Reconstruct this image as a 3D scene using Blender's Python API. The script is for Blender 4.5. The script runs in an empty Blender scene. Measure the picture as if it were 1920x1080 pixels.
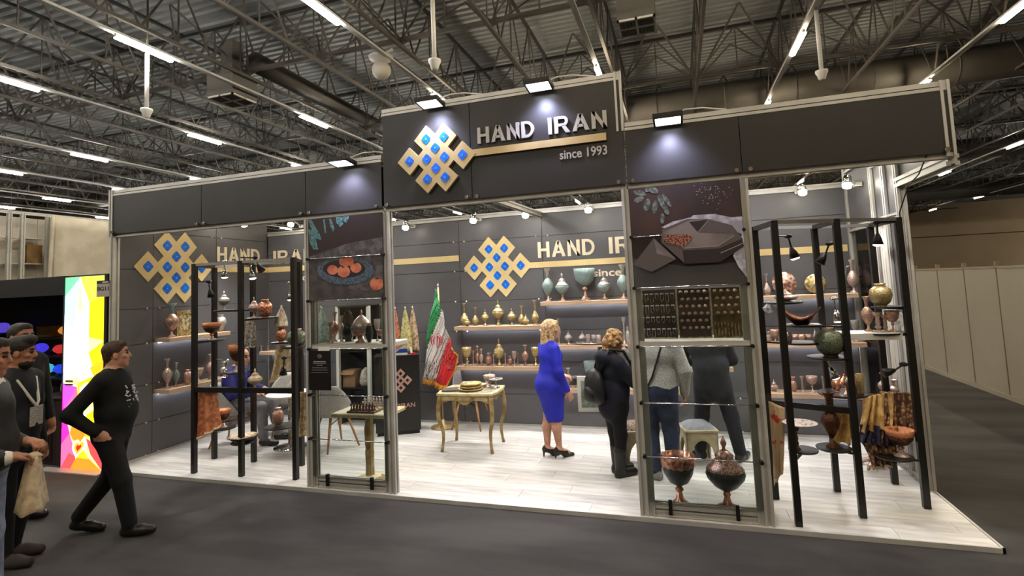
import bpy, math, random
import numpy as np
from mathutils import Vector, Matrix
random.seed(7)
scene = bpy.context.scene
COL = scene.collection
PI = math.pi

# ---------------------------------------------------------------- camera
CAMF, CAMY = 988.788, 458.411
YAW, PITCH, ROLL = 0.30436, 0.07775, -0.04398
CPOS = np.array([6.92582, -4.89906, 2.06248])
def _axes():
    cy, sy, cp, sp = math.cos(YAW), math.sin(YAW), math.cos(PITCH), math.sin(PITCH)
    f = np.array([-sy*cp, cy*cp, sp]); r = np.array([cy, sy, 0.0]); u = np.cross(r, f)
    cr, sr = math.cos(ROLL), math.sin(ROLL)
    return cr*r + sr*u, -sr*r + cr*u, f
CR, CU, CF = _axes()
cam_data = bpy.data.cameras.new('camera')
cam = bpy.data.objects.new('camera', cam_data)
COL.objects.link(cam)
mw = Matrix.Identity(4)
for i in range(3):
    mw[i][0], mw[i][1], mw[i][2], mw[i][3] = CR[i], CU[i], -CF[i], CPOS[i]
cam.matrix_world = mw
cam_data.sensor_width = 36.0
cam_data.lens = 36.0*CAMF/1920.0
cam_data.shift_y = -(540.0-CAMY)/1920.0
cam_data.clip_start, cam_data.clip_end = 0.05, 300.0
scene.camera = cam
def ray(x, y):
    return (x-960)/CAMF*CR + (CAMY-y)/CAMF*CU + CF
def atz(x, y, z=0.0):
    d = ray(x, y); return CPOS + (z-CPOS[2])/d[2]*d
def aty(x, y, Y):
    d = ray(x, y); return CPOS + (Y-CPOS[1])/d[1]*d
def atx(x, y, X):
    d = ray(x, y); return CPOS + (X-CPOS[0])/d[0]*d

# ---------------------------------------------------------------- world, exposure
world = bpy.data.worlds.new('hall_air'); scene.world = world
world.use_nodes = True
world.node_tree.nodes['Background'].inputs[0].default_value = (0.72, 0.70, 0.66, 1)
world.node_tree.nodes['Background'].inputs[1].default_value = 0.0
vs = scene.view_settings
vs.view_transform = 'Standard'; vs.look = 'None'; vs.gamma = 1.0; vs.use_curve_mapping = False
vs.exposure = 0.0
scene.cycles.use_denoising = True
scene.cycles.sample_clamp_indirect = 4.0
scene.cycles.caustics_reflective = False; scene.cycles.caustics_refractive = False
scene.cycles.max_bounces = 8; scene.cycles.transparent_max_bounces = 16

HALL_LAMP = 190.0      # emission of the linear hall lamps
SPOT_W = 118.0         # stand spotlights
FLOOD_W = 58.0        # floodlights over the header

def spot_light(name, pos, target, watts, color, angle, blend=0.6, radius=0.04, parent=None):
    d = bpy.data.lights.new(name, 'SPOT'); d.energy = watts; d.color = color
    d.spot_size = math.radians(angle); d.spot_blend = blend; d.shadow_soft_size = radius
    o = bpy.data.objects.new(name, d); COL.objects.link(o)
    v = Vector(target)-Vector(pos)
    o.rotation_euler = v.to_track_quat('-Z', 'Y').to_euler()
    o.location = pos
    if parent:
        o.parent = parent; o.location = Vector(pos)-parent.location
    return o

# ---------------------------------------------------------------- materials
MATS = {}
def srgb(c):
    return tuple((v/12.92 if v <= 0.04045 else ((v+0.055)/1.055)**2.4) for v in c)
def rgb(r, g, b):
    return srgb((r/255.0, g/255.0, b/255.0))
def mat(name, col, rough=0.5, metal=0.0, emit=None, estr=0.0, alpha=None, trans=0.0, ior=1.45,
        col2=None, scale=8.0, detail=3.0, mix=(0.4, 0.6), bump=0.0, bscale=None, stretch=None, kind='noise', coat=0.0, sheen=0.0, coords='Object'):
    if name in MATS: return MATS[name]
    m = bpy.data.materials.new(name); m.use_nodes = True
    nt = m.node_tree; b = nt.nodes['Principled BSDF']
    b.inputs['Base Color'].default_value = (*col, 1)
    b.inputs['Roughness'].default_value = rough
    b.inputs['Metallic'].default_value = metal
    b.inputs['IOR'].default_value = ior
    if trans: b.inputs['Transmission Weight'].default_value = trans
    if coat: b.inputs['Coat Weight'].default_value = coat
    if sheen: b.inputs['Sheen Weight'].default_value = sheen
    if emit is not None:
        b.inputs['Emission Color'].default_value = (*emit, 1)
        b.inputs['Emission Strength'].default_value = estr
    if alpha is not None: b.inputs['Alpha'].default_value = alpha
    if col2 is not None or bump:
        tc = nt.nodes.new('ShaderNodeTexCoord'); mp = nt.nodes.new('ShaderNodeMapping')
        nt.links.new(tc.outputs[coords], mp.inputs[0])
        if stretch: mp.inputs['Scale'].default_value = stretch
        def tex(sc):
            if kind == 'voronoi':
                t = nt.nodes.new('ShaderNodeTexVoronoi'); t.inputs['Scale'].default_value = sc; out = t.outputs['Distance']
            elif kind == 'wave':
                t = nt.nodes.new('ShaderNodeTexWave'); t.inputs['Scale'].default_value = sc
                t.inputs['Distortion'].default_value = 4.0; t.inputs['Detail'].default_value = detail; out = t.outputs['Fac']
            else:
                t = nt.nodes.new('ShaderNodeTexNoise'); t.inputs['Scale'].default_value = sc
                t.inputs['Detail'].default_value = detail; out = t.outputs['Fac']
            nt.links.new(mp.outputs[0], t.inputs['Vector']); return out
        o = tex(scale)
        if col2 is not None:
            r = nt.nodes.new('ShaderNodeValToRGB')
            r.color_ramp.elements[0].position, r.color_ramp.elements[1].position = mix
            r.color_ramp.elements[0].color = (*col, 1); r.color_ramp.elements[1].color = (*col2, 1)
            nt.links.new(o, r.inputs[0]); nt.links.new(r.outputs[0], b.inputs['Base Color'])
        if bump:
            bo = tex(bscale) if bscale else o
            bn = nt.nodes.new('ShaderNodeBump'); bn.inputs['Strength'].default_value = bump; bn.inputs['Distance'].default_value = 0.01
            nt.links.new(bo, bn.inputs['Height']); nt.links.new(bn.outputs[0], b.inputs['Normal'])
    MATS[name] = m
    return m

def glass_mat():
    m = bpy.data.materials.new('clear_glass'); m.use_nodes = True
    nt = m.node_tree; nt.nodes.remove(nt.nodes['Principled BSDF'])
    out = nt.nodes['Material Output']
    tr = nt.nodes.new('ShaderNodeBsdfTransparent'); tr.inputs[0].default_value = (0.93, 0.96, 0.95, 1)
    gl = nt.nodes.new('ShaderNodeBsdfGlossy'); gl.inputs['Roughness'].default_value = 0.02
    mx = nt.nodes.new('ShaderNodeMixShader'); fr = nt.nodes.new('ShaderNodeFresnel'); fr.inputs[0].default_value = 1.45
    nt.links.new(fr.outputs[0], mx.inputs[0]); nt.links.new(tr.outputs[0], mx.inputs[1]); nt.links.new(gl.outputs[0], mx.inputs[2])
    nt.links.new(mx.outputs[0], out.inputs[0])
    MATS['glass'] = m
    return m
GLASS = glass_mat()

ALU = mat('aluminium', rgb(204, 202, 196), 0.4, 0.35, col2=rgb(190, 188, 182), scale=3)
ALU_D = mat('aluminium_groove', rgb(70, 70, 70), 0.5, 0.6)
PANEL = mat('charcoal_panel', rgb(92, 91, 94), 0.42, 0.0, col2=rgb(86, 85, 88), scale=2.0)
FASC = mat('header_panel', rgb(50, 47, 46), 0.38, 0.0, col2=rgb(46, 44, 43), scale=2.0)
GOLD = mat('satin_gold', rgb(208, 184, 134), 0.42, 0.25, col2=rgb(194, 168, 116), scale=2.5)
BLUE = mat('turquoise_inlay', rgb(8, 96, 214), 0.35, 0.0, col2=rgb(14, 122, 236), scale=30, emit=rgb(20, 120, 230), estr=0.0)
LETTER = mat('pale_gold_letter', rgb(232, 218, 190), 0.4, 0.15)
WOOD = mat('pale_oak_shelf', rgb(206, 178, 152), 0.5, 0.0, col2=rgb(188, 158, 130), scale=3, stretch=(1, 14, 14), detail=5)
BLACK = mat('black_lacquer', rgb(24, 22, 21), 0.35)
BLKM = mat('black_metal', rgb(30, 29, 28), 0.4, 0.3)
CHROME = mat('chrome', rgb(225, 225, 225), 0.12, 1.0)
WHITE = mat('white_plastic', rgb(228, 226, 220), 0.45)
STEEL = mat('roof_steel', rgb(98, 92, 85), 0.65, 0.0, col2=rgb(82, 77, 71), scale=0.7)
STEEL_D = mat('dark_roof_steel', rgb(56, 54, 52), 0.6, 0.2)
DECK = mat('roof_deck', rgb(150, 152, 150), 0.65, 0.0, col2=rgb(134, 136, 134), scale=0.4)
CARPET = mat('hall_carpet', rgb(69, 67, 66), 0.95, 0.0, col2=rgb(53, 51, 50), scale=1.3, detail=8, bump=0.4, bscale=140, stretch=(0.5, 1.6, 1))
TAN = mat('hall_wall_paint', rgb(226, 202, 164), 0.8, 0.0, col2=rgb(218, 194, 156), scale=0.3)
PART = mat('partition_white', rgb(152, 143, 127), 0.6, 0.0, col2=rgb(145, 136, 120), scale=0.6)
LAMP_W = mat('hall_lamp_glow', (1, 1, 1), 0.5, emit=rgb(255, 249, 238), estr=HALL_LAMP)
BULB = mat('spot_bulb_glow', (1, 1, 1), 0.5, emit=rgb(255, 246, 226), estr=55.0)
FLOODG = mat('flood_glow', (1, 1, 1), 0.5, emit=rgb(238, 240, 255), estr=12.0)

# ---------------------------------------------------------------- mesh helpers
class MB:
    def __init__(s): s.v = []; s.f = []
    def add(s, vs_, fs):
        o = len(s.v); s.v += [tuple(map(float, p)) for p in vs_]; s.f += [tuple(i+o for i in f) for f in fs]; return s
    def box(s, x0, y0, z0, x1, y1, z1):
        return s.add([(x0,y0,z0),(x1,y0,z0),(x1,y1,z0),(x0,y1,z0),(x0,y0,z1),(x1,y0,z1),(x1,y1,z1),(x0,y1,z1)],
                     [(0,3,2,1),(4,5,6,7),(0,1,5,4),(1,2,6,5),(2,3,7,6),(3,0,4,7)])
    def bbox(s, x0, y0, z0, x1, y1, z1, b=0.01):
        """box with chamfered vertical and horizontal edges"""
        c = [((x0+x1)/2), ((y0+y1)/2), ((z0+z1)/2)]; h = [(x1-x0)/2, (y1-y0)/2, (z1-z0)/2]
        b = min(b, *[q*0.49 for q in h]); vs_, idx = [], {}
        for ax in range(3):
            for sx in (-1, 1):
                for sy in (-1, 1):
                    for sz in (-1, 1):
                        sg = (sx, sy, sz)
                        p = [c[i]+sg[i]*(h[i] if i == ax else h[i]-b) for i in range(3)]
                        idx[(ax, sg)] = len(vs_); vs_.append(p)
        fs = []
        def q(keys): 
            fs.append([idx[k] for k in keys])
        for ax in range(3):
            o1, o2 = [i for i in range(3) if i != ax]
            for sg in (-1, 1):
                r = []
                for a, b2 in ((-1,-1),(1,-1),(1,1),(-1,1)):
                    t = [0,0,0]; t[ax] = sg; t[o1] = a; t[o2] = b2; r.append((ax, tuple(t)))
                flip = (sg == 1) != (ax != 1)
                q(r[::-1] if flip else r)
        for a1 in range(3):
            for a2 in range(a1+1, 3):
                k = 3-a1-a2
                for s1 in (-1, 1):
                    for s2 in (-1, 1):
                        t0 = [0,0,0]; t0[a1] = s1; t0[a2] = s2
                        tm, tp = list(t0), list(t0); tm[k] = -1; tp[k] = 1
                        q([(a1, tuple(tm)), (a1, tuple(tp)), (a2, tuple(tp)), (a2, tuple(tm))])
        for sx in (-1, 1):
            for sy in (-1, 1):
                for sz in (-1, 1):
                    q([(0,(sx,sy,sz)),(1,(sx,sy,sz)),(2,(sx,sy,sz))])
        return s.add(vs_, fs)
    def tube(s, pts, r, n=8, cap=True):
        pts = [Vector(p) for p in pts]; m = len(pts)
        rs = r if isinstance(r, (list, tuple)) else [r]*m
        vs_, fs = [], []; up = None
        for i, p in enumerate(pts):
            t = (pts[min(i+1, m-1)]-pts[max(i-1, 0)]).normalized()
            if up is None: up = Vector((0,0,1)) if abs(t.z) < 0.9 else Vector((1,0,0))
            a = up.cross(t).normalized(); b = t.cross(a).normalized(); up = b
            for k in range(n):
                w = 2*PI*k/n; vs_.append(p+rs[i]*(math.cos(w)*a+math.sin(w)*b))
        for i in range(m-1):
            for k in range(n):
                fs.append((i*n+k, i*n+(k+1)%n, (i+1)*n+(k+1)%n, (i+1)*n+k))
        if cap:
            fs.append(tuple(range(n))[::-1]); fs.append(tuple((m-1)*n+k for k in range(n)))
        return s.add(vs_, fs)
    def bar(s, a, b, w, h=None):
        """rectangular bar between two points"""
        a, b = Vector(a), Vector(b); t = (b-a).normalized(); h = h or w
        up = Vector((0,0,1)) if abs(t.z) < 0.95 else Vector((0,1,0))
        x = t.cross(up).normalized(); y = x.cross(t).normalized()
        vs_ = [p+sx*w/2*x+sy*h/2*y for p in (a, b) for sx, sy in ((-1,-1),(1,-1),(1,1),(-1,1))]
        return s.add(vs_, [(0,3,2,1),(4,5,6,7),(0,1,5,4),(1,2,6,5),(2,3,7,6),(3,0,4,7)])
    def lathe(s, prof, n=20, c=(0,0,0), wav=0.0, nw=0, sy=1.0):
        vs_, fs = [], []; m = len(prof)
        for i, (r, z) in enumerate(prof):
            for k in range(n):
                w = 2*PI*k/n; rr = max(r, 1e-4)*(1+wav*math.cos(nw*w))
                vs_.append((c[0]+rr*math.cos(w), c[1]+sy*rr*math.sin(w), c[2]+z))
        for i in range(m-1):
            for k in range(n):
                fs.append((i*n+k, i*n+(k+1)%n, (i+1)*n+(k+1)%n, (i+1)*n+k))
        fs.append(tuple(range(n))[::-1]); fs.append(tuple((m-1)*n+k for k in range(n)))
        return s.add(vs_, fs)
    def prism(s, poly, d, fr=None):
        """2-D polygon (u,v) extruded by d along w; fr maps (u,v,w) to xyz"""
        fr = fr or (lambda u, v, w: (u, v, w)); n = len(poly)
        vs_ = [fr(u, v, 0) for u, v in poly]+[fr(u, v, d) for u, v in poly]
        fs = [tuple(range(n))[::-1], tuple(range(n, 2*n))]+[(i, (i+1)%n, n+(i+1)%n, n+i) for i in range(n)]
        return s.add(vs_, fs)
    def grid(s, fn, nu, nv, closed_u=False):
        vs_ = [fn(i/(nu-(0 if closed_u else 1)), j/(nv-1)) for j in range(nv) for i in range(nu)]
        fs = []
        for j in range(nv-1):
            for i in range(nu if closed_u else nu-1):
                i2 = (i+1) % nu; fs.append((j*nu+i, j*nu+i2, (j+1)*nu+i2, (j+1)*nu+i))
        return s.add(vs_, fs)
    def mesh(s, name, smooth=False):
        me = bpy.data.meshes.new(name); me.from_pydata(s.v, [], s.f); me.validate()
        import bmesh
        bm = bmesh.new(); bm.from_mesh(me); bmesh.ops.recalc_face_normals(bm, faces=bm.faces); bm.to_mesh(me); bm.free()
        if smooth:
            me.polygons.foreach_set('use_smooth', [len(p.vertices) <= 4 for p in me.polygons])
        return me

def ob(name, mb, m, parent=None, loc=None, smooth=False, rot=None, solid=0.0):
    me = mb.mesh(name, smooth) if isinstance(mb, MB) else mb
    if len(me.materials) == 0 and m is not None: me.materials.append(m)
    o = bpy.data.objects.new(name, me); COL.objects.link(o)
    if parent: o.parent = parent
    if loc is not None: o.location = loc
    if rot is not None: o.rotation_euler = rot
    if solid:
        md = o.modifiers.new('thickness', 'SOLIDIFY'); md.thickness = solid; md.offset = 0
    return o
def tag(o, label=None, cat=None, group=None, kind=None):
    if label: o['label'] = label
    if cat: o['category'] = cat
    if group: o['group'] = group
    if kind: o['kind'] = kind
    return o
def thing(name, label, cat, loc=(0,0,0), rotz=0.0, group=None):
    o = bpy.data.objects.new(name, None); COL.objects.link(o)
    o.empty_display_size = 0.1
    o.location = loc; o.rotation_euler = (0,0,rotz)
    return tag(o, label, cat, group)
def dup(root, loc, rotz=None, label=None, group=None):
    r = root.copy(); COL.objects.link(r); r.location = loc
    if rotz is not None: r.rotation_euler = (0,0,rotz)
    if label: r['label'] = label
    if group: r['group'] = group
    for ch in list(root.children):
        c = ch.copy(); COL.objects.link(c); c.parent = r
        for g in ch.children:
            d = g.copy(); COL.objects.link(d); d.parent = c
    return r
def struct(name, mb, m, parent=None, **k):
    return tag(ob(name, mb, m, parent, **k), kind=None if parent else 'structure')
def empty_struct(name, loc=(0,0,0)):
    o = bpy.data.objects.new(name, None); COL.objects.link(o); o.location = loc; o['kind'] = 'structure'; return o
def text_mesh(s, size, depth=0.0, bold=0.0, align='LEFT', width=None):
    cu = bpy.data.curves.new('lettering', 'FONT'); cu.body = s; cu.size = size; cu.extrude = depth/2
    cu.offset = bold; cu.align_x = align; cu.resolution_u = 3
    o = bpy.data.objects.new('lettering', cu); COL.objects.link(o)
    dg = bpy.context.evaluated_depsgraph_get()
    me = bpy.data.meshes.new_from_object(o.evaluated_get(dg))
    bpy.data.objects.remove(o)
    if width:
        xs = [v.co.x for v in me.vertices]; x0, x1 = min(xs), max(xs)
        for v in me.vertices:
            v.co.x = (v.co.x-(x0 if align == 'LEFT' else (x0+x1)/2))*width/(x1-x0)
    me.materials.clear()
    return me
ORD = ['first', 'second', 'third', 'fourth', 'fifth', 'sixth', 'seventh', 'eighth', 'ninth', 'tenth', 'eleventh', 'twelfth', 'thirteenth', 'fourteenth', 'fifteenth', 'sixteenth']
# ================================================================ HALL (setting)
HF = -0.035                                        # hall carpet level; the stand floor is z = 0
ZD = 10.5                                          # roof deck
struct('floor', MB().box(-62, -26, HF-0.2, 62, 81, HF), CARPET)
mb = MB(); pitch = 0.29; y = -25.5; pr_ = []
while y < 81:
    pr_ += [(y, ZD), (y+0.14, ZD), (y+0.165, ZD+0.14), (y+0.265, ZD+0.14)]; y += pitch
pr_.append((y, ZD))
mb.add([(sx*62, a, b) for sx in (-1, 1) for a, b in pr_], [(i, i+1, len(pr_)+i+1, len(pr_)+i) for i in range(len(pr_)-1)])
struct('ceiling', mb, DECK)
struct('wall_back', MB().box(-62, 80, HF, 62, 80.3, ZD+0.2), TAN)
struct('wall_left', MB().box(-62.3, -26, HF, -62, 80, ZD+0.2), TAN)
struct('wall_right', MB().box(62, -26, HF, 62.3, 80, ZD+0.2), TAN)
struct('wall_front', MB().box(-62, -26.3, HF, 62, -26, ZD+0.2), TAN)
struct('trim_1', MB().box(-62, 79.96, 6.08, 62, 80.0, 6.2), mat('wall_joint', rgb(96, 78, 58), 0.7))

# white partition run on the far side of the aisle
wp = empty_struct('wall_partition', (11.7, 0, 0))
pan = MB().bbox(-0.02, 0.012, HF+0.07, 0.02, 0.988, 2.0, 0.004).mesh('panel')
post_me = MB().box(-0.03, -0.014, HF, 0.03, 0.014, 2.11).mesh('post')
for i in range(-8, 16):
    ob('panel', pan, PART, wp, (0, 2.35+i*1.0, 0))
    ob('post', post_me, mat('partition_post', rgb(150, 134, 110), 0.5, 0.3), wp, (0, 2.35+i*1.0, 0))
ob('top_rail', MB().box(-0.03, -5.7, 2.0, 0.03, 18.4, 2.035), MATS['partition_post'], wp)
ob('skirting', MB().box(-0.05, -5.7, HF, 0.05, 18.4, HF+0.07), PART, wp)

# ---- roof trusses
def truss(L, zt, zb, step, cw=0.085, ww=0.04):
    t, b, w = MB(), MB(), MB()
    t.box(0, -cw/2, zt-cw/2, L, cw/2, zt+cw/2)
    b.box(0, -cw/2, zb-cw/2, L, cw/2, zb+cw/2)
    n = int(L/step)
    for i in range(n):
        x0, x1 = i*step, (i+1)*step
        w.bar((x0, 0, zb), ((x0+x1)/2, 0, zt), ww); w.bar(((x0+x1)/2, 0, zt), (x1, 0, zb), ww)
        w.bar(((x0+x1)/2, 0, zt), ((x0+x1)/2, 0, zb), ww*0.8)
    return t, b, w
def truss_thing(proto, label, group):
    r = thing('roof_truss', label, 'truss', group=group)
    ob('top_chord', proto[0], STEEL_D, r); ob('bottom_chord', proto[1], STEEL, r)
    tag(ob('web_lattice', proto[2], STEEL, r), kind='stuff')
    return r
la = 'grey steel lattice roof truss running alongside the lamp rails'
ty = truss_thing(truss(78, 10.3, 8.55, 2.0), la, 'roof trusses along the lamp rails')
xs_t = [-36+2.55*i for i in range(28)]
for i, x in enumerate(xs_t):
    o = ty if i == 0 else dup(ty, (0, 0, 0))
    o.location = (x+0.55, -6, 0); o.rotation_euler = (0, 0, PI/2)
lb = 'grey steel lattice roof truss crossing above the lamp rails'
tx = truss_thing(truss(76, 10.25, 8.75, 2.55, 0.1, 0.045), lb, 'roof trusses crossing the lamp rails')
for i in range(12):
    o = tx if i == 0 else dup(tx, (0, 0, 0))
    o.location = (-38, 1.2+6.1*i, 0)
# inclined struts that knit neighbouring trusses together (a space frame)
st = MB(); 
for i in range(0, 28, 1):
    for j in range(12):
        x, yv = xs_t[i]+0.55, 1.2+6.1*j
        for dx, dy in ((1.27, 1.5), (-1.27, 1.5), (1.27, -1.5), (-1.27, -1.5)):
            st.bar((x, yv, 8.6), (x+dx, yv+dy, 10.3), 0.045)
tag(ob('strut_web', st, STEEL), 'crisscrossing thin steel struts between the roof trusses and deck', 'struts', kind='stuff')

# ---- lamp rails and linear lamps
ROWS = {-31.0: None, -26.2: None, -20.9: None, -15.62: None, -9.6: None, -4.75: None, 0.1: None, 5.1: None, 10.25: None, 14.9: None}
def lamp_proto():
    r = thing('hall_lamp', 'long white linear lamp glowing on a rail under the roof', 'lamp', group='linear lamps of the hall')
    h = MB().box(-0.035, -0.7, 0.0, 0.035, 0.7, 0.07)
    ob('housing', h, WHITE, r)
    d = MB(); n = 12
    pts = [(0.068*math.cos(2*PI*k/n), -0.01+0.032*math.sin(2*PI*k/n)) for k in range(n)]
    d.prism(pts, 1.36, lambda u, v, w: (u, w-0.68, v))
    ob('diffuser', d, LAMP_W, r)
    return r
lp = lamp_proto(); first = True
rail_mat = mat('lamp_rail_white', rgb(226, 224, 218), 0.5)
LAMP_Y = mat('warm_lamp_glow', (1, 1, 1), 0.5, emit=rgb(255, 236, 204), estr=HALL_LAMP*0.9)
lw = thing('hall_lamp', 'long warm white linear lamp glowing on a rail under the roof', 'lamp', (0, 0, 0), 0, 'warm linear lamps of the hall')
for c_ in lp.children:
    me_ = c_.data.copy()
    if c_.name.startswith('diffuser'): me_.materials.clear(); me_.materials.append(LAMP_Y)
    ob('diffuser' if c_.name.startswith('diffuser') else 'housing', me_, None, lw)
first_w = True
def put_lamp(x, yv, z=8.0, warm=False):
    global first, first_w
    if warm:
        if first_w: lw.location = (x, yv, z); first_w = False
        else: dup(lw, (x, yv, z))
    elif first: lp.location = (x, yv, z); first = False
    else: dup(lp, (x, yv, z))
def rail(x, y0, y1, z=8.0):
    o = ob('lamp_rail', MB().box(-0.06, y0, 0.07, 0.06, y1, 0.13), rail_mat, loc=(x, 0, z))
    tag(o, 'straight white lamp rail carrying linear lamps under the roof', 'rail', 'lamp rails under the roof')
for x in ROWS:
    rail(x, -14, 62)
    for k in range(-3, 8):
        yv = 4.05+6.05*k-(0.7 if k > 1 else 0)
        if abs(x) < 30 or k > 0: put_lamp(x, yv, warm=(x > 5 or (x > 0 and k == 1)))
# lower aisle rows towards the tan wall
for pts in ([(1848, 278), (1772, 325), (1716, 358)], [(1903, 343), (1834, 370), (1781, 391)]):
    q = [atz(a, b, 8.0) for a, b in pts]; xm = sum(p[0] for p in q)/3
    rail(xm, q[0][1]-16, q[-1][1]+0.8)
    for p in q: put_lamp(xm, p[1])
    put_lamp(xm, q[0][1]-9.5)

for x in (56.0,):  # out-of-view lamp row added to brighten the tan wall
    rail(x, 60, 79.9)
    for yv in (64.0, 70.0, 76.0): put_lamp(x, yv)
# ---- ducts
DUCT = mat('duct_sheet', rgb(92, 87, 79), 0.6, 0.1, col2=rgb(82, 77, 70), scale=0.8)
def duct(pts, r, label):
    m = MB().tube(pts, r, 20)
    t = thing('air_duct', label, 'duct', tuple(pts[0]))
    o = ob('pipe', m, DUCT, t, smooth=True, loc=tuple(-Vector(pts[0])))
    a, b = Vector(pts[0]), Vector(pts[-1]); n = int((b-a).length/2.4)
    band = MB()
    for i in range(1, n):
        p = a.lerp(b, i/n); d = (b-a).normalized()*0.03
        ob('band', MB().tube([p-d-a, p+d-a], r*1.02, 20), DUCT, t, smooth=True)
duct([(-1, 17.0, 9.0), (34, 17.0, 9.0)], 0.62, 'large round sheet metal air duct high above the stand')
duct([(-38, 20.5, 9.1), (-5, 20.5, 9.1)], 0.5, 'pale round air duct far behind the neighbouring booth')
duct([(-4.75, 7.4, 9.05), (-4.95, 16.2, 9.05)], 0.3, 'slim round air duct above the ceiling diffuser box')
duct([(8, 33.0, 9.0), (48, 33.0, 9.0)], 0.6, 'distant round air duct in front of the tan hall wall')
duct([(14, 50.0, 8.6), (50, 50.0, 8.6)], 0.7, 'farthest round air duct before the tan hall wall')

# ---- ceiling diffusers
def diffuser(px, py, w, label):
    p = atz(px, py, 7.9)
    t = thing('ceiling_diffuser', label, 'vent', tuple(p))
    h = w/2
    ob('body', MB().bbox(-h, -h, 0.05, h, h, w*0.75, 0.01), mat('diffuser_sheet', rgb(112, 110, 102), 0.6), t)
    ob('neck', MB().box(-h*0.45, -h*0.45, w*0.75, h*0.45, h*0.45, w*0.75+1.1), MATS['diffuser_sheet'], t)
    fr = MB(); 
    for a, b, c, d in ((-h, -h, h, -h+0.05), (-h, h-0.05, h, h), (-h, -h, -h+0.05, h), (h-0.05, -h, h, h), (-0.025, -h, 0.025, h), (-h, -0.025, h, 0.025)):
        fr.box(a, b, 0.0, c, d, 0.05)
    ob('grille_frame', fr, WHITE, t)
    for qx in (0, 1):
        for qy in (0, 1):
            for k in range(4):
                o = 0.08+k*(h-0.1)/4
                if (qx+qy) % 2: sl = MB().box((0 if qx else -h)+0.03, (0 if qy else -h)+o, 0.01, (h if qx else 0)-0.03, (0 if qy else -h)+o+0.04, 0.05)
                else: sl = MB().box((0 if qx else -h)+o, (0 if qy else -h)+0.03, 0.01, (0 if qx else -h)+o+0.04, (h if qy else 0)-0.03, 0.05)
                ob('slat', sl, MATS['diffuser_sheet'], t)
diffuser(436, 190, 0.95, 'boxy grey ceiling diffuser beside the slim round duct')
diffuser(1195, 52, 0.85, 'boxy grey ceiling diffuser hung before the large round duct')

# ---- hung globe and drop poles
p = atz(715, 132, 7.8)
t = thing('hanging_globe', 'white ball shaped housing hung under a lamp rail', 'globe', tuple(p))
ob('ball', MB().lathe([(0.24*math.sin(PI*k/12), -0.24*math.cos(PI*k/12)) for k in range(13)], 24), mat('globe_white', rgb(206, 200, 186), 0.5), t, smooth=True)
ob('collar', MB().lathe([(0.1, 0.2), (0.3, 0.3), (0.32, 0.36), (0.1, 0.4)], 24), WHITE, t, smooth=True)
ob('bracket', MB().bar((0, 0, 0.38), (0.35, 0, 0.5), 0.06), WHITE, t)
def drop_pole(px, py, pyb, label):
    a = atz(px, py, 8.0); b = aty(px, pyb, a[1]); L = a[2]-b[2]
    t = thing('drop_pole', label, 'pole', (a[0], a[1], b[2]))
    ob('tube', MB().tube([(0, 0, 0.1), (0, 0, L)], 0.045, 10), WHITE, t, smooth=True)
    ob('conduit', MB().tube([(0, 0, L), (0, 0, 10.5-b[2])], 0.025, 8), STEEL, t)
    ob('head', MB().lathe([(0.03, -0.12), (0.07, -0.1), (0.1, 0.0), (0.13, 0.06), (0.13, 0.1), (0.03, 0.12)], 16), WHITE, t, smooth=True)
drop_pole(276, 100, 212, 'white drop pole with detector head beside the stand left side trusses'.replace('left side ', ''))
drop_pole(1530, 20, 142, 'white drop pole with detector head in front of the large round duct')
drop_pole(811, 0, 122, 'white drop pole with detector head hung beside the white globe')
# ================================================================ STAND: shell
SD = 2.7; ZH = 2.944; ZT = 3.44; ZC = 3.93; XR = 9.02
def prof_poly(s, g=0.013, d=0.014):
    h = s/2; e = h-d
    return [(-h,-h),(-g,-h),(-g,-e),(g,-e),(g,-h),(h,-h),(h,-g),(e,-g),(e,g),(h,g),(h,h),(g,h),(g,e),(-g,e),(-g,h),(-h,h),(-h,g),(-e,g),(-e,-g),(-h,-g)]
def prof(mb, a, b, s=0.07):
    """extruded aluminium system profile with a slot in every side"""
    a, b = Vector(a), Vector(b); t = (b-a).normalized()
    up = Vector((0,0,1)) if abs(t.z) < 0.9 else Vector((0,1,0))
    x = t.cross(up).normalized(); y = x.cross(t).normalized()
    return mb.prism(prof_poly(s), (b-a).length, lambda u, v, w: a+x*u+y*v+t*w)

# ---- floor: platform with white-washed planks
fl = struct('floor_stand', MB().box(0.0, -0.03, HF, XR+0.02, SD+0.05, -0.008), ALU)
PK = [mat('plank_a', rgb(222, 220, 217), 0.38, col2=rgb(182, 179, 175), scale=2.2, detail=6, mix=(0.38, 0.72), stretch=(1, 7, 1)),
      mat('plank_b', rgb(228, 226, 223), 0.38, col2=rgb(200, 197, 193), scale=2.0, detail=6, mix=(0.4, 0.7), stretch=(1, 8, 1)),
      mat('plank_c', rgb(214, 212, 209), 0.38, col2=rgb(170, 166, 162), scale=2.6, detail=6, mix=(0.36, 0.74), stretch=(1, 6, 1))]
pk_me = {}
rows_p = 14; ph = (SD+0.02)/rows_p
for r in range(rows_p):
    x = 0.01; off = (r*0.47) % 1.2; k = 0
    while x < XR-0.02:
        x1 = min(x+(1.2 if k or off < 0.1 else off), XR+0.01)
        key = (round(x1-x, 3), (r*5+k*3) % 3)
        if key not in pk_me:
            pk_me[key] = MB().bbox(0.0012, 0.0012, -0.008, x1-x-0.0012, ph-0.0012, 0.0, 0.0015).mesh('plank'); pk_me[key].materials.append(PK[key[1]])
        ob('plank', pk_me[key], None, fl, (x, -0.02+r*ph, 0)); x = x1; k += 1
ob('edge_strip', MB().box(-0.005, -0.04, HF, XR+0.03, -0.022, 0.003), ALU, fl)
ob('edge_strip', MB().box(XR+0.012, -0.04, HF, XR+0.03, SD, 0.003), ALU, fl)

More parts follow.
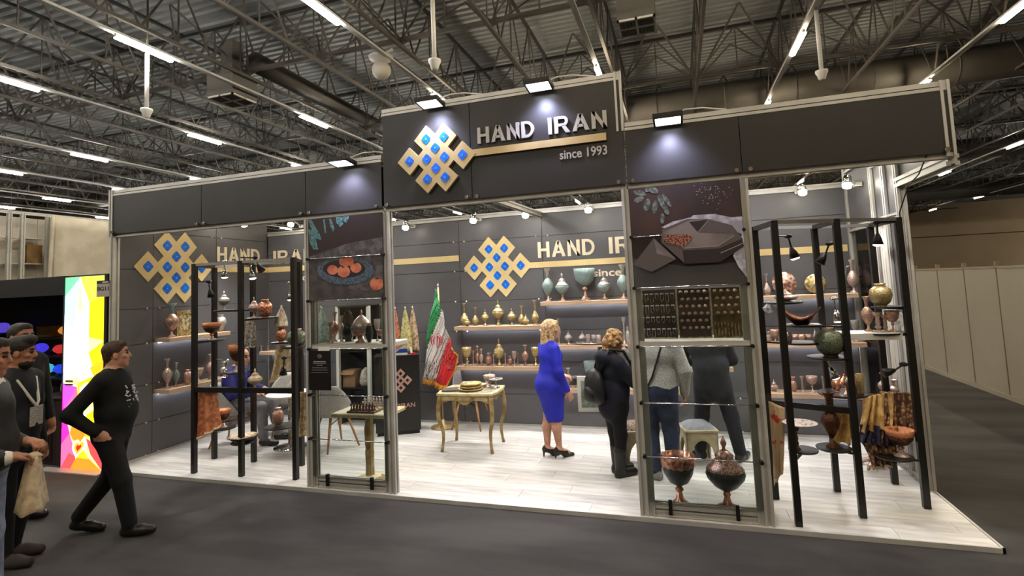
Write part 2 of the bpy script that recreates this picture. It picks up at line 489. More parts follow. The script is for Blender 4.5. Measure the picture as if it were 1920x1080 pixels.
# ---- walls: charcoal panels on stand-off pins
pin_me = MB().lathe([(0.012, 0.0), (0.012, 0.012), (0.007, 0.016)], 8).mesh('pin'); pin_me.materials.append(WHITE)
def panel_wall(name, us, zs, fr, back, pins=True):
    """us, zs cuts; fr(u, z, w) -> xyz with w out of the wall"""
    w = empty_struct(name)
    for i in range(len(us)-1):
        for j in range(len(zs)-1):
            m = MB(); a, b = us[i]+0.0035, us[i+1]-0.0035; c, d = zs[j]+0.0035, zs[j+1]-0.0035
            vs_ = [fr(u, z, q) for q in (-0.012, 0.0) for u, z in ((a, c), (b, c), (b, d), (a, d))]
            m.add(vs_, [(0,3,2,1),(4,5,6,7),(0,1,5,4),(1,2,6,5),(2,3,7,6),(3,0,4,7)])
            ob('panel', m, PANEL, w)
    m = MB(); a, b, c, d = us[0], us[-1], zs[0], zs[-1]
    m.add([fr(u, z, q) for q in (-0.05, -0.03) for u, z in ((a, c), (b, c), (b, d), (a, d))],
          [(0,3,2,1),(4,5,6,7),(0,1,5,4),(1,2,6,5),(2,3,7,6),(3,0,4,7)])
    ob('light_stop_board', m, BLACK, w)  # added dark board that stops light leaking through the panel gaps
    if pins:
        o = Vector(fr(0, 0, 0)); n = (Vector(fr(0, 0, 1))-o).normalized()
        rot = n.to_track_quat('Z', 'Y').to_euler()
        for u in us[1:-1]:
            for z in zs[:-1]:
                for du in (-0.09, 0.09):
                    ob('pin', pin_me, None, w, fr(u+du, max(z, 0.02)+0.0, 0.0), rot=rot)
    return w
ZB = 3.12
BX = [0.0, 1.0, 2.34, 3.67, 5.01, 6.34, 7.67, 8.98]
BZ = [0.03, 0.46, 0.93, 1.39, 1.85, 2.32, 2.78, ZB]
LY = [0.08, 0.56, 1.6, 2.68]
LZ = [0.03, 0.45, 0.95, 1.5, 1.97, 2.5, 3.02, 3.4]
wb_ = panel_wall('wall_stand_back', BX, BZ, lambda u, z, w: (u, SD-w, z), None)
wl_ = panel_wall('wall_stand_left', LY, LZ, lambda u, z, w: (0.0+w, u, z), None)
m = MB(); prof(m, (0, SD+0.02, ZB+0.035), (XR, SD+0.02, ZB+0.035)); ob('top_rail', m, ALU, wb_)
ob('base_rail', MB().box(0, SD-0.012, 0, XR, SD+0.04, 0.028), ALU, wb_)
ob('base_rail', MB().box(-0.03, 0.05, 0, 0.012, SD, 0.028), ALU, wl_)
m = MB(); prof(m, (-0.035, 0, ZT+0.03), (-0.035, SD, ZT+0.03)); ob('top_rail', m, ALU, wl_)

# ---- right side wall: posts, one dark bay, open framed bay with glass
wr = empty_struct('wall_stand_right')
y1, y2, y3 = 1.09, 1.42, 1.78
for yv in (y1, y2, y3, SD):
    m = MB(); prof(m, (XR, yv, 0), (XR, yv, ZH+0.42), 0.075); ob('post', m, ALU, wr)
ob('panel', MB().box(XR-0.01, y1+0.04, 1.62, XR+0.01, y2-0.04, ZH+0.42), PANEL, wr)
ob('panel', MB().box(XR-0.01, y2+0.04, 2.62, XR+0.01, y3-0.04, ZH+0.42), PANEL, wr)
for z in (0.035, 2.58, ZH+0.38):
    m = MB(); prof(m, (XR, y1, z), (XR, SD, z), 0.07); ob('rail', m, ALU, wr)
ob('panel', MB().box(XR-0.01, y3+0.04, 2.62, XR+0.01, SD-0.04, ZH+0.34), PANEL, wr)
PALE = mat('pale_wall_slat', rgb(196, 192, 184), 0.5)
for k in range(4):
    yy = y1+0.04+k*(y2-y1-0.08)/4; ob('slat', MB().bbox(XR-0.012, yy+0.002, 0.07, XR+0.012, yy+(y2-y1-0.08)/4-0.002, 1.615, 0.004), PALE, wr)
for k in range(4):
    yy = y2+0.04+k*(y3-y2-0.08)/4; ob('slat', MB().bbox(XR-0.012, yy+0.002, 0.07, XR+0.012, yy+(y3-y2-0.08)/4-0.002, 2.54, 0.004), PALE, wr)
ob('pane', MB().box(XR-0.004, y3+0.04, 0.07, XR+0.004, SD-0.04, 2.54), GLASS, wr)

# ---- header (fascia) boxes
def clamp(parent, x, z, y=-0.03):
    m = MB().tube([(x, y, z), (x, y-0.03, z)], 0.018, 10); ob('clamp', m, CHROME, parent, smooth=True)
def header(label, x0, x1, cuts, z1, posts):
    t = thing('stand_header', label, 'header', (x0, 0, ZH))
    L = lambda *p: Vector(p)-Vector((x0, 0, ZH))
    for a, b in zip(cuts[:-1], cuts[1:]):
        ob('panel', MB().bbox(a-x0+0.003, -0.022, 0.0, b-x0-0.003, -0.01, z1-ZH, 0.002), FASC, t)
    m = MB(); prof(m, L(x0, 0.03, z1+0.035), L(x1, 0.03, z1+0.035), 0.075); ob('top_beam', m, ALU, t)
    m = MB(); prof(m, L(x0, 0.03, z1-0.02), L(x1, 0.03, z1-0.02), 0.05); ob('top_beam', m, ALU, t)
    m = MB(); prof(m, L(x0, 0.03, ZH-0.012), L(x1, 0.03, ZH-0.012), 0.06); ob('bottom_beam', m, ALU, t)
    ob('top_lip', MB().box(0, -0.026, z1-ZH, x1-x0, 0.0, z1-ZH+0.026), ALU, t); ob('top_lip', MB().box(0, -0.018, z1-ZH+0.036, x1-x0, 0.0, z1-ZH+0.076), ALU, t); ob('lip_groove', MB().box(0, -0.01, z1-ZH+0.02, x1-x0, -0.002, z1-ZH+0.05), ALU_D, t)
    ob('back_board', MB().box(0.0, 0.062, 0.02, x1-x0, 0.07, z1-ZH), BLACK, t)
    for x in posts:
        m = MB(); prof(m, L(x, 0.0, ZH-0.03 if z1 < 3.6 or x < 5 else ZT), L(x, 0.0, z1+0.08), 0.065); ob('end_post', m, ALU, t)
    for c in cuts[1:-1]:
        clamp(t, c-x0-0.05, 0.02); clamp(t, c-x0+0.06, 0.02)
    clamp(t, 0.05, 0.02); clamp(t, x1-x0-0.06, 0.02)
    return t
hl = header('long low charcoal stand header above the neighbour side bay'.replace('neighbour side', 'first'), 0.0, 3.97, [0.02, 1.5, 3.0, 3.97], ZT, [0.0])
hc = header('tall charcoal stand header carrying the gold emblem sign', 3.99, 6.51, [3.99, 5.0, 6.515], ZC, [6.49])
hr = header('low charcoal stand header over the aisle corner bay', 6.53, XR, [6.525, 7.5, XR], ZT, [XR-0.025])
# return of the corner header towards the back
m = MB(); prof(m, (XR-6.53, 0.03, -0.05), (XR-6.53, 1.09, -0.05), 0.09); ob('return_beam', m, ALU, hr)
m = MB(); prof(m, (XR-6.53, 0.03, ZT-ZH+0.03), (XR-6.53, 1.09, ZT-ZH+0.03), 0.07); ob('return_beam', m, ALU, hr)
ob('return_panel', MB().box(XR-6.53-0.005, 0.08, 0.0, XR-6.53+0.012, 1.05, ZT-ZH), FASC, hr)
ob('cable', MB().tube([(2.3, -0.04, 0.0), (2.36, 0.3, -0.1), (2.42, 0.7, -0.14), (2.43, 0.98, -0.35), (2.44, 1.0, -0.9)], 0.006, 6), BLACK, hr)

# ---- front uprights
def upright(x, y, z1, label):
    t = thing('stand_upright', label, 'post', (x, y, 0), group=None)
    m = MB(); prof(m, (0, 0, 0), (0, 0, z1), 0.075); ob('profile', m, ALU, t)
    ob('foot_plate', MB().box(-0.05, -0.05, 0, 0.05, 0.05, 0.008), ALU, t)
upright(0.02, 0.02, ZH-0.04, 'aluminium upright at the outer corner beside the coloured light banner')
m = MB(); prof(m, (5.0, 0.07, 3.02), (5.0, SD, 3.1), 0.07)
tag(ob('cross_beam', m, ALU), 'aluminium beam joining the tall header to the rear wall rail', 'beam')

# ================================================================ SIGNS
def union_squares(mb, centers, half, d, fr):
    cuts = sorted({round(c+s*half, 5) for p in centers for c in p for s in (-1, 1)})
    n = len(cuts)-1; cov = set()
    for i in range(n):
        for j in range(n):
            a, b = (cuts[i]+cuts[i+1])/2, (cuts[j]+cuts[j+1])/2
            if any(abs(a-p) < half and abs(b-q) < half for p, q in centers): cov.add((i, j))
    V = {}; vs_, fs = [], []
    def vid(i, j, k):
        if (i, j, k) not in V:
            p, q = cuts[i], cuts[j]; V[(i, j, k)] = len(vs_); vs_.append(fr((p-q)/2, (p+q)/2, d*k))
        return V[(i, j, k)]
    for i, j in cov:
        fs.append([vid(i, j, 1), vid(i+1, j, 1), vid(i+1, j+1, 1), vid(i, j+1, 1)])
        fs.append([vid(i, j, 0), vid(i, j+1, 0), vid(i+1, j+1, 0), vid(i+1, j, 0)])
        for (di, dj), (e1, e2) in (((-1, 0), ((0, 1), (0, 0))), ((1, 0), ((1, 0), (1, 1))), ((0, -1), ((0, 0), (1, 0))), ((0, 1), ((1, 1), (0, 1)))):
            if (i+di, j+dj) not in cov:
                a, b = (i+e1[0], j+e1[1]), (i+e2[0], j+e2[1])
                fs.append([vid(*a, 0), vid(*b, 0), vid(*b, 1), vid(*a, 1)])
    return mb.add(vs_, fs)
DIA = [(0,1),(0,-1),(1,0),(-1,0),(1,2),(-1,2),(1,-2),(-1,-2),(3,0),(-3,0)]
def emblem(parent, cx, cz, su, sv, fr, depth=0.03, mgold=None, minlay=None):
    """knot emblem of ten diamonds; fr(u, v, w) local metres -> parent space"""
    m = union_squares(MB(), [(u+v, v-u) for u, v in DIA], 1.4, depth, lambda u, v, w: fr(cx-u*su*-1*-1 if False else cx+u*su, cz+v*sv, w))
    ob('emblem', m, mgold or GOLD, parent)
    for u, v in DIA:
        q = MB(); pts = []
        for k in range(4):
            a = PI/2*k
            for t_ in (-0.12, 0.12): pts.append((0.52*math.cos(a+t_)*0.97, 0.52*math.sin(a+t_)*0.97))
            mx = a+PI/4; pts.append((0.41*math.cos(mx), 0.41*math.sin(mx)))
        q.prism([(cx+(u+a)*su, cz+(v+b)*sv) for a, b in pts], 0.006, lambda a, b, w: fr(a, b, depth-0.001+w))
        ob('inlay', q, minlay or BLUE, parent)
        if minlay is None:
            d = MB().prism([(cx+u*su+0.09*su*math.cos(PI/3*k), cz+v*sv+0.09*sv*math.sin(PI/3*k)) for k in range(6)], 0.002, lambda a, b, w: fr(a, b, depth+0.005+w))
            ob('inlay_mark', d, mat('inlay_mark', rgb(150, 150, 225), 0.5), parent)
def letters(parent, s, fr, u, v, size, width, depth, m, bold=0.012, name='letter'):
    """each letter of s as its own raised part on the wall"""
    me = text_mesh(s, size, depth, bold, width=width)
    co = np.array([w_.co[:] for w_ in me.vertices])
    # split into letter islands by connectivity of faces
    par = list(range(len(co)))
    def find(a):
        while par[a] != a: par[a] = par[par[a]]; a = par[a]
        return a
    for p in me.polygons:
        r0 = find(p.vertices[0])
        for q in p.vertices[1:]: par[find(q)] = r0
    # offset/bevel faces may leave the rim unwelded: merge islands overlapping in x
    isl = {}
    for i in range(len(co)): isl.setdefault(find(i), []).append(i)
    spans = sorted((co[ix, 0].min(), co[ix, 0].max(), ix) for ix in isl.values())
    merged = []
    for a, b, ix in spans:
        if merged and a < merged[-1][1]-1e-4: merged[-1][1] = max(merged[-1][1], b); merged[-1][2] = merged[-1][2]+ix
        else: merged.append([a, b, list(ix)])
    polys = [tuple(p.vertices) for p in me.polygons]
    for a, b, ix in merged:
        sx = {q: k for k, q in enumerate(ix)}
        fs = [tuple(sx[q] for q in p) for p in polys if p[0] in sx]
        vv = [fr(u+co[q, 0], v+co[q, 1], co[q, 2]+depth/2) for q in ix]
        lm = MB().add(vv, fs); ob(name, lm, m, parent)

S_ = 0.2
def arc_(cx, cy, rx, ry, a0, a1, n=10):
    return [(cx+rx*math.cos(a0+(a1-a0)*k/n), cy+ry*math.sin(a0+(a1-a0)*k/n)) for k in range(n+1)]
def bowl_(x0, x1, y0, y1, s):
    o = [(x0, y0)]+arc_(x1-(y1-y0)/2*0.9, (y0+y1)/2, (y1-y0)/2*0.9, (y1-y0)/2, -PI/2, PI/2)+[(x0, y1)]
    i = [(x0, y1-s)]+arc_(x1-(y1-y0)/2*0.9, (y0+y1)/2, (y1-y0)/2*0.9-s, (y1-y0)/2-s, PI/2, -PI/2)+[(x0, y0+s)]
    return [[o[k], o[k+1], i[len(i)-2-k], i[len(i)-1-k]] for k in range(len(o)-1)]
GLY = {'H': (0.74, [[(0, 0), (S_, 0), (S_, 1), (0, 1)], [(0.54, 0), (0.74, 0), (0.74, 1), (0.54, 1)], [(S_, 0.41), (0.54, 0.41), (0.54, 0.58), (S_, 0.58)]]),
       'A': (0.86, [[(0, 0), (0.21, 0), (0.54, 1), (0.32, 1)], [(0.65, 0), (0.86, 0), (0.54, 1), (0.34, 0.94)], [(0.24, 0.22), (0.62, 0.22), (0.57, 0.38), (0.29, 0.38)]]),
       'N': (0.76, [[(0, 0), (S_, 0), (S_, 1), (0, 1)], [(0.56, 0), (0.76, 0), (0.76, 1), (0.56, 1)], [(0, 1), (S_+0.01, 1), (0.76, 0), (0.55, 0)]]),
       'D': (0.76, [[(0, 0), (S_, 0), (S_, 1), (0, 1)]]+bowl_(S_, 0.76, 0, 1, 0.17)),
       'I': (0.2, [[(0, 0), (S_, 0), (S_, 1), (0, 1)]]),
       'R': (0.8, [[(0, 0), (S_, 0), (S_, 1), (0, 1)], [(0.36, 0.43), (0.56, 0.46), (0.82, 0), (0.58, 0)]]+bowl_(S_, 0.73, 0.4, 1, 0.16))}
def block(parent, s, fr, u, v, cap, width, depth, m):
    gap = 0.13; tot = sum(GLY[c][0] for c in s)+gap*(len(s)-1); k = width/tot; x = u
    for c in s:
        mb_ = MB()
        for q in GLY[c][1]: mb_.prism([(x+a*k, v+b*cap) for a, b in q], depth, fr)
        ob('letter', mb_, m, parent); x += (GLY[c][0]+gap)*k
def frame(o, ud, n):
    o, ud, n = Vector(o), Vector(ud), Vector(n)
    return lambda u, v, w: o+ud*u+Vector((0,0,1))*v+n*w
CAPH = 0.729                       # cap height of the lettering per unit size
def hand_iran(parent, fr, u, v, cap, wide, m, depth=0.02):
    block(parent, 'HAND', fr, u, v, cap, wide*0.455, depth, m)
    block(parent, 'IRAN', fr, u+wide*0.565, v, cap, wide*0.435, depth, m)
def to_local(fr, loc):
    L = Vector(loc); return lambda u, v, w: fr(u, v, w)-L

# header sign
lt, rt, tp, bt = aty(748, 305, -0.03), aty(893, 280, -0.03), aty(824, 233, -0.03), aty(808, 363, -0.03)
su, sv = (rt[0]-lt[0])/8.8, (tp[2]-bt[2])/6.8
cx, cz = (rt[0]+lt[0])/2, (tp[2]+bt[2])/2
loc = (cx, -0.022, cz)
hs = thing('header_sign', 'gold knot emblem with HAND IRAN lettering on the tall header', 'sign', loc)
fr = to_local(frame((0, -0.022, 0), (1, 0, 0), (0, -1, 0)), loc)
emblem(hs, cx, cz, su, sv, fr, 0.035)
ba, bb = aty(893, 287, -0.03), aty(1137, 257, -0.03)
ob('gold_bar', MB().box(ba[0]-0.06-loc[0], -0.03, ba[2]-0.035-loc[2], bb[0]-loc[0], 0.0, ba[2]+0.035-loc[2]), GOLD, hs)
h0, h1 = aty(897, 271, -0.03), aty(1139, 239, -0.03); ht = aty(897, 241, -0.03)
hand_iran(hs, fr, h0[0], (h0[2]+h1[2])/2, ht[2]-h0[2], h1[0]-h0[0], mat('silver_letter', rgb(186, 182, 176), 0.4, 0.3), 0.03)
s0, s1 = aty(1050, 299, -0.03), aty(1139, 290, -0.03)
letters(hs, 'since 1993', fr, s0[0], s0[2], 0.125, s1[0]-s0[0], 0.012, MATS['silver_letter'], 0.002)

# rear wall sign
WBAND = mat('gold_band', rgb(230, 206, 150), 0.45, 0.1, col2=rgb(220, 194, 138), scale=2)
loc = (4.29, SD, 2.36)
ws = thing('wall_sign', 'gold knot emblem with HAND IRAN lettering on the rear wall', 'sign', loc)
fr = to_local(frame((0, SD, 0), (1, 0, 0), (0, -1, 0)), loc)
emblem(ws, 4.29, 2.36, 0.125, 0.137, fr, 0.012, WBAND)
ob('gold_bar', MB().box(4.8-4.29, -0.01, -0.05, 8.96-4.29, 0.0, 0.035), WBAND, ws)
hand_iran(ws, fr, 4.94, 2.455, 0.235, 1.86, LETTER, 0.012)
letters(ws, 'since 1993', fr, 5.74, 2.14, 0.15, 0.86, 0.008, LETTER, 0.003)
# corner sign: emblem on the left wall, lettering wraps onto the rear wall
loc = (0.0, 0.9, 2.54)
wc = thing('corner_sign', 'gold knot emblem whose HAND IRAN lettering wraps round the wall corner', 'sign', loc)
fr = to_local(frame((0, 0, 0), (0, 1, 0), (1, 0, 0)), loc)
emblem(wc, 0.9, 2.54, 0.142, 0.152, fr, 0.012, WBAND)
ob('gold_bar', MB().box(0.0, 0.6, -0.06, 0.01, SD-0.9, 0.03), WBAND, wc)
block(wc, 'HAND', fr, 1.61, 2.645, 0.235, 0.88, 0.012, LETTER)
fr2 = to_local(frame((0, SD, 0), (1, 0, 0), (0, -1, 0)), loc)
block(wc, 'IRAN', fr2, 0.12, 2.62, 0.235, 0.86, 0.012, LETTER)
ob('gold_bar', MB().box(0.0, SD-0.9-0.01, -0.06, 3.66, SD-0.9, 0.03), WBAND, wc)
letters(wc, 'since 1993', fr2, 0.5, 2.31, 0.15, 0.86, 0.008, LETTER, 0.003)

# ================================================================ SHELVES on the walls
def shelf_x(x0, x1, z, label, yb=SD, dep=0.28):
    t = thing('wall_shelf', label, 'shelf', (x0, yb, z))
    ob('board', MB().bbox(0, -dep, -0.055, x1-x0, -0.001, 0.0, 0.003), WOOD, t)
    n = max(2, int((x1-x0)/0.6))
    ob('led_strip', MB().box(0.03, -0.05, -0.063, x1-x0-0.03, -0.03, -0.0552), mat('led_strip_glow', (1, 1, 1), 0.5, emit=rgb(226, 231, 242), estr=20.0), t)
    return t
shelf_x(3.66, 5.0, 1.485, 'pale oak wall shelf holding the gold bottles beside the flag')
shelf_x(3.66, 5.0, 0.9, 'pale oak wall shelf holding the copper cups beside the flag')
shelf_x(5.01, 6.55, 1.81, 'pale oak wall shelf carrying five large enamel urns')
shelf_x(5.02, 6.8, 1.195, 'pale oak wall shelf carrying the sugar pots and round tray')
shelf_x(5.02, 6.9, 0.6, 'lowest pale oak wall shelf behind the woman in blue')
shelf_x(7.85, 8.96, 1.79, 'pale oak wall shelf carrying two embossed plates')
shelf_x(7.85, 9.0, 1.2, 'pale oak wall shelf carrying the tray of small cups')
shelf_x(7.85, 8.96, 0.585, 'lowest pale oak wall shelf in the aisle corner bay')
shelf_x(6.95, 7.5, 0.9, 'short pale oak wall shelf behind the man in the grey sweater')
shelf_x(0.05, 0.75, 1.13, 'short pale oak wall shelf in the corner behind the seated man')
def shelf_y(y0, y1, z, label):
    t = thing('wall_shelf', label, 'shelf', (0, y0, z))
    ob('board', MB().bbox(0.001, 0, -0.055, 0.28, y1-y0, 0.0, 0.003), WOOD, t)
    ob('led_strip', MB().box(0.03, 0.03, -0.063, 0.05, y1-y0-0.03, -0.0552), MATS['led_strip_glow'], t)
shelf_y(0.58, 1.6, 1.555, 'upper pale oak shelf on the side wall under the knot emblem')
shelf_y(0.58, 1.6, 0.865, 'lower pale oak shelf on the side wall under the knot emblem')

# ================================================================ SPOTLIGHTS
def spot_head(pos, target, label, watts=SPOT_W, arm=(0, 0.2, 0.06), size=1.0, col=(1.0, 0.965, 0.92), angle=105):
    t = thing('spotlight', label, 'spotlight', tuple(pos))
    v = (Vector(target)-Vector(pos)).normalized()
    ob('housing', MB().tube([-v*0.13*size, -v*0.02*size], [0.04*size, 0.055*size], 14), CHROME, t, smooth=True)
    ob('bulb', MB().tube([-v*0.02*size, v*0.012*size, v*0.02*size], [0.05*size, 0.045*size, 0.02*size], 14), BULB, t, smooth=True)
    ob('arm', MB().tube([-v*0.1*size, Vector(arm)], 0.012, 8), ALU, t, smooth=True)
    ob('bracket', MB().box(arm[0]-0.04, arm[1]-0.03, arm[2]-0.02, arm[0]+0.04, arm[1]+0.03, arm[2]+0.03), ALU, t)
    spot_light('spot_beam', tuple(Vector(pos)+v*0.06), target, watts, col, angle, 0.7, 0.05, t)
ax = [('first', 760, 425), ('second', 887, 412), ('third', 985, 402), ('fourth', 1103, 392)]
for i, (n_, px, py) in enumerate(ax):
    p = aty(px, py+3, 2.42)
    spot_head(p, (p[0]+0.1, 1.0, 0.0), 'glowing spotlight on the rear rail, %s from the flag side of the opening' % n_, arm=(0, 0.28, 0.05))
p = aty(1505, 362, 2.42); spot_head(p, (8.3, 1.1, 0.2), 'glowing spotlight on the rear rail above the two embossed plates', arm=(0, 0.28, 0.05))
p = atx(458, 422, 0.35); spot_head(p, (1.5, 1.0, 0.3), 'glowing spotlight on the side wall rail near the knot emblem', arm=(-0.3, 0.1, 0.12))
p = aty(545, 422, 2.42); spot_head(p, (1.4, 1.2, 0.2), 'glowing spotlight on the rear rail in the seated man bay', arm=(0, 0.28, 0.0))
p = atx(1618, 306, XR-0.15); spot_head(p, (8.2, 0.6, 0.4), 'glowing spotlight on the glazed side wall near the corner header', SPOT_W*0.45, arm=(0.14, 0.12, -0.02))
p = atx(1588, 349, XR-0.2); spot_head(p, (8.2, 0.9, 0.4), 'glowing spotlight at the rear end of the glazed side wall', SPOT_W*0.45, arm=(0.14, 0.12, 0.02))

for x_, nm in ((1.4, 'first bay'), (4.5, 'gold bottle shelf'), (5.8, 'five urn shelf'), (8.2, 'aisle corner bay'), (6.9, 'two men by the stool as added fill')):  # unseen spots inferred from bright shelf fronts; the last added to brighten the men
    spot_head((x_, 0.2, 3.3 if x_ < 4 or x_ > 6.5 else 3.35), (x_, 2.6 if x_ != 6.9 else 1.1, 1.35 if x_ != 6.9 else 0.9), 'spotlight fixed behind the header, aimed at the %s' % nm, SPOT_W*0.8, arm=(0, -0.113, 0.06), angle=95)
# floodlights standing off the header top
def flood(px, py, zt, label, tilt=-0.12):
    p = aty(px, py, -0.17); p = Vector((p[0], -0.17, zt+0.0))
    t = thing('floodlight', label, 'floodlight', tuple(p))
    d = Vector((0, tilt, -1)).normalized(); n = Vector((1, 0, 0)); q = d.cross(n)
    def slab(w, h, dep, off):
        m = MB(); c = d*off
        vs_ = [c+n*a*w/2+q*b*h/2+d*e*dep/2 for e in (-1, 1) for a, b in ((-1,-1),(1,-1),(1,1),(-1,1))]
        return m.add(vs_, [(0,3,2,1),(4,5,6,7),(0,1,5,4),(1,2,6,5),(2,3,7,6),(3,0,4,7)])
    ob('housing', slab(0.25, 0.2, 0.035, -0.018), BLKM, t)
    for sg in (-1, 1):
        ob('bezel', MB().bar(q*sg*0.09-n*0.12+d*0.004, q*sg*0.09+n*0.12+d*0.004, 0.016, 0.014), BLKM, t); ob('bezel', MB().bar(n*sg*0.115-q*0.095+d*0.004, n*sg*0.115+q*0.095+d*0.004, 0.014, 0.016), BLKM, t)
    ob('lens', slab(0.21, 0.165, 0.006, 0.002), FLOODG, t)
    fr_ = MB()
    ob('arm', MB().tube([-d*0.03, (0.02, 0.08, 0.05), (0.02, 0.17, 0.09)], 0.012, 8), ALU, t)
    ob('cable', MB().tube([(0.02, 0.08, 0.06), (0.15, 0.17, 0.13), (0.3, 0.19, 0.13), (0.5, 0.19, 0.085)], 0.007, 6), WHITE, t)
    d_ = bpy.data.lights.new('flood_beam', 'SPOT'); d_.energy = FLOOD_W; d_.color = (0.6, 0.64, 1.0)
    d_.spot_size = math.radians(120); d_.spot_blend = 0.9; d_.shadow_soft_size = 0.06
    o = bpy.data.objects.new('flood_beam', d_); COL.objects.link(o); o.parent = t; o.location = d*0.05
    o.rotation_euler = Vector((0, 0.25, -1)).to_track_quat('-Z', 'Y').to_euler()
flood(640, 306, ZT, 'glowing floodlight on the low header beside the tall header')
flood(806, 197, ZC, 'glowing floodlight on the tall header above the knot emblem')
flood(1010, 160, ZC, 'glowing floodlight on the tall header above the HAND IRAN letters')
flood(1252, 223, ZT, 'glowing floodlight on the low header over the chocolate box photograph'.replace('chocolate', 'dark'))
# ================================================================ SHOWCASES
def poly_px(pts, Y):
    return [(lambda q: (q[0], q[2]))(aty(x, y_, Y)) for x, y_ in pts]
def ell(cx, cy, rx, ry, n=20, a0=0.0, rot=0.0):
    o = []
    for k in range(n):
        w = a0+2*PI*k/n; a, b = rx*math.cos(w), ry*math.sin(w)
        o.append((cx+a*math.cos(rot)-b*math.sin(rot), cy+a*math.sin(rot)+b*math.cos(rot)))
    return o
class Print:
    """flat printed picture on a panel: thin layers of ink"""
    def __init__(s, parent, loc, Y, clip): s.p, s.loc, s.Y, s.n, s.clip = parent, loc, Y, 0, clip
    def __call__(s, pts, m, name='print'):
        s.n += 1; Y = s.Y-0.0004*s.n; q = poly_px(pts, s.Y)
        x0, x1, z0, z1 = s.clip
        q = [(min(max(a, x0), x1), min(max(b, z0), z1)) for a, b in q]
        mb_ = MB().add([(a-s.loc[0], Y-s.loc[1], b-s.loc[2]) for a, b in q], [tuple(range(len(q)))])
        return ob(name, mb_, m, s.p)
PP = []
def showcase(x0, x1, label):
    dep = 0.5
    t = thing('display_showcase', label, 'showcase', (x0, 0, 0)); w = x1-x0
    for x in (0.0, w):
        m = MB(); prof(m, (x, 0.03, 0), (x, 0.03, ZH-0.045), 0.075); ob('post', m, ALU, t)
    for x in (0.064, w-0.064):
        m = MB(); prof(m, (x, 0.03, 0), (x, 0.03, 1.99), 0.05); ob('inner_post', m, ALU, t)
    for z in (0.03, 0.095):
        m = MB(); prof(m, (0.09, 0.03, z), (w-0.09, 0.03, z), 0.05); ob('bottom_rail', m, ALU, t)
    for x in (0.06, w-0.06): ob('shelf_bracket', MB().bar((x, 0.05, 1.36), (x, dep-0.1, 1.455), 0.02, 0.012), ALU, t)
    sh = ob('shelf', MB().bbox(0.04, 0.0, 1.465, w-0.04, dep-0.02, 1.515, 0.004), mat('white_shelf', rgb(214, 210, 200), 0.45), t)
    for z in (0.52, 0.98, 1.47, 1.99, 2.45):
        ob('rod', MB().tube([(0.02, -0.035, z), (w-0.02, -0.035, z)], 0.006, 8), CHROME, t, smooth=True)
        for x in (0.03, w-0.03):
            ob('clamp', MB().tube([(x, 0.0, z), (x, -0.055, z)], 0.016, 10), BLKM, t, smooth=True)
    for x in (0.22, w-0.24):
        ob('clip', MB().box(x-0.015, -0.02, 0.03, x+0.015, 0.01, 0.15), BLKM, t)
    for a, b in ((0.125, 0.515), (0.525, 0.975), (0.985, 1.465), (1.52, 1.985)):
        ob('glass_pane', MB().box(0.04, -0.012, a, w-0.04, -0.006, b), GLASS, t)
    for a, b in ((1.99, 2.445), (2.455, ZH-0.05)):
        PP.append(ob('picture_panel', MB().box(0.03, -0.024, a, w-0.03, -0.016, b), mat('picture_back', rgb(44, 31, 29), 0.4), t))
    return t
s1 = showcase(3.0, 4.0, 'aluminium and glass showcase with the persimmon photograph')
s2 = showcase(6.5, 7.5, 'aluminium and glass showcase with the dark box photograph')
# persimmon photograph
P1 = Print(PP[1], (3.0, 0, 0), -0.0245, (3.035, 3.965, 1.995, ZH-0.055))
STONE = mat('print_stone', rgb(96, 90, 88), 0.5, col2=rgb(62, 56, 55), scale=14, detail=8)
P1([(577, 482), (650, 457), (722, 444), (724, 568), (577, 572)], STONE)
P1([(577, 492), (610, 480), (640, 540), (724, 548), (724, 570), (577, 574)], mat('print_stone_dark', rgb(58, 50, 49), 0.5, col2=rgb(76, 70, 68), scale=10, detail=6))
for pts in ([(578, 408), (584, 412), (600, 440), (603, 450), (590, 447)], [(578, 430), (588, 432), (597, 468), (588, 468), (581, 455)], [(606, 412), (609, 411), (612, 436), (609, 438)], [(617, 405), (622, 412), (628, 430), (624, 434), (620, 425)], [(630, 402), (640, 399), (644, 420), (638, 426), (631, 418)], [(638, 399), (654, 397), (655, 408), (650, 418), (644, 415)]):
    P1(pts, mat('print_leaf', rgb(92, 132, 128), 0.5, col2=rgb(54, 84, 80), scale=40))
P1(ell(648, 508, 54, 26), mat('print_blue_dish', rgb(92, 108, 124), 0.4, col2=rgb(58, 66, 76), scale=60, detail=5))
P1(ell(646, 504, 40, 17), mat('print_dish_inner', rgb(40, 30, 34), 0.5))
PERS = mat('print_persimmon', rgb(214, 128, 92), 0.5, col2=rgb(182, 96, 70), scale=12)
PERS2 = mat('print_persimmon_stem', rgb(70, 40, 34), 0.5)
for x, y_, r in ((655, 490, 9), (647, 490, 11), (624, 506, 10), (645, 509, 12), (668, 502, 10.5), (707, 532, 13)):
    P1(ell(x, y_, r, r*0.92), PERS)
for x, y_, r in ((625, 496, 4), (643, 500, 4), (666, 493, 4), (708, 522, 5)):
    P1([(x-r, y_), (x-1, y_-1), (x, y_-r), (x+1, y_-1), (x+r, y_), (x+1, y_+1.5), (x-1, y_+1.5)], PERS2)
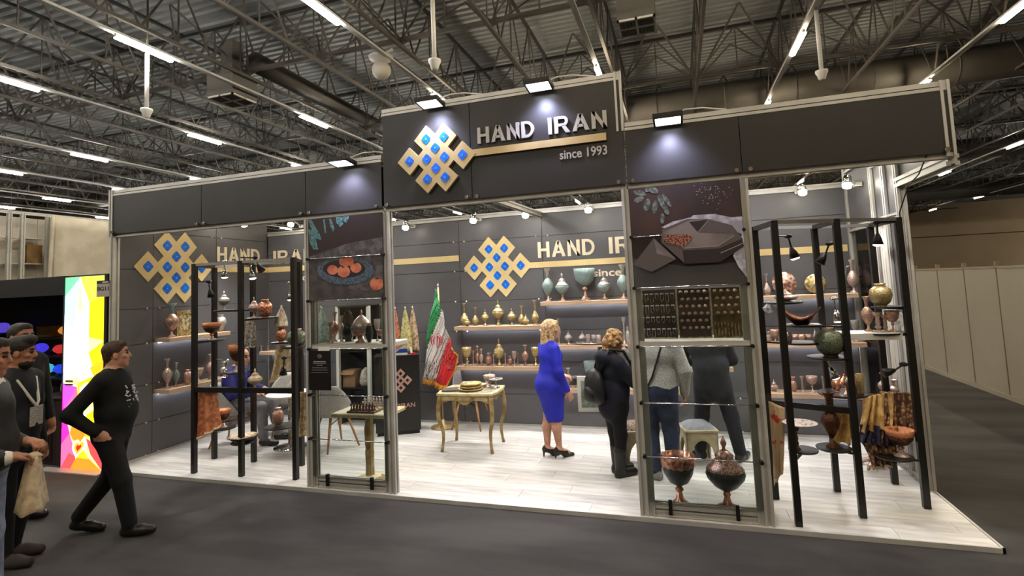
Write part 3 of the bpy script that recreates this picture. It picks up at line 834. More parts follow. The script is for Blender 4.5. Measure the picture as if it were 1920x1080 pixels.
# dark box photograph
P2 = Print(PP[3], (6.5, 0, 0), -0.0245, (6.535, 7.465, 1.995, ZH-0.055))
P2([(1175, 341), (1395, 322), (1400, 420), (1180, 450)], mat('print_umber', rgb(66, 44, 38), 0.5, col2=rgb(46, 32, 30), scale=2))
P2([(1180, 485), (1290, 500), (1400, 490), (1404, 540), (1182, 545)], mat('print_table_grey', rgb(72, 70, 70), 0.5))
LEAF2 = mat('print_grey_leaf', rgb(112, 118, 106), 0.5, col2=rgb(64, 70, 62), scale=30)
for x, y_, rx, ry, ro in ((1200, 362, 12, 5, 0.2), (1198, 374, 10, 5, -0.4), (1213, 384, 6, 12, 0.2), (1228, 388, 5, 13, 0.15), (1240, 378, 5, 14, -0.4), (1250, 376, 4, 15, -0.6), (1248, 392, 5, 12, -0.4), (1224, 356, 11, 6, 0.5), (1242, 410, 4, 10, 0.05), (1215, 352, 6, 9, 0.4)):
    P2(ell(x, y_, rx, ry, 14, 0, ro), LEAF2)
FLECK = mat('print_flecks', rgb(150, 128, 120), 0.5)
random.seed(3)
for k in range(60):
    x, y_ = random.gauss(1335, 18), random.gauss(362, 12); r = random.uniform(0.5, 1.5)
    P2([(x-r, y_), (x, y_-r), (x+r, y_), (x, y_+r)], FLECK)
CLOTH_P = mat('print_white_cloth', rgb(200, 196, 204), 0.6, col2=rgb(150, 146, 156), scale=12)
P2([(1240, 427), (1262, 416), (1295, 408), (1300, 404), (1340, 402), (1370, 408), (1398, 406), (1404, 520), (1384, 500), (1374, 480), (1390, 440), (1345, 418), (1260, 430)], CLOTH_P)
BXA = mat('print_box_top', rgb(134, 122, 118), 0.4, col2=rgb(110, 100, 97), scale=5)
BXB = mat('print_box_side', rgb(50, 42, 42), 0.4); BXC = mat('print_box_edge', rgb(150, 140, 138), 0.4); BXD = mat('print_box_mid', rgb(94, 84, 82), 0.4)
P2([(1242, 430), (1290, 411), (1328, 411), (1372, 423), (1392, 448), (1394, 462), (1350, 490), (1348, 492), (1285, 495), (1240, 455)], BXD)
P2([(1244, 436), (1294, 413), (1326, 412), (1368, 425), (1376, 441), (1345, 462), (1282, 466), (1244, 452)], BXA)
P2([(1292, 417), (1328, 412), (1308, 436)], BXB)
P2([(1328, 412), (1370, 426), (1372, 438), (1308, 436)], BXD)
P2([(1280, 470), (1348, 466), (1390, 448), (1394, 462), (1350, 492), (1283, 495)], BXB)
for a, b in (((1328, 412), (1306, 438)), ((1376, 441), (1345, 461)), ((1345, 461), (1282, 465)), ((1350, 474), (1394, 455))):
    P2([a, b, (b[0]+0.3, b[1]+1.6), (a[0]+0.3, a[1]+1.6)], BXC)
P2([(1246, 440), (1290, 440), (1298, 446), (1282, 464), (1262, 458), (1245, 454)], mat('print_nuts', rgb(178, 112, 84), 0.5, col2=rgb(60, 34, 26), scale=70, detail=3, mix=(0.45, 0.55)))
P2([(1181, 497), (1226, 447), (1268, 486), (1222, 510)], BXD)
P2([(1226, 447), (1232, 476), (1255, 482), (1268, 486)], BXA)
# info poster hung on the first showcase
p0, p1 = aty(579, 657, -0.06), aty(621, 732, -0.06); w_, h_ = p1[0]-p0[0], p0[2]-p1[2]
t = thing('info_poster', 'small black information poster hung on the persimmon showcase', 'poster', (p0[0], -0.06, p1[2]))
ob('sheet', MB().box(0, -0.003, 0, w_, 0.003, h_), BLACK, t)
INK = mat('poster_ink', rgb(150, 146, 142), 0.6)
frp = frame((0, -0.0031, 0), (1, 0, 0), (0, -1, 0))
emblem(t, w_/2, h_*0.85, w_*0.022*1.3, h_*0.017, frp, 0.001, INK, BLACK)
for k, (v, wd, hh) in enumerate(((0.70, 0.56, 0.028), (0.665, 0.6, 0.008), (0.62, 0.26, 0.012), (0.555, 0.68, 0.012), (0.50, 0.7, 0.012), (0.44, 0.78, 0.005))):
    ob('text_line', MB().box(w_*(0.5-wd/2), -0.0042, h_*v, w_*(0.5+wd/2), -0.003, h_*(v+hh)), INK, t)
ob('tape', MB().box(w_*0.45, -0.005, h_*0.99, w_*0.95, 0.004, h_*1.09), WHITE, t)

# ================================================================ DISPLAY RACKS
def pole_px(F): return [atz(x, y_, 0.0) for x, y_ in F]
class Rack: pass
def rack(label, F, B, H):
    r = Rack(); r.o = Vector(F[0]); r.t = thing('display_rack', label, 'rack', tuple(F[0])); r.posts = [Vector(p) for p in F+B]
    for p in r.posts:
        q = p-r.o; ob('post', MB().bbox(q.x-0.027, q.y-0.027, 0, q.x+0.027, q.y+0.027, H, 0.003), BLACK, r.t)
    for i in range(3):
        a, b = Vector(F[i])-r.o, Vector(B[i])-r.o
        ob('top_bar', MB().bar(a+Vector((0, 0, H-0.02)), b+Vector((0, 0, H-0.02)), 0.04), BLKM, r.t)
    GM = mat('rack_bar_grey', rgb(176, 174, 170), 0.3, 0.6)
    for L_ in (F, B):
        for i in range(2):
            a, b = Vector(L_[i])-r.o, Vector(L_[i+1])-r.o
            ob('top_bar', MB().bar(a+Vector((0, 0, H-0.015)), b+Vector((0, 0, H-0.015)), 0.03), GM, r.t)
    return r
def tray(r, px, py, Y, rad, white=False):
    p = Vector(aty(px, py, Y)); q = p-r.o
    a = min(r.posts, key=lambda s_: (s_.x-p.x)**2+(s_.y-p.y)**2)-r.o
    tr_ = ob('tray', MB().lathe([(rad*0.5, -0.022), (rad*0.96, -0.016), (rad, -0.004), (rad, 0.0), (rad*0.93, -0.003), (0.001, -0.003)], 24), BLACK if not white else WHITE, r.t, q, smooth=True)
    d = Vector((a.x-q.x, a.y-q.y, 0))
    ob('arm', MB().bar((0, 0, -0.02), (d.x, d.y, -0.02), 0.02, 0.015), BLKM, tr_)
    return p
def mini_lamp(r, px, py, Y, tgt=(0, 0, -1), lit=True, silver=False):
    """small clip lamp on an arm from the nearest post; px,py is the shade mouth"""
    p = Vector(aty(px, py, Y)); q = p-r.o
    a = min(r.posts, key=lambda s_: (s_.x-p.x)**2+(s_.y-p.y)**2)-r.o
    m_ = CHROME if silver else BLKM
    v = Vector(tgt).normalized()
    L_ = ob('lamp_shade', MB().tube([-v*0.1, -v*0.06, v*0.0], [0.015, 0.03, 0.045], 12), m_, r.t, q, smooth=True)
    jb = -v*0.17+Vector((0, 0, 0.03))
    ob('lamp_stem', MB().tube([-v*0.1, jb], 0.008, 6), m_, L_)
    ob('lamp_joint', MB().lathe([(0.035*math.sin(PI*k/6), 0.02*-math.cos(PI*k/6)) for k in range(7)], 12, tuple(jb)), m_, L_, smooth=True)
    ob('lamp_arm', MB().tube([jb, Vector((a.x-q.x, a.y-q.y, jb.z))], 0.009, 6), m_, L_)
    if lit: spot_light('rack_beam', tuple(p+v*0.03), tuple(p+v), 7.0, (1.0, 0.95, 0.88), 80, 0.6, 0.02)
    if lit: ob('lamp_bulb', MB().tube([v*0.0, v*0.012], [0.04, 0.025], 12), mat('mini_bulb', (1, 1, 1), 0.5, emit=rgb(255, 244, 224), estr=8.0), L_)
LF = pole_px([(364, 887), (453, 893), (555, 899)]); LB = pole_px([(402, 860), (476, 866), (566, 873)])
RF = pole_px([(1498, 986), (1618, 970), (1738, 953)]); RB = pole_px([(1455, 935), (1570, 921)])
RB.append(RF[2]+(RB[1]-RF[1]))
RL = rack('black display rack with round trays in the seated man bay', LF, LB, 2.5)
RR = rack('black display rack with round trays at the aisle corner', RF, RB, 2.52)
for i in range(2):
    a, b = Vector(LF[i]), Vector(LF[i+1]); za = 0.98
    ob('mid_rail', MB().bar(a-RL.o+Vector((0, 0, za)), b-RL.o+Vector((0, 0, za)), 0.035, 0.06), BLACK, RL.t)
a, b = Vector(RB[0]), Vector(RF[1])
za, zb = aty(1440, 753, RB[0][1])[2], aty(1594, 772, RF[1][1])[2]
zr = (za+zb)/2
ob('mid_rail', MB().bar(a-RR.o+Vector((0, 0, zr)), b-RR.o+Vector((0, 0, zr)), 0.035, 0.05), BLACK, RR.t)
mini_lamp(RL, 396, 557, 0.3, (0.25, 0, -1), False); mini_lamp(RL, 545, 562, 0.35, silver=True); mini_lamp(RL, 531, 703, 0.3, (-0.1, 0, -1), False)
mini_lamp(RL, 474, 522, 0.35, (0.2, 0, -1), True, True); mini_lamp(RL, 491, 508, 0.3, (0.6, 0, -0.8), False); mini_lamp(RL, 421, 520, 0.4, (0, 0, -1), True, True)
mini_lamp(RL, 420, 705, 0.45, (-0.3, 0, -1), True, True)
mini_lamp(RR, 1491, 484, 0.25, (0.25, 0, -1)); mini_lamp(RR, 1537, 494, 0.5, (-0.5, 0, -0.8), False); mini_lamp(RR, 1646, 459, 0.55, (-0.05, 0, -1))
mini_lamp(RR, 1572, 602, 0.5, (0.1, 0, -1), True, True); mini_lamp(RR, 1655, 700, 0.6, (-1, 0, -0.3), False); mini_lamp(RR, 1567, 708, 0.5, (0.4, 0, -1), True, True)

# ================================================================ COUNTER, FLAG
a, b = atz(705, 820), atz(790, 812)
ang = math.atan2(b[1]-a[1], b[0]-a[0]); cw = math.hypot(b[1]-a[1], b[0]-a[0]); CH = aty(790, 664, b[1])[2]
t = thing('reception_counter', 'black reception counter printed with a copper knot emblem', 'counter', (a[0], a[1], 0), ang)
ob('body', MB().bbox(0, 0, 0.05, cw, 0.42, CH-0.02, 0.004), BLACK, t)
ob('plinth', MB().box(0.02, 0.02, 0, cw-0.02, 0.4, 0.05), BLKM, t)
ob('top', MB().bbox(-0.006, -0.006, CH-0.02, cw+0.006, 0.43, CH, 0.003), BLACK, t)
PINK = mat('copper_print', rgb(200, 160, 150), 0.45, 0.3)
frc = frame((0, 0, 0), (1, 0, 0), (0, -1, 0))
emblem(t, cw*0.5, CH*0.68, cw*0.075, cw*0.08, frc, 0.004, PINK, BLACK)
letters(t, 'HANDIRAN', frc, cw*0.14, CH*0.34, 0.085, cw*0.74, 0.004, PINK, 0.001)
COUNTER = (np.array(a), ang, cw, CH)
def on_counter(u, v): 
    return Vector((a[0]+u*math.cos(ang)-v*math.sin(ang), a[1]+u*math.sin(ang)+v*math.cos(ang), CH))

FY = 2.38
ft = aty(817, 541, FY)
t = thing('flag', 'Iranian flag in green, white and red draped from a pole', 'flag', (ft[0], FY, 0))
lf = [(817, 541), (811, 590), (803, 645), (797, 690), (790, 717)]; rt_ = [(817.5, 541), (830, 582), (847, 640), (861, 667), (857, 690), (833, 734)]
def along(L_, s):
    d = [0.0]
    for i in range(1, len(L_)): d.append(d[-1]+math.dist(L_[i], L_[i-1]))
    s *= d[-1]
    for i in range(1, len(L_)):
        if s <= d[i]+1e-9:
            k = (s-d[i-1])/(d[i]-d[i-1]); return tuple(L_[i-1][j]*(1-k)+L_[i][j]*k for j in (0, 1))
    return L_[-1]
N = 36; gp = {}
for j in range(N+1):
    A, B_ = along(lf, j/N), along(rt_, j/N)
    for i in range(N+1):
        x, y_ = A[0]+(B_[0]-A[0])*i/N, A[1]+(B_[1]-A[1])*i/N
        c = ((x-830)*80+(y_-580)*30)/85.4; e = (-(x-830)*30+(y_-580)*80)/85.4
        dep = 0.035*math.sin(c*0.22+0.6)*min(1, j/8)+0.012*math.sin(c*0.55+e*0.02)
        w3 = aty(x, y_, FY); gp[i, j] = (w3[0]-ft[0], dep-0.06*math.sin(PI*j/N), w3[2], c, x, y_)
reg = {k: MB() for k in ('green', 'white', 'red', 'fringe')}
for j in range(N):
    for i in range(N):
        q = [gp[i, j], gp[i+1, j], gp[i+1, j+1], gp[i, j+1]]; c = sum(p[3] for p in q)/4
        k = 'green' if c < 0 else 'white' if c < 33 else 'red'
        if (j >= N-2) or (i >= N-2 and j > N*0.55) : k = 'fringe'
        reg[k].add([p[:3] for p in q], [(0, 1, 2, 3)])
for k, cc in (('green', (38, 148, 84)), ('white', (232, 228, 226)), ('red', (222, 24, 36)), ('fringe', (232, 160, 44))):
    o = ob(k+('_stripe' if k != 'fringe' else ''), reg[k], mat('flag_'+k, rgb(*cc), 0.75, sheen=0.2), t, smooth=True, solid=0.004)
    bw = o.modifiers.new('weld', 'WELD'); bw.merge_threshold = 0.0004; o.modifiers.move(1, 0)
ob('pole', MB().tube([(0.02, 0.06, 0.0), (0.02, 0.04, ft[2]+0.02)], 0.014, 8), GOLD, t, smooth=True)
ob('finial', MB().lathe([(0.012, 0), (0.02, 0.02), (0.004, 0.07)], 8, (0.02, 0.04, ft[2]+0.02)), CHROME, t)
ob('pole_base', MB().lathe([(0.18, 0), (0.18, 0.02), (0.04, 0.05), (0.02, 0.12)], 16, (0.02, 0.06, 0)), GOLD, t, smooth=True)
emb = MB()
def fpt(x, y_): 
    w3 = aty(x, y_, FY); return (w3[0]-ft[0], -0.13, w3[2])
for sgn in (-1, 1):
    for rr in (6.0, 11.0):
        emb.tube([fpt(826+sgn*(rr*math.sin(th))*0.95-1.5*math.cos(th)*0, 637-11.5*math.cos(th)*(0.8 if rr < 8 else 1)) for th in [0.45+k*(2.45-0.45)/8 for k in range(9)]], [0.003+0.006*math.sin(PI*k/8) for k in range(9)], 6)
emb.tube([fpt(827, 628), fpt(826, 649)], [0.009, 0.004], 6); emb.tube([fpt(822, 624), fpt(827, 626), fpt(831, 623)], 0.004, 6)
ob('flag_emblem', emb, mat('flag_emblem_red', rgb(190, 40, 60), 0.7), t)

# ================================================================ FURNITURE
def cabriole(mb_, x, y, H, ox, oy, r=0.022):
    pts, rs = [], []
    for k in range(11):
        s = k/10; z = H*(1-s); bul = 0.035*math.sin(PI*min(1, s*1.6)) - 0.03*math.sin(PI*max(0, (s-0.45)/0.55))
        pts.append((x+ox*bul, y+oy*bul, z)); rs.append(r*(1.5-0.75*s) if s < 0.93 else r*1.0)
    return mb_.tube(pts, rs, 8)
GW = mat('antique_gold_wood', rgb(186, 164, 112), 0.45, 0.15, col2=rgb(140, 116, 70), scale=9, detail=5)
GWL = mat('cream_gold_edge', rgb(226, 212, 168), 0.45, 0.1, col2=rgb(206, 188, 140), scale=14)
corners = [atz(820, 846), atz(914, 850), atz(950, 831), atz(868, 825)]
cxy = sum(corners)/4; d1 = corners[1]-corners[0]; gang = math.atan2(d1[1], d1[0])
TH = 0.735; tw, td = 0.78, 0.6
t = thing('carved_table', 'antique gold carved table with cabriole legs', 'table', (cxy[0], cxy[1], 0), gang)
tp_ = []
for k in range(40):
    w = 2*PI*k/40; c_, s_ = math.cos(w), math.sin(w); q = max(abs(c_), abs(s_)); wob = 1+0.03*math.cos(4*w)*1.0-0.015*math.cos(8*w)
    tp_.append((c_/q*(tw/2)*wob, s_/q*(td/2)*wob))
ob('table_top', MB().prism(tp_, 0.028, lambda u, v, w: (u, v, TH-0.028+w)), GWL, t)
ob('top_inset', MB().prism([(u*0.86, v*0.86) for u, v in tp_], 0.002, lambda u, v, w: (u, v, TH-0.0005+w)), mat('table_inset', rgb(176, 170, 152), 0.4, col2=rgb(120, 112, 96), scale=20), t)
for sx, sy in ((-1, -1), (1, -1), (1, 1), (-1, 1)):
    ob('leg', cabriole(MB(), sx*tw*0.43, sy*td*0.42, TH-0.03, sx*0.7, sy*0.7), GW, t, smooth=True)
for y_ in (-td*0.43, td*0.43):
    ap = [(-tw*0.42, TH-0.03), (tw*0.42, TH-0.03)]+[(tw*0.42-tw*0.84*k/16, TH-0.105-0.02*math.cos(2*PI*k/16*2)-(0.02 if 6 < k < 10 else 0)) for k in range(17)]
    ob('apron', MB().prism(ap, 0.02, lambda u, v, w, y_=y_: (u, y_-0.01+w, v)), GW, t)
for x_ in (-tw*0.43, tw*0.43):
    ap = [(-td*0.4, TH-0.03), (td*0.4, TH-0.03)]+[(td*0.4-td*0.8*k/12, TH-0.105-0.02*math.cos(2*PI*k/12*2)) for k in range(13)]
    ob('apron', MB().prism(ap, 0.02, lambda u, v, w, x_=x_: (x_-0.01+w, u, v)), GW, t)
for k in (-1, 0, 1):
    ob('apron_moulding', MB().box(k*0.22-0.085, -td*0.43-0.016, TH-0.09, k*0.22+0.085, -td*0.43-0.009, TH-0.045), GWL, t)
GT = (cxy, gang, TH)
def on_gold(u, v): return Vector((cxy[0]+u*math.cos(gang)-v*math.sin(gang), cxy[1]+u*math.sin(gang)+v*math.cos(gang), TH+0.002))

# chess table
q = np.array([3.56, 0.275, 0.0]); CT = 0.765
t = thing('chess_table', 'gilded pedestal table set with a chess board', 'table', (q[0], q[1], 0), math.radians(1))
ob('base', MB().lathe([(0.19, 0), (0.19, 0.025), (0.17, 0.035)], 8), GW, t)
ob('base_step', MB().lathe([(0.13, 0.035), (0.125, 0.06), (0.06, 0.075)], 8), GWL, t)
ob('column', MB().lathe([(0.05, 0.07), (0.045, 0.2), (0.05, 0.32), (0.043, 0.36), (0.05, 0.4), (0.055, 0.58), (0.042, 0.62), (0.046, CT-0.04)], 8), GW, t)
ob('table_top', MB().bbox(-0.34, -0.215, CT-0.04, 0.34, 0.215, CT, 0.008), GWL, t)
ob('top_inset', MB().box(-0.31, -0.19, CT-0.001, 0.31, 0.19, CT+0.001), mat('pale_inlay', rgb(224, 214, 190), 0.35), t)
crot = math.radians(1); cb = Vector((q[0]+0.0, q[1]+0.0, CT+0.001))
bd = thing('chess_board', 'inlaid chess board on the gilded pedestal table', 'chess board', tuple(cb), crot)
ob('frame', MB().bbox(-0.17, -0.17, 0, 0.17, 0.17, 0.018, 0.003), mat('walnut', rgb(92, 62, 44), 0.4), bd)
sq1 = MB().box(0.001, 0.001, 0.018, 0.037, 0.037, 0.02).mesh('square'); sq1.materials.append(mat('chess_light', rgb(214, 190, 150), 0.4))
sq2 = sq1.copy(); sq2.materials.clear(); sq2.materials.append(mat('chess_dark', rgb(70, 44, 32), 0.4))
for i in range(8):
    for j in range(8): ob('square', sq1 if (i+j) % 2 else sq2, None, bd, (-0.152+0.038*i, -0.152+0.038*j, 0))
pawn = [(0.013, 0), (0.013, 0.006), (0.006, 0.015), (0.006, 0.03), (0.011, 0.036), (0.008, 0.045), (0.001, 0.05)]
king = [(0.015, 0), (0.015, 0.008), (0.008, 0.02), (0.007, 0.045), (0.012, 0.055), (0.013, 0.068), (0.005, 0.075), (0.004, 0.085), (0.001, 0.09)]
cm = {}
for nm, pf in (('pawn', pawn), ('king', king)):
    for c_, mm in (('silver', mat('chess_silver', rgb(214, 202, 190), 0.3, 0.5)), ('bronze', mat('chess_bronze', rgb(96, 62, 46), 0.35, 0.4))):
        me = MB().lathe(pf, 10).mesh(nm, True); me.materials.append(mm); cm[nm, c_] = me
for side, rows_, c_ in ((-1, (0, 1), 'bronze'), (1, (7, 6), 'silver')):
    for k, rw in enumerate(rows_):
        for i in range(8):
            nm = 'king' if k == 0 else 'pawn'
            lx, ly = -0.133+0.038*i, -0.133+0.038*rw
            w3 = cb+Vector((lx*math.cos(crot)-ly*math.sin(crot), lx*math.sin(crot)+ly*math.cos(crot), 0.0202))
            o = ob('chess_piece', cm[nm, c_], None, None, tuple(w3))
            tag(o, ('tall %s chess piece in the rear row of the board' if k == 0 else 'short %s chess pawn in the front row of the board') % c_, 'chess piece', '%s %s chess pieces' % (c_, 'tall' if k == 0 else 'short'))

# shell chairs
SHELL = mat('grey_shell', rgb(178, 176, 172), 0.6, col2=rgb(168, 166, 162), scale=30)
LEGW = mat('beech_leg', rgb(186, 138, 96), 0.45, col2=rgb(160, 114, 76), scale=6, stretch=(6, 6, 1))
def shell_chair(loc, rotz, label):
    """tub shell on four splayed legs; opens towards local +y"""
    t = thing('shell_chair', label, 'chair', tuple(loc), rotz)
    def shell(u, v):
        th = -0.5*PI+(u-0.5)*2*PI           # u=0.5 -> back (-y)
        back = (1-math.sin(th))/2            # 1 at the back, 0 in front
        hgt = 0.04+0.36*min(1, max(0, (back-0.18)/0.5))**0.8
        r = 0.235+0.03*v*back
        if v < 0.45:
            s = v/0.45; rr = r*s; z = 0.42+0.03*s*s
        else:
            s = (v-0.45)/0.55; rr = r+0.035*s*back; z = 0.45+hgt*s
        return (rr*math.cos(th)*1.05, rr*math.sin(th), z)
    ob('shell', MB().grid(shell, 36, 12, closed_u=False), SHELL, t, smooth=True, solid=0.018)
    ob('cushion', MB().lathe([(0.001, 0.435), (0.2, 0.44), (0.215, 0.455), (0.19, 0.475), (0.001, 0.48)], 24), SHELL, t, smooth=True)
    for sx in (-1, 1):
        for sy in (-1, 1):
            ob('leg', MB().tube([(sx*0.12, sy*0.12, 0.425), (sx*0.23, sy*0.23, 0.0)], [0.02, 0.012], 8), LEGW, t, smooth=True)
    fr_ = MB()
    for sx in (-1, 1): fr_.tube([(sx*0.15, -sx*0.15, 0.33), (-sx*0.15, sx*0.15, 0.33)], 0.006, 6)
    ob('under_frame', fr_, BLKM, t)
shell_chair(atz(628, 838), math.radians(-25), 'pale grey shell chair beside the gilded chess table')
shell_chair(atz(440, 832), math.radians(-75), 'pale grey shell chair carrying the seated man')
shell_chair(atz(530, 810), math.radians(150), 'pale grey shell chair facing the seated man')
shell_chair(atz(886, 800), math.radians(178), 'pale grey shell chair behind the antique gold table')
q = atz(545, 838)
t = thing('pedestal_table', 'chrome pedestal table with round foot in the seated man bay', 'table', (q[0], q[1], 0))
ob('foot', MB().lathe([(0.22, 0), (0.22, 0.008), (0.06, 0.025), (0.03, 0.05)], 28), CHROME, t, smooth=True)
ob('column', MB().tube([(0, 0, 0.04), (0, 0, 0.7)], 0.03, 14), CHROME, t, smooth=True)
ob('table_top', MB().lathe([(0.3, 0.7), (0.31, 0.71), (0.31, 0.725), (0.001, 0.728)], 32), WHITE, t)

# stools
STW = mat('pale_stool_wood', rgb(206, 192, 160), 0.5, col2=rgb(180, 164, 130), scale=8)
CUSH = mat('grey_cushion', rgb(150, 152, 160), 0.6, col2=rgb(132, 134, 142), scale=12)
def stool(loc, rotz, label, cm_):
    t = thing('arched_stool', label, 'stool', tuple(loc), rotz); h, s = 0.4, 0.17
    ob('seat_board', MB().bbox(-s-0.012, -s-0.012, h-0.025, s+0.012, s+0.012, h, 0.005), STW, t)
    ob('cushion', MB().grid(lambda u, v: ((u-0.5)*2*s*0.95, (v-0.5)*2*s*0.95, h+0.065*(1-(2*u-1)**4)*(1-(2*v-1)**4)), 13, 13), cm_, t, smooth=True)
    for k in range(4):
        arch = [(-s, 0), (-s, h-0.025), (s, h-0.025), (s, 0), (s-0.035, 0)]+[(s-0.04-0.02*math.sin(PI*m_/12)*0-(2*s-0.08)*m_/12, (0.12 if m_ in (0, 12) else 0.14+0.15*math.sin(PI*m_/12)**0.7)) for m_ in range(13)]+[(-s+0.035, 0)]
        c_, s_ = math.cos(k*PI/2), math.sin(k*PI/2)
        ob('arched_side', MB().prism(arch, 0.016, lambda u, v, w, c_=c_, s_=s_: (u*c_-(s-w)*s_, u*s_+(s-w)*c_, v)), STW, t)
    return t
stool(atz(1312, 868), math.radians(14), 'pale arched stool with grey cushion between the two men', CUSH)
stool(atz(1196, 868), math.radians(20), 'pale arched stool with patterned seat beside the backpack woman', mat('patterned_seat', rgb(170, 150, 130), 0.7, col2=rgb(90, 76, 66), scale=40))

# storage doorway against the rear wall
ax0, ax1 = aty(634, 700, SD-0.35)[0], aty(692, 700, SD-0.35)[0]; zt_ = aty(634, 575, SD-0.35)[2]
t = thing('storage_cupboard', 'open dark storage cupboard with white frame behind the chess table', 'cupboard', (ax0, SD-0.36, 0))
w_ = ax1-ax0
for x_ in (0.0, w_): ob('frame_post', MB().box(x_-0.025, 0, 0, x_+0.025, 0.05, zt_), WHITE, t)
ob('back_board', MB().box(0, 0.33, 0, w_, 0.345, zt_), BLACK, t)
for x_ in (0.0, w_-0.01): ob('side_board', MB().box(x_, 0.05, 0, x_+0.01, 0.33, zt_), BLACK, t)
ob('shelf', MB().box(0.012, 0.05, 0.55, w_-0.012, 0.325, 0.57), BLACK, t); ob('top_board', MB().box(0, 0.0, zt_-0.02, w_, 0.345, zt_), BLACK, t)
ob('shelf', MB().box(0.012, 0.05, 1.12, w_-0.012, 0.325, 1.14), BLACK, t)
bx0 = Vector((ax0+0.14, SD-0.17, 0.57))
t = thing('cardboard_box', 'brown open cardboard box inside the storage cupboard', 'box', tuple(bx0))
CARD = mat('cardboard', rgb(150, 116, 82), 0.8, col2=rgb(134, 102, 70), scale=6)
ob('body', MB().box(-0.11, -0.1, 0, 0.11, 0.1, 0.26), CARD, t)
ob('flap', MB().bar((-0.11, -0.1, 0.26), (-0.11, -0.17, 0.19), 0.02, 0.004).add([(-0.11, -0.1, 0.26), (0.11, -0.1, 0.26), (0.11, -0.16, 0.2), (-0.11, -0.16, 0.2)], [(0, 1, 2, 3)]), CARD, t)
# ================================================================ HANDICRAFTS
def vmat(n, c1, c2, metal=0.55, rough=0.3, scale=26, kind='noise', bump=0.25, mix=(0.42, 0.6)):
    return mat(n, rgb(*c1), rough, metal, col2=rgb(*c2), scale=scale, kind=kind, detail=4, bump=bump, mix=mix)
BRASS = vmat('engraved_brass', (236, 218, 166), (158, 132, 80), 0.6, 0.22)
COPPER = vmat('engraved_copper', (236, 200, 182), (146, 100, 84), 0.6, 0.22)
COPPER_R = vmat('bright_copper', (236, 176, 146), (166, 100, 76), 0.65, 0.2, scale=10)
BRONZE = vmat('dark_bronze', (112, 72, 52), (56, 34, 26))
TEAL = vmat('teal_enamel', (166, 186, 182), (96, 116, 114), 0.15, 0.3, 60, 'voronoi')
GREEN = vmat('moss_enamel', (128, 136, 112), (70, 80, 66), 0.25, 0.3, 24)
SILVER = vmat('engraved_silver', (238, 234, 228), (140, 132, 126), 0.6, 0.2, 40)
PINKS = vmat('rose_silver', (242, 222, 212), (146, 110, 100), 0.55, 0.22, 36)
CREAM = vmat('painted_cream', (228, 216, 188), (180, 150, 116), 0.0, 0.5, 30)
DKENAM = vmat('dark_enamel', (70, 76, 74), (34, 38, 40), 0.3, 0.25, 70, 'voronoi')
ORANGE = vmat('orange_fretwork', (232, 164, 116), (180, 104, 70), 0.15, 0.4, 40)
JETB = mat('jet_glaze', rgb(16, 14, 14), 0.2)
K = {}
K['goblet'] = [('foot', [(.3,0),(.3,.02),(.2,.06),(.07,.16),(.05,.28)]), ('knop', [(.05,.28),(.12,.34),(.12,.38),(.06,.44)]), ('bowl', [(.06,.44),(.25,.5),(.42,.63),(.48,.8),(.5,1.0),(.46,1.0),(.42,.8),(.3,.62),(.0,.55)])]
K['urn'] = [('foot', [(.28,0),(.28,.02),(.12,.07),(.07,.16),(.1,.19),(.07,.23)]), ('body', [(.08,.23),(.3,.31),(.47,.42),(.5,.48),(.46,.54)]), ('lid', [(.48,.54),(.42,.58),(.3,.64),(.22,.7),(.24,.73),(.1,.8)]), ('finial', [(.06,.8),(.035,.84),(.08,.9),(.05,.95),(.01,1)])]
K['vase'] = [('foot', [(.32,0),(.32,.02),(.1,.08),(.08,.17)]), ('body', [(.1,.17),(.3,.28),(.5,.45),(.46,.55),(.26,.65),(.15,.7)]), ('neck', [(.15,.7),(.12,.78),(.18,.9),(.32,1.0),(.28,1.0),(.08,.82)])]
K['bottle'] = [('foot', [(.34,0),(.3,.03),(.2,.06)]), ('body', [(.2,.06),(.45,.16),(.5,.24),(.42,.36),(.22,.48),(.12,.56)]), ('neck', [(.12,.56),(.09,.7),(.1,.9),(.3,.98),(.3,1.0),(.08,.95)])]
K['drop'] = [('foot', [(.3,0),(.2,.05),(.15,.1)]), ('body', [(.15,.1),(.42,.22),(.5,.36),(.42,.5),(.34,.54)]), ('lid', [(.36,.54),(.2,.66),(.09,.8),(.05,.9),(.01,1)])]
K['candlestick'] = [('foot', [(.5,0),(.46,.04),(.2,.1),(.15,.16)]), ('stem', [(.15,.16),(.3,.26),(.15,.36),(.22,.5),(.14,.64),(.2,.8)]), ('cup', [(.2,.8),(.38,.86),(.42,.98),(.45,1.0),(.2,1.0)])]
K['jar'] = [('foot', [(.3,0),(.28,.03),(.2,.06)]), ('body', [(.2,.06),(.42,.2),(.5,.42),(.45,.6),(.28,.74)]), ('neck', [(.28,.74),(.2,.82),(.24,.94),(.34,1.0),(.28,1.0),(.1,.85)])]
K['pot'] = [('foot', [(.24,0),(.22,.05)]), ('body', [(.22,.05),(.4,.2),(.5,.5),(.44,.74),(.26,.88)]), ('rim', [(.26,.88),(.2,.93),(.28,1.0),(.24,1.0),(.1,.9)])]
K['compote'] = [('foot', [(.28,0),(.28,.03),(.12,.12),(.07,.25)]), ('knop', [(.07,.25),(.13,.31),(.07,.38)]), ('bowl', [(.08,.38),(.28,.46),(.42,.62),(.47,.78),(.43,.8),(.3,.6),(.0,.52)]), ('fretted_rim', [(.47,.78),(.5,1.0),(.47,1.0),(.43,.79)])]
K['cup'] = [('body', [(.3,0),(.4,.1),(.48,.6),(.5,1.0),(.44,1.0),(.4,.3),(.0,.2)]), ('band', [(.46,.55),(.5,.6),(.5,.7),(.47,.72)])]
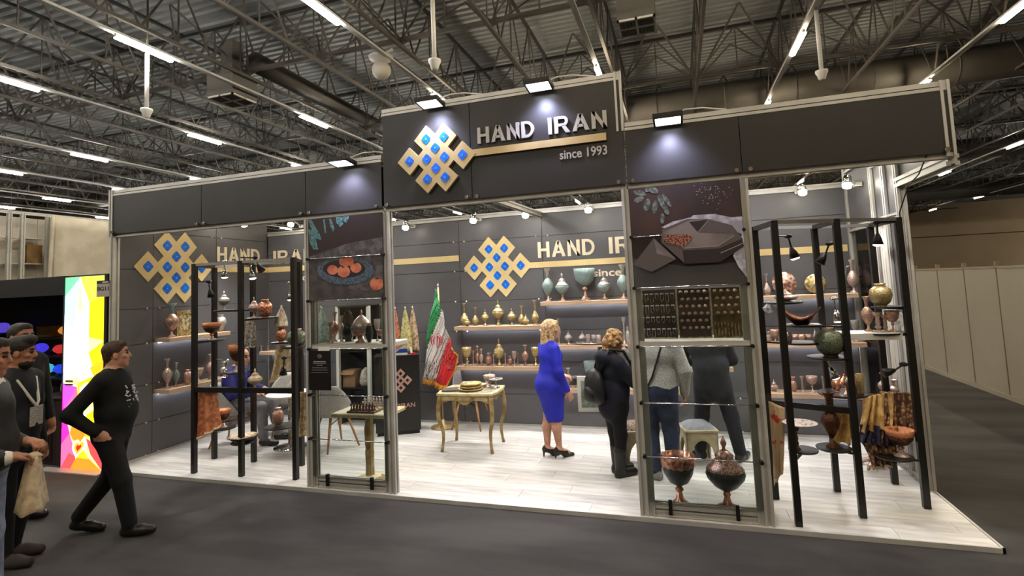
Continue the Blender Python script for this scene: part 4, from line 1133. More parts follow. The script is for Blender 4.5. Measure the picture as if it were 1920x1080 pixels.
K['ewer'] = [('foot', [(.34,0),(.3,.03),(.1,.1),(.08,.16)]), ('body', [(.1,.16),(.36,.26),(.46,.4),(.36,.54),(.16,.66)]), ('neck', [(.16,.66),(.11,.76),(.13,.86),(.24,.97),(.2,1.0),(.07,.84)])]
K['gourd'] = [('foot', [(.34,0),(.3,.04)]), ('body', [(.3,.04),(.46,.16),(.5,.28),(.36,.46),(.28,.52),(.32,.6),(.42,.72),(.36,.86)]), ('neck', [(.36,.86),(.14,.92),(.14,.98),(.2,1.0),(.1,.99)])]
K['dome'] = [('foot', [(.3,0),(.3,.02),(.1,.1),(.08,.2)]), ('dish', [(.08,.2),(.3,.28),(.46,.36),(.48,.4)]), ('lid', [(.5,.4),(.47,.52),(.36,.66),(.2,.76),(.1,.82)]), ('finial', [(.06,.82),(.035,.86),(.07,.91),(.01,1)])]
PAL = {'brass': (BRASS,)*4, 'copper': (COPPER,)*4, 'teal': (COPPER, TEAL, SILVER, SILVER), 'tealcup': (COPPER, COPPER, TEAL, BRASS), 'rose': (PINKS,)*4, 'silver': (SILVER,)*4,
       'bronze': (BRONZE, BRONZE, BRONZE, COPPER_R), 'orange': (PINKS, COPPER_R, BRONZE, ORANGE), 'green': (BRONZE, GREEN, PINKS, PINKS), 'dark': (COPPER_R, DKENAM, COPPER_R, COPPER), 'darkcup': (COPPER_R, COPPER_R, DKENAM, COPPER_R), 'darkurn': (COPPER_R, DKENAM, COPPER, COPPER_R),
       'cream': (CREAM,)*4, 'jet': (JETB,)*4, 'fire': (COPPER_R,)*4}
VM = {}
HEIGHTS = []
def vessel(kind, pal, pos, w, h, label, group=None, handle=False, rotz=0.0):
    nm = {'cup': 'cup', 'pot': 'round_pot', 'drop': 'teardrop_jar', 'dome': 'domed_dish', 'jar': 'small_jar', 'urn': 'lidded_urn', 'gourd': 'gourd_vase', 'compote': 'fretted_compote'}.get(kind, kind)
    t = thing(nm, label, {'candlestick': 'candlestick', 'goblet': 'goblet', 'vase': 'vase', 'urn': 'urn', 'bottle': 'bottle', 'ewer': 'ewer', 'compote': 'bowl', 'drop': 'jar', 'jar': 'jar', 'pot': 'pot', 'cup': 'cup', 'gourd': 'vase', 'dome': 'dish'}[kind], tuple(pos), rotz, group)
    t.scale = (w, w, h); prev = t
    for k, (pn, pf) in enumerate(K[kind]):
        key = (kind, k, pal)
        if key not in VM:
            n = 20 if pn != 'fretted_rim' else 28
            mb_ = MB().lathe(pf, n, wav=0.06 if pn == 'fretted_rim' else 0.0, nw=14)
            me = mb_.mesh(pn, True); me.materials.append(PAL[pal][min(k, len(PAL[pal])-1)]); VM[key] = me
        prev = ob(pn, VM[key], None, prev if pn in ('finial', 'fretted_rim') else t)
    if kind == 'ewer' or handle:
        if (kind, 'h', pal) not in VM:
            me = MB().tube([(-0.12, 0, 0.8), (-0.42, 0, 0.78), (-0.52, 0, 0.6), (-0.42, 0, 0.42)], 0.03, 6).mesh('handle', True); me.materials.append(PAL[pal][0]); VM[kind, 'h', pal] = me
            me = MB().tube([(0.36, 0, 0.45), (0.5, 0, 0.6), (0.42, 0, 0.82)], [0.05, 0.035, 0.03], 6).mesh('spout', True); me.materials.append(PAL[pal][0]); VM[kind, 's', pal] = me
        ob('handle', VM[kind, 'h', pal], None, t); ob('spout', VM[kind, 's', pal], None, t)
    return t
def row(items, zb, Y, where, anchor, plane='y'):
    """items: (px, py_top, px_width, kind, palette, words); standing at depth Y on a surface at zb"""
    last = None
    for i, (px, pt, pw, kind, pal, wd) in enumerate(items):
        f = (lambda x, y_: aty(x, y_, Y)) if plane == 'y' else (lambda x, y_: atx(x, y_, Y))
        # find the column's base pixel by projecting the shelf height
        p = f(px, pt); h = max(0.04, p[2]-zb)
        dist = float(np.dot(p-CPOS, CF)); w = pw/CAMF*dist
        if plane == 'y' and i and abs(p[0]-last[0]) < (w+last[1])/2*1.02 and not last[2]:
            # crowded neighbours stand one behind the other
            p = aty(px, pt, Y-0.085); h = max(0.04, p[2]-zb); w = pw/CAMF*float(np.dot(p-CPOS, CF)); last = (p[0], w, True)
        else: last = (p[0], w, False)
        vessel(kind, pal, (p[0], p[1], zb), w, h, '%s, %s from %s on %s' % (wd, ORD[i], anchor, where))
SHELF_GOLD = 'the gold bottle shelf'
row([(870, 568, 16, 'bottle', 'brass', 'slim gold bottle'), (890.5, 576, 13, 'bottle', 'brass', 'small gold bottle'), (909, 579, 15, 'urn', 'brass', 'small gold lidded jar'), (933, 562, 24, 'urn', 'brass', 'large gold lidded jar'), (958.6, 578, 18, 'urn', 'brass', 'round gold lidded jar'), (977, 573, 13, 'bottle', 'brass', 'small gold bottle'), (1002, 562, 15, 'bottle', 'brass', 'slim gold bottle')], 1.485, SD-0.11, SHELF_GOLD, 'the flag')
row([(875.5, 593, 13, 'drop', 'brass', 'squat gold teardrop jar'), (985, 589, 14, 'drop', 'brass', 'squat gold teardrop jar')], 1.485, SD-0.21, 'the front edge of the gold shelf', 'the flag')
row([(865.5, 657, 6, 'candlestick', 'copper', 'thin copper candlestick'), (874.6, 651, 19, 'goblet', 'brass', 'wide brass goblet'), (886.5, 657, 6, 'candlestick', 'rose', 'thin rose candlestick'), (894.6, 648.7, 10, 'ewer', 'copper', 'tall copper ewer'), (902, 654, 9, 'vase', 'rose', 'slim rose vase'), (916, 662, 14, 'jar', 'copper', 'squat copper jar'), (925, 664, 5, 'candlestick', 'rose', 'thin rose candlestick'), (934.5, 635, 22, 'urn', 'brass', 'large brass lidded urn'), (947, 662, 6, 'candlestick', 'rose', 'thin rose candlestick'), (956, 668, 9, 'jar', 'copper', 'small copper jar'), (963.5, 659, 9, 'goblet', 'rose', 'small rose goblet'), (970.5, 662, 5, 'candlestick', 'copper', 'thin copper candlestick'), (984, 647, 13, 'vase', 'copper', 'twisted copper vase'), (1003, 651, 16, 'goblet', 'brass', 'brass footed cup')], 0.9, SD-0.15, 'the copper cup shelf', 'the flag')
row([(1025.7, 503, 22, 'vase', 'teal', 'teal enamel vase'), (1052.5, 511, 26, 'urn', 'teal', 'teal enamel lidded urn'), (1095, 503, 40, 'goblet', 'tealcup', 'huge teal enamel goblet'), (1131, 511, 27, 'urn', 'teal', 'teal enamel lidded urn'), (1166, 496, 22, 'vase', 'teal', 'teal enamel vase')], 1.81, SD-0.15, 'the five urn shelf', 'the gold bottles')
row([(1046, 597, 9, 'vase', 'rose', 'rose vase'), (1065, 619, 15, 'urn', 'silver', 'silver lidded sugar pot'), (1145, 618, 13, 'urn', 'silver', 'silver lidded sugar pot'), (1168.5, 594, 10, 'candlestick', 'silver', 'tall silver candlestick'), (1176, 612, 9, 'jar', 'silver', 'silver jar')], 1.195, SD-0.13, 'the round tray shelf', 'the copper cups')
# round tray with its set
pt_ = aty(1107, 645, SD-0.15); pt_ = Vector((pt_[0], pt_[1]-0.01, 1.195))
t = thing('serving_tray', 'flat round silver tray on the sugar pot shelf', 'tray', tuple(pt_))
ob('dish', MB().lathe([(0.1, 0), (0.22, 0.012), (0.235, 0.03), (0.225, 0.03), (0.2, 0.018), (0.001, 0.015)], 28, sy=0.5), SILVER, t, smooth=True)
row([(1091, 621, 14, 'urn', 'silver', 'silver lidded sugar pot'), (1102, 627, 8, 'cup', 'rose', 'rose tumbler'), (1113, 628, 9, 'cup', 'silver', 'silver tumbler'), (1122, 628, 9, 'cup', 'rose', 'rose tumbler')], 1.21, SD-0.16, 'the round silver tray', 'the sugar pot')
row([(1065, 690, 13, 'vase', 'rose', 'rose silver vase'), (1107, 677, 26, 'goblet', 'tealcup', 'pale teal square mouthed goblet')], 0.6, SD-0.15, 'the lowest shelf', 'the woman in blue')
q = aty(1083, 716, SD-0.15)
t = thing('footed_plate', 'flat silver cake plate on the lowest shelf behind the woman', 'plate', (q[0], q[1], 0.6))
ob('plate', MB().lathe([(0.03, 0.13), (0.09, 0.135), (0.11, 0.145), (0.001, 0.14)], 20), SILVER, t); ob('stem', MB().lathe([(0.05, 0), (0.02, 0.02), (0.015, 0.13)], 12), SILVER, t)
# aisle corner bay shelves
row([(1435.6, 513, 13, 'bottle', 'rose', 'slender rose bottle'), (1596, 486, 22, 'ewer', 'rose', 'tall rose copper ewer')], 1.79, SD-0.14, 'the embossed plate shelf', 'the dark box photograph')
for px, py, d_, lab, cm_ in ((1470, 531, 46, 'copper embossed wall plate on a stand, nearer the dark box photograph', COPPER), (1529, 532, 41, 'brass embossed wall plate on a stand, nearer the tall ewer', BRASS)):
    c = aty(px, py, SD-0.1); r = d_/2/CAMF*float(np.dot(c-CPOS, CF)); r = min(r, c[2]-1.795)
    t = thing('embossed_plate', lab, 'plate', (c[0], c[1], 1.79))
    pl = MB().lathe([(r, 0.0), (r*0.97, 0.012), (r*0.72, 0.006), (r*0.68, 0.012), (r*0.4, 0.004), (r*0.36, 0.012), (r*0.16, 0.006), (r*0.12, 0.016), (0.001, 0.018)], 36, wav=0.012, nw=18)
    o = ob('plate', pl, cm_, t, smooth=True); o.rotation_euler = (PI/2-0.12, 0, 0); o.location = (0, 0, r+0.004)
    ob('plate_stand', MB().bar((-r*0.4, 0.02, 0), (-r*0.3, 0.06, r*0.9), 0.012).bar((r*0.4, 0.02, 0), (r*0.3, 0.06, r*0.9), 0.012).bar((-r*0.45, 0.05, 0.008), (r*0.45, 0.05, 0.008), 0.012), BLKM, t)
row([(1441, 622, 14, 'jar', 'rose', 'rose copper jar'), (1452, 618, 18, 'goblet', 'copper', 'copper footed bowl'), (1463, 626, 11, 'jar', 'rose', 'small rose copper jar'), (1602, 600, 14, 'goblet', 'silver', 'thin silver goblet')], 1.2, SD-0.13, 'the small cup shelf', 'the dark box photograph')
c = aty(1505, 640, SD-0.17)
t = thing('serving_tray', 'long dark tray of four cups on the corner bay shelf', 'tray', (c[0], c[1], 1.2))
ob('dish', MB().bbox(-0.24, -0.09, 0, 0.24, 0.09, 0.014, 0.006), BLKM, t); ob('rim', MB().box(-0.24, -0.095, 0.004, 0.24, -0.09, 0.02), SILVER, t)
row([(1490, 627, 11, 'cup', 'copper', 'small copper cup'), (1502, 627, 11, 'cup', 'copper', 'small copper cup'), (1515, 627, 11, 'cup', 'copper', 'small copper cup'), (1527, 615, 9, 'drop', 'silver', 'silver teardrop jar')], 1.216, SD-0.17, 'the long dark tray', 'the copper bowl')
row([(1450.7, 711, 15, 'drop', 'rose', 'squat rose flask'), (1487, 707, 13, 'jar', 'copper', 'copper jug'), (1503, 705, 9, 'candlestick', 'rose', 'thin rose candlestick'), (1521.5, 705, 20, 'goblet', 'rose', 'rose copper goblet'), (1542, 705, 8, 'candlestick', 'silver', 'thin silver candlestick'), (1612, 700, 8, 'bottle', 'silver', 'small silver bottle')], 0.585, SD-0.14, 'the lowest corner bay shelf', 'the dark box photograph')
# side wall shelves of the first bay
row([(322, 569, 26, 'vase', 'tealcup', 'large teal footed vase'), (414, 590, 20, 'pot', 'silver', 'round silver pot')], 1.555, 0.14, 'the upper side wall shelf', 'the light banner', 'x')
row([(314, 673, 17, 'vase', 'rose', 'rose silver vase'), (330, 680, 13, 'vase', 'teal', 'teal silver vase'), (395.5, 664, 18, 'vase', 'rose', 'rose silver vase'), (419, 678, 15, 'ewer', 'silver', 'silver ewer')], 0.865, 0.14, 'the lower side wall shelf', 'the light banner', 'x')
row([(352, 693, 16, 'pot', 'copper', 'small copper pot'), (372, 690, 16, 'compote', 'cream', 'painted open dish')], 0.865, 0.18, 'the front of the side shelf', 'the silver vases', 'x')
c0, c1 = atx(330, 622, 0.12), atx(368, 580, 0.12); fw, fh = c1[1]-c0[1], c1[2]-1.56
t = thing('framed_plaque', 'gilt framed embossed plaque leaning on the upper side shelf', 'plaque', (0.12, c0[1], 1.555))
GILT = vmat('gilt_frame', (206, 184, 128), (130, 106, 60), 0.4, 0.4, 40)
ob('frame', MB().box(0, 0, 0, 0.02, fw, 0.05).box(0, 0, fh-0.05, 0.02, fw, fh).box(0, 0, 0.05, 0.02, 0.05, fh-0.05).box(0, fw-0.05, 0.05, 0.02, fw, fh-0.05), GILT, t)
ob('relief', MB().box(0.002, 0.05, 0.05, 0.012, fw-0.05, fh-0.05), vmat('gilt_relief', (220, 206, 160), (120, 104, 70), 0.2, 0.5, 22), t)
row([(490, 648, 7, 'candlestick', 'silver', 'small white vase'), (502, 648, 7, 'candlestick', 'silver', 'small white vase')], 1.13, SD-0.2, 'the short corner shelf', 'the corner')

# ---- showcase contents
row([(652, 577, 20, 'gourd', 'jet', 'black gourd shaped vase'), (677, 580, 38, 'dome', 'rose', 'big domed rose copper dish'), (627, 585, 16, 'vase', 'copper', 'ornate copper vase'), (640, 592, 13, 'vase', 'rose', 'rose copper vase'), (661, 613, 9, 'goblet', 'silver', 'clear silver goblet'), (707, 598, 12, 'goblet', 'silver', 'silver goblet'), (716, 618, 18, 'goblet', 'copper', 'copper goblet')], 1.516, 0.26, 'the persimmon showcase shelf', 'the gourd vase')
row([(619, 604, 12, 'candlestick', 'copper', 'copper candlestick'), (692, 606, 14, 'pot', 'dark', 'dark round pot'), (672, 618, 22, 'goblet', 'fire', 'shiny orange copper goblet')], 1.516, 0.14, 'the persimmon showcase shelf front', 'the cloth cone')
def floor_vessel(px, pyb, pyt, pw, kind, pal, label):
    b_ = atz(px, pyb, 0.0); tz = aty(px, pyt, b_[1])[2]; w = pw/CAMF*float(np.dot(b_-CPOS, CF))
    return vessel(kind, pal, b_, w, tz, label)
floor_vessel(1276, 946, 853, 62, 'compote', 'darkcup', 'large dark bowl goblet with fretted copper rim on the showcase floor')
floor_vessel(1365, 953, 818, 72, 'urn', 'darkurn', 'large dark lidded urn with copper finial on the showcase floor')

# jewellery boards on the shelf of the second showcase
JB = mat('jewel_board_dark', rgb(66, 48, 40), 0.6, col2=rgb(46, 34, 30), scale=12); JG = mat('jewel_board_gold', rgb(112, 86, 46), 0.5, col2=rgb(70, 52, 30), scale=12)
jx = [aty(x, 600, 0.2)[0] for x in (1199, 1271, 1335, 1396)]; jz0, jz1 = 1.516, aty(1300, 541, 0.2)[2]
med = MB().lathe([(0.018, 0), (0.014, 0.005), (0.006, 0.008), (0.001, 0.009)], 8).mesh('medallion', True); med.materials.append(COPPER)
for bi, (lab, bm) in enumerate((('board hung with rows of white tagged necklaces', JB), ('board set with copper medallions', JB), ('gold board lined with upright sticks', JG))):
    x0, x1 = jx[bi]+0.004, jx[bi+1]-0.004; wj = x1-x0
    t = thing('jewellery_board', lab+' on the second showcase shelf', 'display board', (x0, 0.2, jz0)); H_ = jz1-jz0
    ob('board', MB().box(0, 0, 0, wj, 0.012, H_), bm, t); ob('edge', MB().box(0, -0.006, 0, wj, 0.0, 0.012).box(wj-0.008, -0.006, 0, wj, 0.0, H_).box(0, -0.006, 0, 0.006, 0, H_), BRASS, t)
    if bi == 0:
        for r in range(4):
            for c in range(7):
                x, z = wj*(c+0.6)/7.3, H_*(0.93-0.24*r)
                ob('tag', MB().box(x-0.016, -0.012, z-0.012, x+0.016, -0.002, z), WHITE, t)
                ln = 0.06+0.02*((c*r+c) % 3)
                ob('necklace', MB().tube([(x-0.012, -0.012, z-0.01), (x-0.013, -0.012, z-ln*0.7), (x, -0.012, z-ln), (x+0.013, -0.012, z-ln*0.7), (x+0.012, -0.012, z-0.01)], 0.0035, 5), SILVER, t)
    else:
        for r in range(6):
            for c in range(5 if bi == 1 else 4):
                x, z = wj*(c+0.6+0.3*(r % 2))/(5.4 if bi == 1 else 4.6), H_*(0.93-0.145*r)
                if bi == 2 and r > 3: 
                    continue
                ob('medallion', med, None, t, (x, -0.001, z), rot=(PI/2, 0, 0.2*((r*c) % 3)))
        if bi == 2:
            for c in range(9): ob('stick', MB().bar((wj*(c+0.7)/9.4, -0.006, 0.02), (wj*(c+0.7)/9.4, -0.006, H_*0.32), 0.01), BRASS, t)
# small boxes on the short shelf behind the glass
for k, (x_, z_, w_, h_, lab) in enumerate(((7.08, 0.9, 0.16, 0.05, 'flat painted box on the short shelf, farther from the corner bay'), (7.27, 0.9, 0.16, 0.05, 'flat painted box on the short shelf, nearer the corner bay'), (7.17, 0.95, 0.15, 0.12, 'cube shaped painted casket stacked on two flat boxes'))):
    t = thing('painted_box', lab, 'box', (x_, SD-0.14, z_))
    ob('body', MB().bbox(-w_/2, -0.07, 0, w_/2, 0.07, h_*0.7, 0.003), CREAM, t); ob('lid', MB().bbox(-w_/2-0.004, -0.074, h_*0.7, w_/2+0.004, 0.074, h_, 0.004), CREAM, t)

# ---- cloth cones
def cloth_cone(pos, w, h, label, c1, c2, flat=0.45):
    t = thing('cloth_cone', label, 'textile', tuple(pos))
    m = mat('brocade_%d_%d_%d' % c1, rgb(*c1), 0.7, col2=rgb(*c2), scale=28, detail=4, bump=0.3, mix=(0.45, 0.58))
    pf = [(0.5, 0), (0.5, 0.08), (0.46, 0.3), (0.36, 0.55), (0.22, 0.78), (0.08, 0.95), (0.005, 1.0)]
    ob('folded_cloth', MB().lathe([(r*w, z*h) for r, z in pf], 32, wav=0.07, nw=5, sy=flat), m, t, smooth=True)
    ob('fold', MB().grid(lambda u, v: (w*(0.5-0.5*v**1.6)*(0.15+0.5*u), -w*flat*(0.52-0.5*v**1.6)*1.02*(1-0.35*u), h*v*0.97), 5, 10), m, t, smooth=True, solid=0.006)
    ob('tip', MB().lathe([(0.012, 0), (0.012, 0.012), (0.003, 0.025)], 8, (0, 0, h*0.985)), WHITE, t)
for u, v, px, top, w, lab, c1, c2 in ((0.30, 0.36, 747, 577, 0.17, 'orange brocade cloth cone on the black counter', (206, 128, 92), (150, 86, 62)), (0.45, 0.3, 770, 576, 0.2, 'yellow green brocade cloth cone on the black counter', (206, 198, 140), (156, 150, 96)), (0.56, 0.33, 791, 575, 0.18, 'beige brocade cloth cone on the black counter', (206, 182, 152), (150, 122, 96))):
    p = on_counter(u, v); pp = aty(px, top, p.y)
    cloth_cone((min(pp[0], p.x+0.05) if False else p.x, p.y, CH), w, pp[2]-CH, lab, c1, c2)
p = aty(604, 640, 0.22); cloth_cone((p[0], 0.22, 1.516), 0.2, aty(604, 578, 0.22)[2]-1.516, 'mint green cloth cone on the persimmon showcase shelf', (196, 214, 204), (150, 176, 166))
# counter top: booklet and small leaflets
p = on_counter(0.36, 0.08)
t = thing('brochure', 'blue and white folded brochure standing on the black counter', 'brochure', tuple(p), ang)
ob('leaf', MB().box(-0.11, -0.005, 0, 0.11, 0.0, 0.06), WHITE, t); ob('cover', MB().box(-0.11, -0.008, 0.03, 0.11, -0.005, 0.085), mat('cover_blue', rgb(30, 60, 150), 0.5), t)
p = on_counter(0.55, 0.08)
t = thing('card_holder', 'small red and white card holder on the black counter', 'card holder', tuple(p), ang)
ob('tray', MB().box(-0.04, -0.03, 0, 0.04, 0.03, 0.02), mat('cover_red', rgb(190, 30, 40), 0.5), t); ob('card', MB().bar((-0.02, 0, 0.018), (-0.03, 0.01, 0.1), 0.03, 0.004), WHITE, t)

# ---- gold table top
p = on_gold(0.02, -0.06)
for k in range(3):
    t = thing('gilt_tray', '%s gilt round tray in the stack on the antique gold table' % ('lowest', 'middle', 'topmost')[k], 'tray', tuple(p+Vector((0, 0, k*0.031))))
    ob('dish', MB().lathe([(0.1, 0), (0.15-0.01*k, 0.008), (0.16-0.01*k, 0.026), (0.15-0.01*k, 0.03), (0.13, 0.014), (0.001, 0.012)], 28), mat('gilt_tray', rgb(206, 188, 128), 0.35, 0.4, col2=rgb(170, 146, 86), scale=20), t, smooth=True)
    if k == 2: ob('motif', MB().lathe([(0.06, 0.013), (0.05, 0.022), (0.001, 0.026)], 18), CREAM, t, smooth=True)
def on_table_vessel(u, v, px, pyt, pw, kind, pal, label):
    p = on_gold(u, v); hh = aty(px, pyt, p.y)[2]-p.z; vessel(kind, pal, p, pw/CAMF*float(np.dot(np.array(p)-CPOS, CF)), hh, label)
on_table_vessel(0.2, 0.16, 910, 703, 23, 'goblet', 'rose', 'rose engraved goblet on the antique gold table')
p = on_gold(0.31, 0.1)
t = thing('petal_dish', 'silver dish shaped like open petals on the gold table', 'dish', tuple(p))
ob('stem', MB().lathe([(0.05, 0), (0.045, 0.012), (0.018, 0.03), (0.014, 0.09)], 12), SILVER, t)
for k in range(7):
    w = 2*PI*k/7; ob('petal', MB().lathe([(0.001, -0.01), (0.03, 0.0), (0.036, 0.012), (0.02, 0.016), (0.001, 0.012)], 10, (0.06*math.cos(w), 0.06*math.sin(w), 0.105)), SILVER, t, smooth=True)
p = on_gold(-0.24, -0.12)
t = thing('grey_case', 'flat grey case lying on the corner of the gold table', 'case', tuple(p), gang+0.2)
ob('body', MB().bbox(-0.11, -0.07, 0, 0.11, 0.07, 0.03, 0.008), mat('grey_case', rgb(112, 108, 106), 0.5), t); ob('lining', MB().box(-0.1, -0.06, 0.029, 0.1, 0.06, 0.032), mat('case_lining', rgb(86, 66, 62), 0.7), t)
p = on_gold(-0.1, 0.02)
vessel('cup', 'rose', p, 0.07, 0.09, 'small rose metal cup beside the gilt tray stack')
p = on_gold(-0.1, -0.15); vessel('pot', 'cream', p, 0.06, 0.05, 'tiny cream pot in front of the gilt tray stack')
p = on_gold(-0.02, 0.19)
t = thing('white_platter', 'white oval platter behind the gilt tray stack', 'platter', tuple(p), gang)
ob('dish', MB().lathe([(0.12, 0.0), (0.17, 0.012), (0.18, 0.03), (0.16, 0.03), (0.001, 0.014)], 28, sy=0.6), CREAM, t, smooth=True); ob('foot_ring', MB().lathe([(0.1, -0.0), (0.1, 0.01)], 20, sy=0.6), CREAM, t)

# ---- rack trays and what stands on them
def tray_item(r, tpx, tpy, Y, rad, things, where):
    p = tray(r, tpx, tpy, Y, rad)
    for px, pyt, pw, kind, pal, wd in things:
        q = aty(px, pyt, p.y); h = max(0.05, q[2]-p.z); w = pw/CAMF*float(np.dot(q-CPOS, CF))
        qx = min(max(q[0], p.x-rad*0.7), p.x+rad*0.7)
        vessel(kind, pal, (qx, p.y, p.z-0.002), w, h, wd+' '+where)
tray_item(RL, 423, 581, 0.42, 0.14, [(420, 545, 21, 'urn', 'silver', 'white silver lidded urn')], 'on the high rack tray by the emblem')
tray_item(RL, 396, 637, 0.35, 0.16, [(397, 605, 31, 'compote', 'orange', 'fretted copper compote')], 'on the rack tray below the plaque')
tray_item(RL, 492, 595, 0.3, 0.18, [(497, 561, 27, 'pot', 'fire', 'round shiny copper pot'), (472, 556, 20, 'urn', 'rose', 'rose lidded urn')], 'on the middle rack tray')
tray_item(RL, 553, 649, 0.3, 0.14, [(556, 616, 37, 'pot', 'green', 'mossy round pot')], 'on the rack tray by the showcase')
tray_item(RL, 528, 641, 0.45, 0.12, [(527, 612, 20, 'pot', 'fire', 'red copper pot under a pointed cloth')], 'on the rear rack tray')
tray_item(RL, 442, 697, 0.35, 0.13, [(444, 646, 28, 'compote', 'orange', 'orange rimmed tall compote')], 'beside the seated man')
tray_item(RL, 481, 731, 0.25, 0.14, [(478, 690, 26, 'urn', 'cream', 'cream lidded bowl')], 'on the rack tray over the mid rail')
tray_item(RL, 421, 801, 0.35, 0.13, [(419, 767, 25, 'compote', 'orange', 'orange fretted compote')], 'on the low rack tray by the hanging cloth')
tray_item(RL, 526, 798, 0.3, 0.18, [(521, 764, 22, 'pot', 'copper', 'round copper pot')], 'on the low rack tray over the chrome table')
p = tray(RL, 455, 828, 0.22, 0.13)
t = thing('shallow_bowl', 'black shallow bowl heaped with cream cloth on the lowest rack tray', 'bowl', tuple(p))
ob('bowl', MB().lathe([(0.05, 0), (0.12, 0.03), (0.17, 0.07), (0.16, 0.07), (0.1, 0.04), (0.001, 0.02)], 24), BLACK, t, smooth=True)
ob('cloth', MB().lathe([(0.165, 0.068), (0.12, 0.085), (0.06, 0.1), (0.001, 0.105)], 24, wav=0.08, nw=6), CREAM, t, smooth=True)
p = aty(528, 612, 0.45)
cloth_cone((p[0], 0.45, p[2]), 0.15, aty(528, 578, 0.45)[2]-p[2]+0.02, 'pointed white cloth cone over the red copper pot', (228, 216, 198), (188, 164, 140), 1.0)
# corner rack
tray_item(RR, 1471, 566, 0.4, 0.15, [(1472, 541, 42, 'drop', 'rose', 'flat rose teardrop dish')], 'on the high corner rack tray')
tray_item(RR, 1500, 641, 0.42, 0.15, [(1478, 622, 14, 'cup', 'silver', 'small silver cup')], 'on the corner rack tray below the wavy bowl')
p = tray(RR, 1503, 608, 0.4, 0.16)
t = thing('wavy_bowl', 'wavy rimmed orange copper bowl on the corner rack', 'bowl', tuple(p))
ob('bowl', MB().grid(lambda u, v: ((0.05+0.11*v)*math.cos(2*PI*u), (0.03+0.08*v)*math.sin(2*PI*u), 0.0+v**1.5*(0.1+0.05*math.cos(4*PI*u+0.4))), 32, 8, closed_u=True), BRONZE, t, smooth=True, solid=0.006)
ob('lining', MB().grid(lambda u, v: ((0.045+0.108*v)*math.cos(2*PI*u), (0.025+0.078*v)*math.sin(2*PI*u), 0.006+v**1.5*(0.1+0.05*math.cos(4*PI*u+0.4))), 32, 8, closed_u=True), ORANGE, t, smooth=True)
tray_item(RR, 1553, 668, 0.4, 0.17, [(1553, 612, 52, 'pot', 'green', 'large mossy green pot')], 'on the middle corner rack tray')
tray_item(RR, 1664, 574, 0.72, 0.13, [(1649, 531, 38, 'pot', 'brass', 'brass pot with two handles')], 'on the high corner rack tray')
p = tray(RR, 1650, 622, 0.75, 0.2)
t = thing('white_box_tray', 'white boxed shelf tray clipped to the corner rack', 'tray', (p.x-0.12, p.y, p.z))
ob('board', MB().bbox(-0.24, -0.16, -0.05, 0.24, 0.16, 0.0, 0.004), WHITE, t); ob('edge', MB().box(-0.24, -0.165, -0.055, 0.24, -0.16, 0.002), mat('white_shelf', rgb(214, 210, 200), 0.45), t)
tz = p.z
for px, pyt, pw, kind, pal, wd in ((1627, 556, 22, 'vase', 'copper', 'ornate copper vase'), (1641, 585, 20, 'candlestick', 'rose', 'ornate rose candlestick'), (1668, 582, 24, 'goblet', 'copper', 'copper goblet'), (1655, 590, 14, 'candlestick', 'copper', 'copper candlestick')):
    q = aty(px, pyt, p.y); vessel(kind, pal, (q[0], p.y+(0.06 if kind == 'vase' else -0.04), tz+0.001), pw/CAMF*float(np.dot(q-CPOS, CF)), q[2]-tz, wd+' on the white boxed tray')
tray_item(RR, 1506, 842, 0.35, 0.12, [(1492, 800, 12, 'candlestick', 'bronze', 'bronze stem under a painted plate')], 'on the low corner rack tray')
q = aty(1500, 797, 0.35)
t = thing('painted_plate', 'white painted plate resting on the bronze stem', 'plate', tuple(q))
ob('plate', MB().lathe([(0.03, 0.0), (0.1, 0.008), (0.14, 0.022), (0.135, 0.024), (0.09, 0.012), (0.001, 0.01)], 26), mat('plate_paint', rgb(226, 214, 206), 0.35, col2=rgb(140, 90, 96), scale=34, mix=(0.55, 0.66)), t, smooth=True)
ob('foot', MB().lathe([(0.03, -0.01), (0.03, 0.002)], 14), CREAM, t)
tray_item(RR, 1563, 838, 0.45, 0.14, [(1552, 735, 33, 'vase', 'bronze', 'tall bronze flower vase')], 'on the low corner rack tray')
tray_item(RR, 1676, 854, 0.68, 0.15, [(1686, 804, 46, 'compote', 'orange', 'rose copper compote')], 'on the lowest corner rack tray')
p = tray(RR, 1580, 736, 0.55, 0.2)
for px, pyt, pw, kind, pal, wd in ((1566, 700, 18, 'jar', 'fire', 'shiny orange copper jar'), (1583, 690, 17, 'urn', 'fire', 'shiny orange copper urn'), (1602, 704, 18, 'jar', 'fire', 'small orange copper jar'), (1611, 700, 14, 'cup', 'brass', 'orange brass cup')):
    yy = p.y+(0.06 if px in (1566, 1602) else -0.06); q = aty(px, pyt, yy); vessel(kind, pal, (q[0], yy, p.z-0.002), pw/CAMF*float(np.dot(q-CPOS, CF)), q[2]-p.z, wd+' on the crowded rack tray')

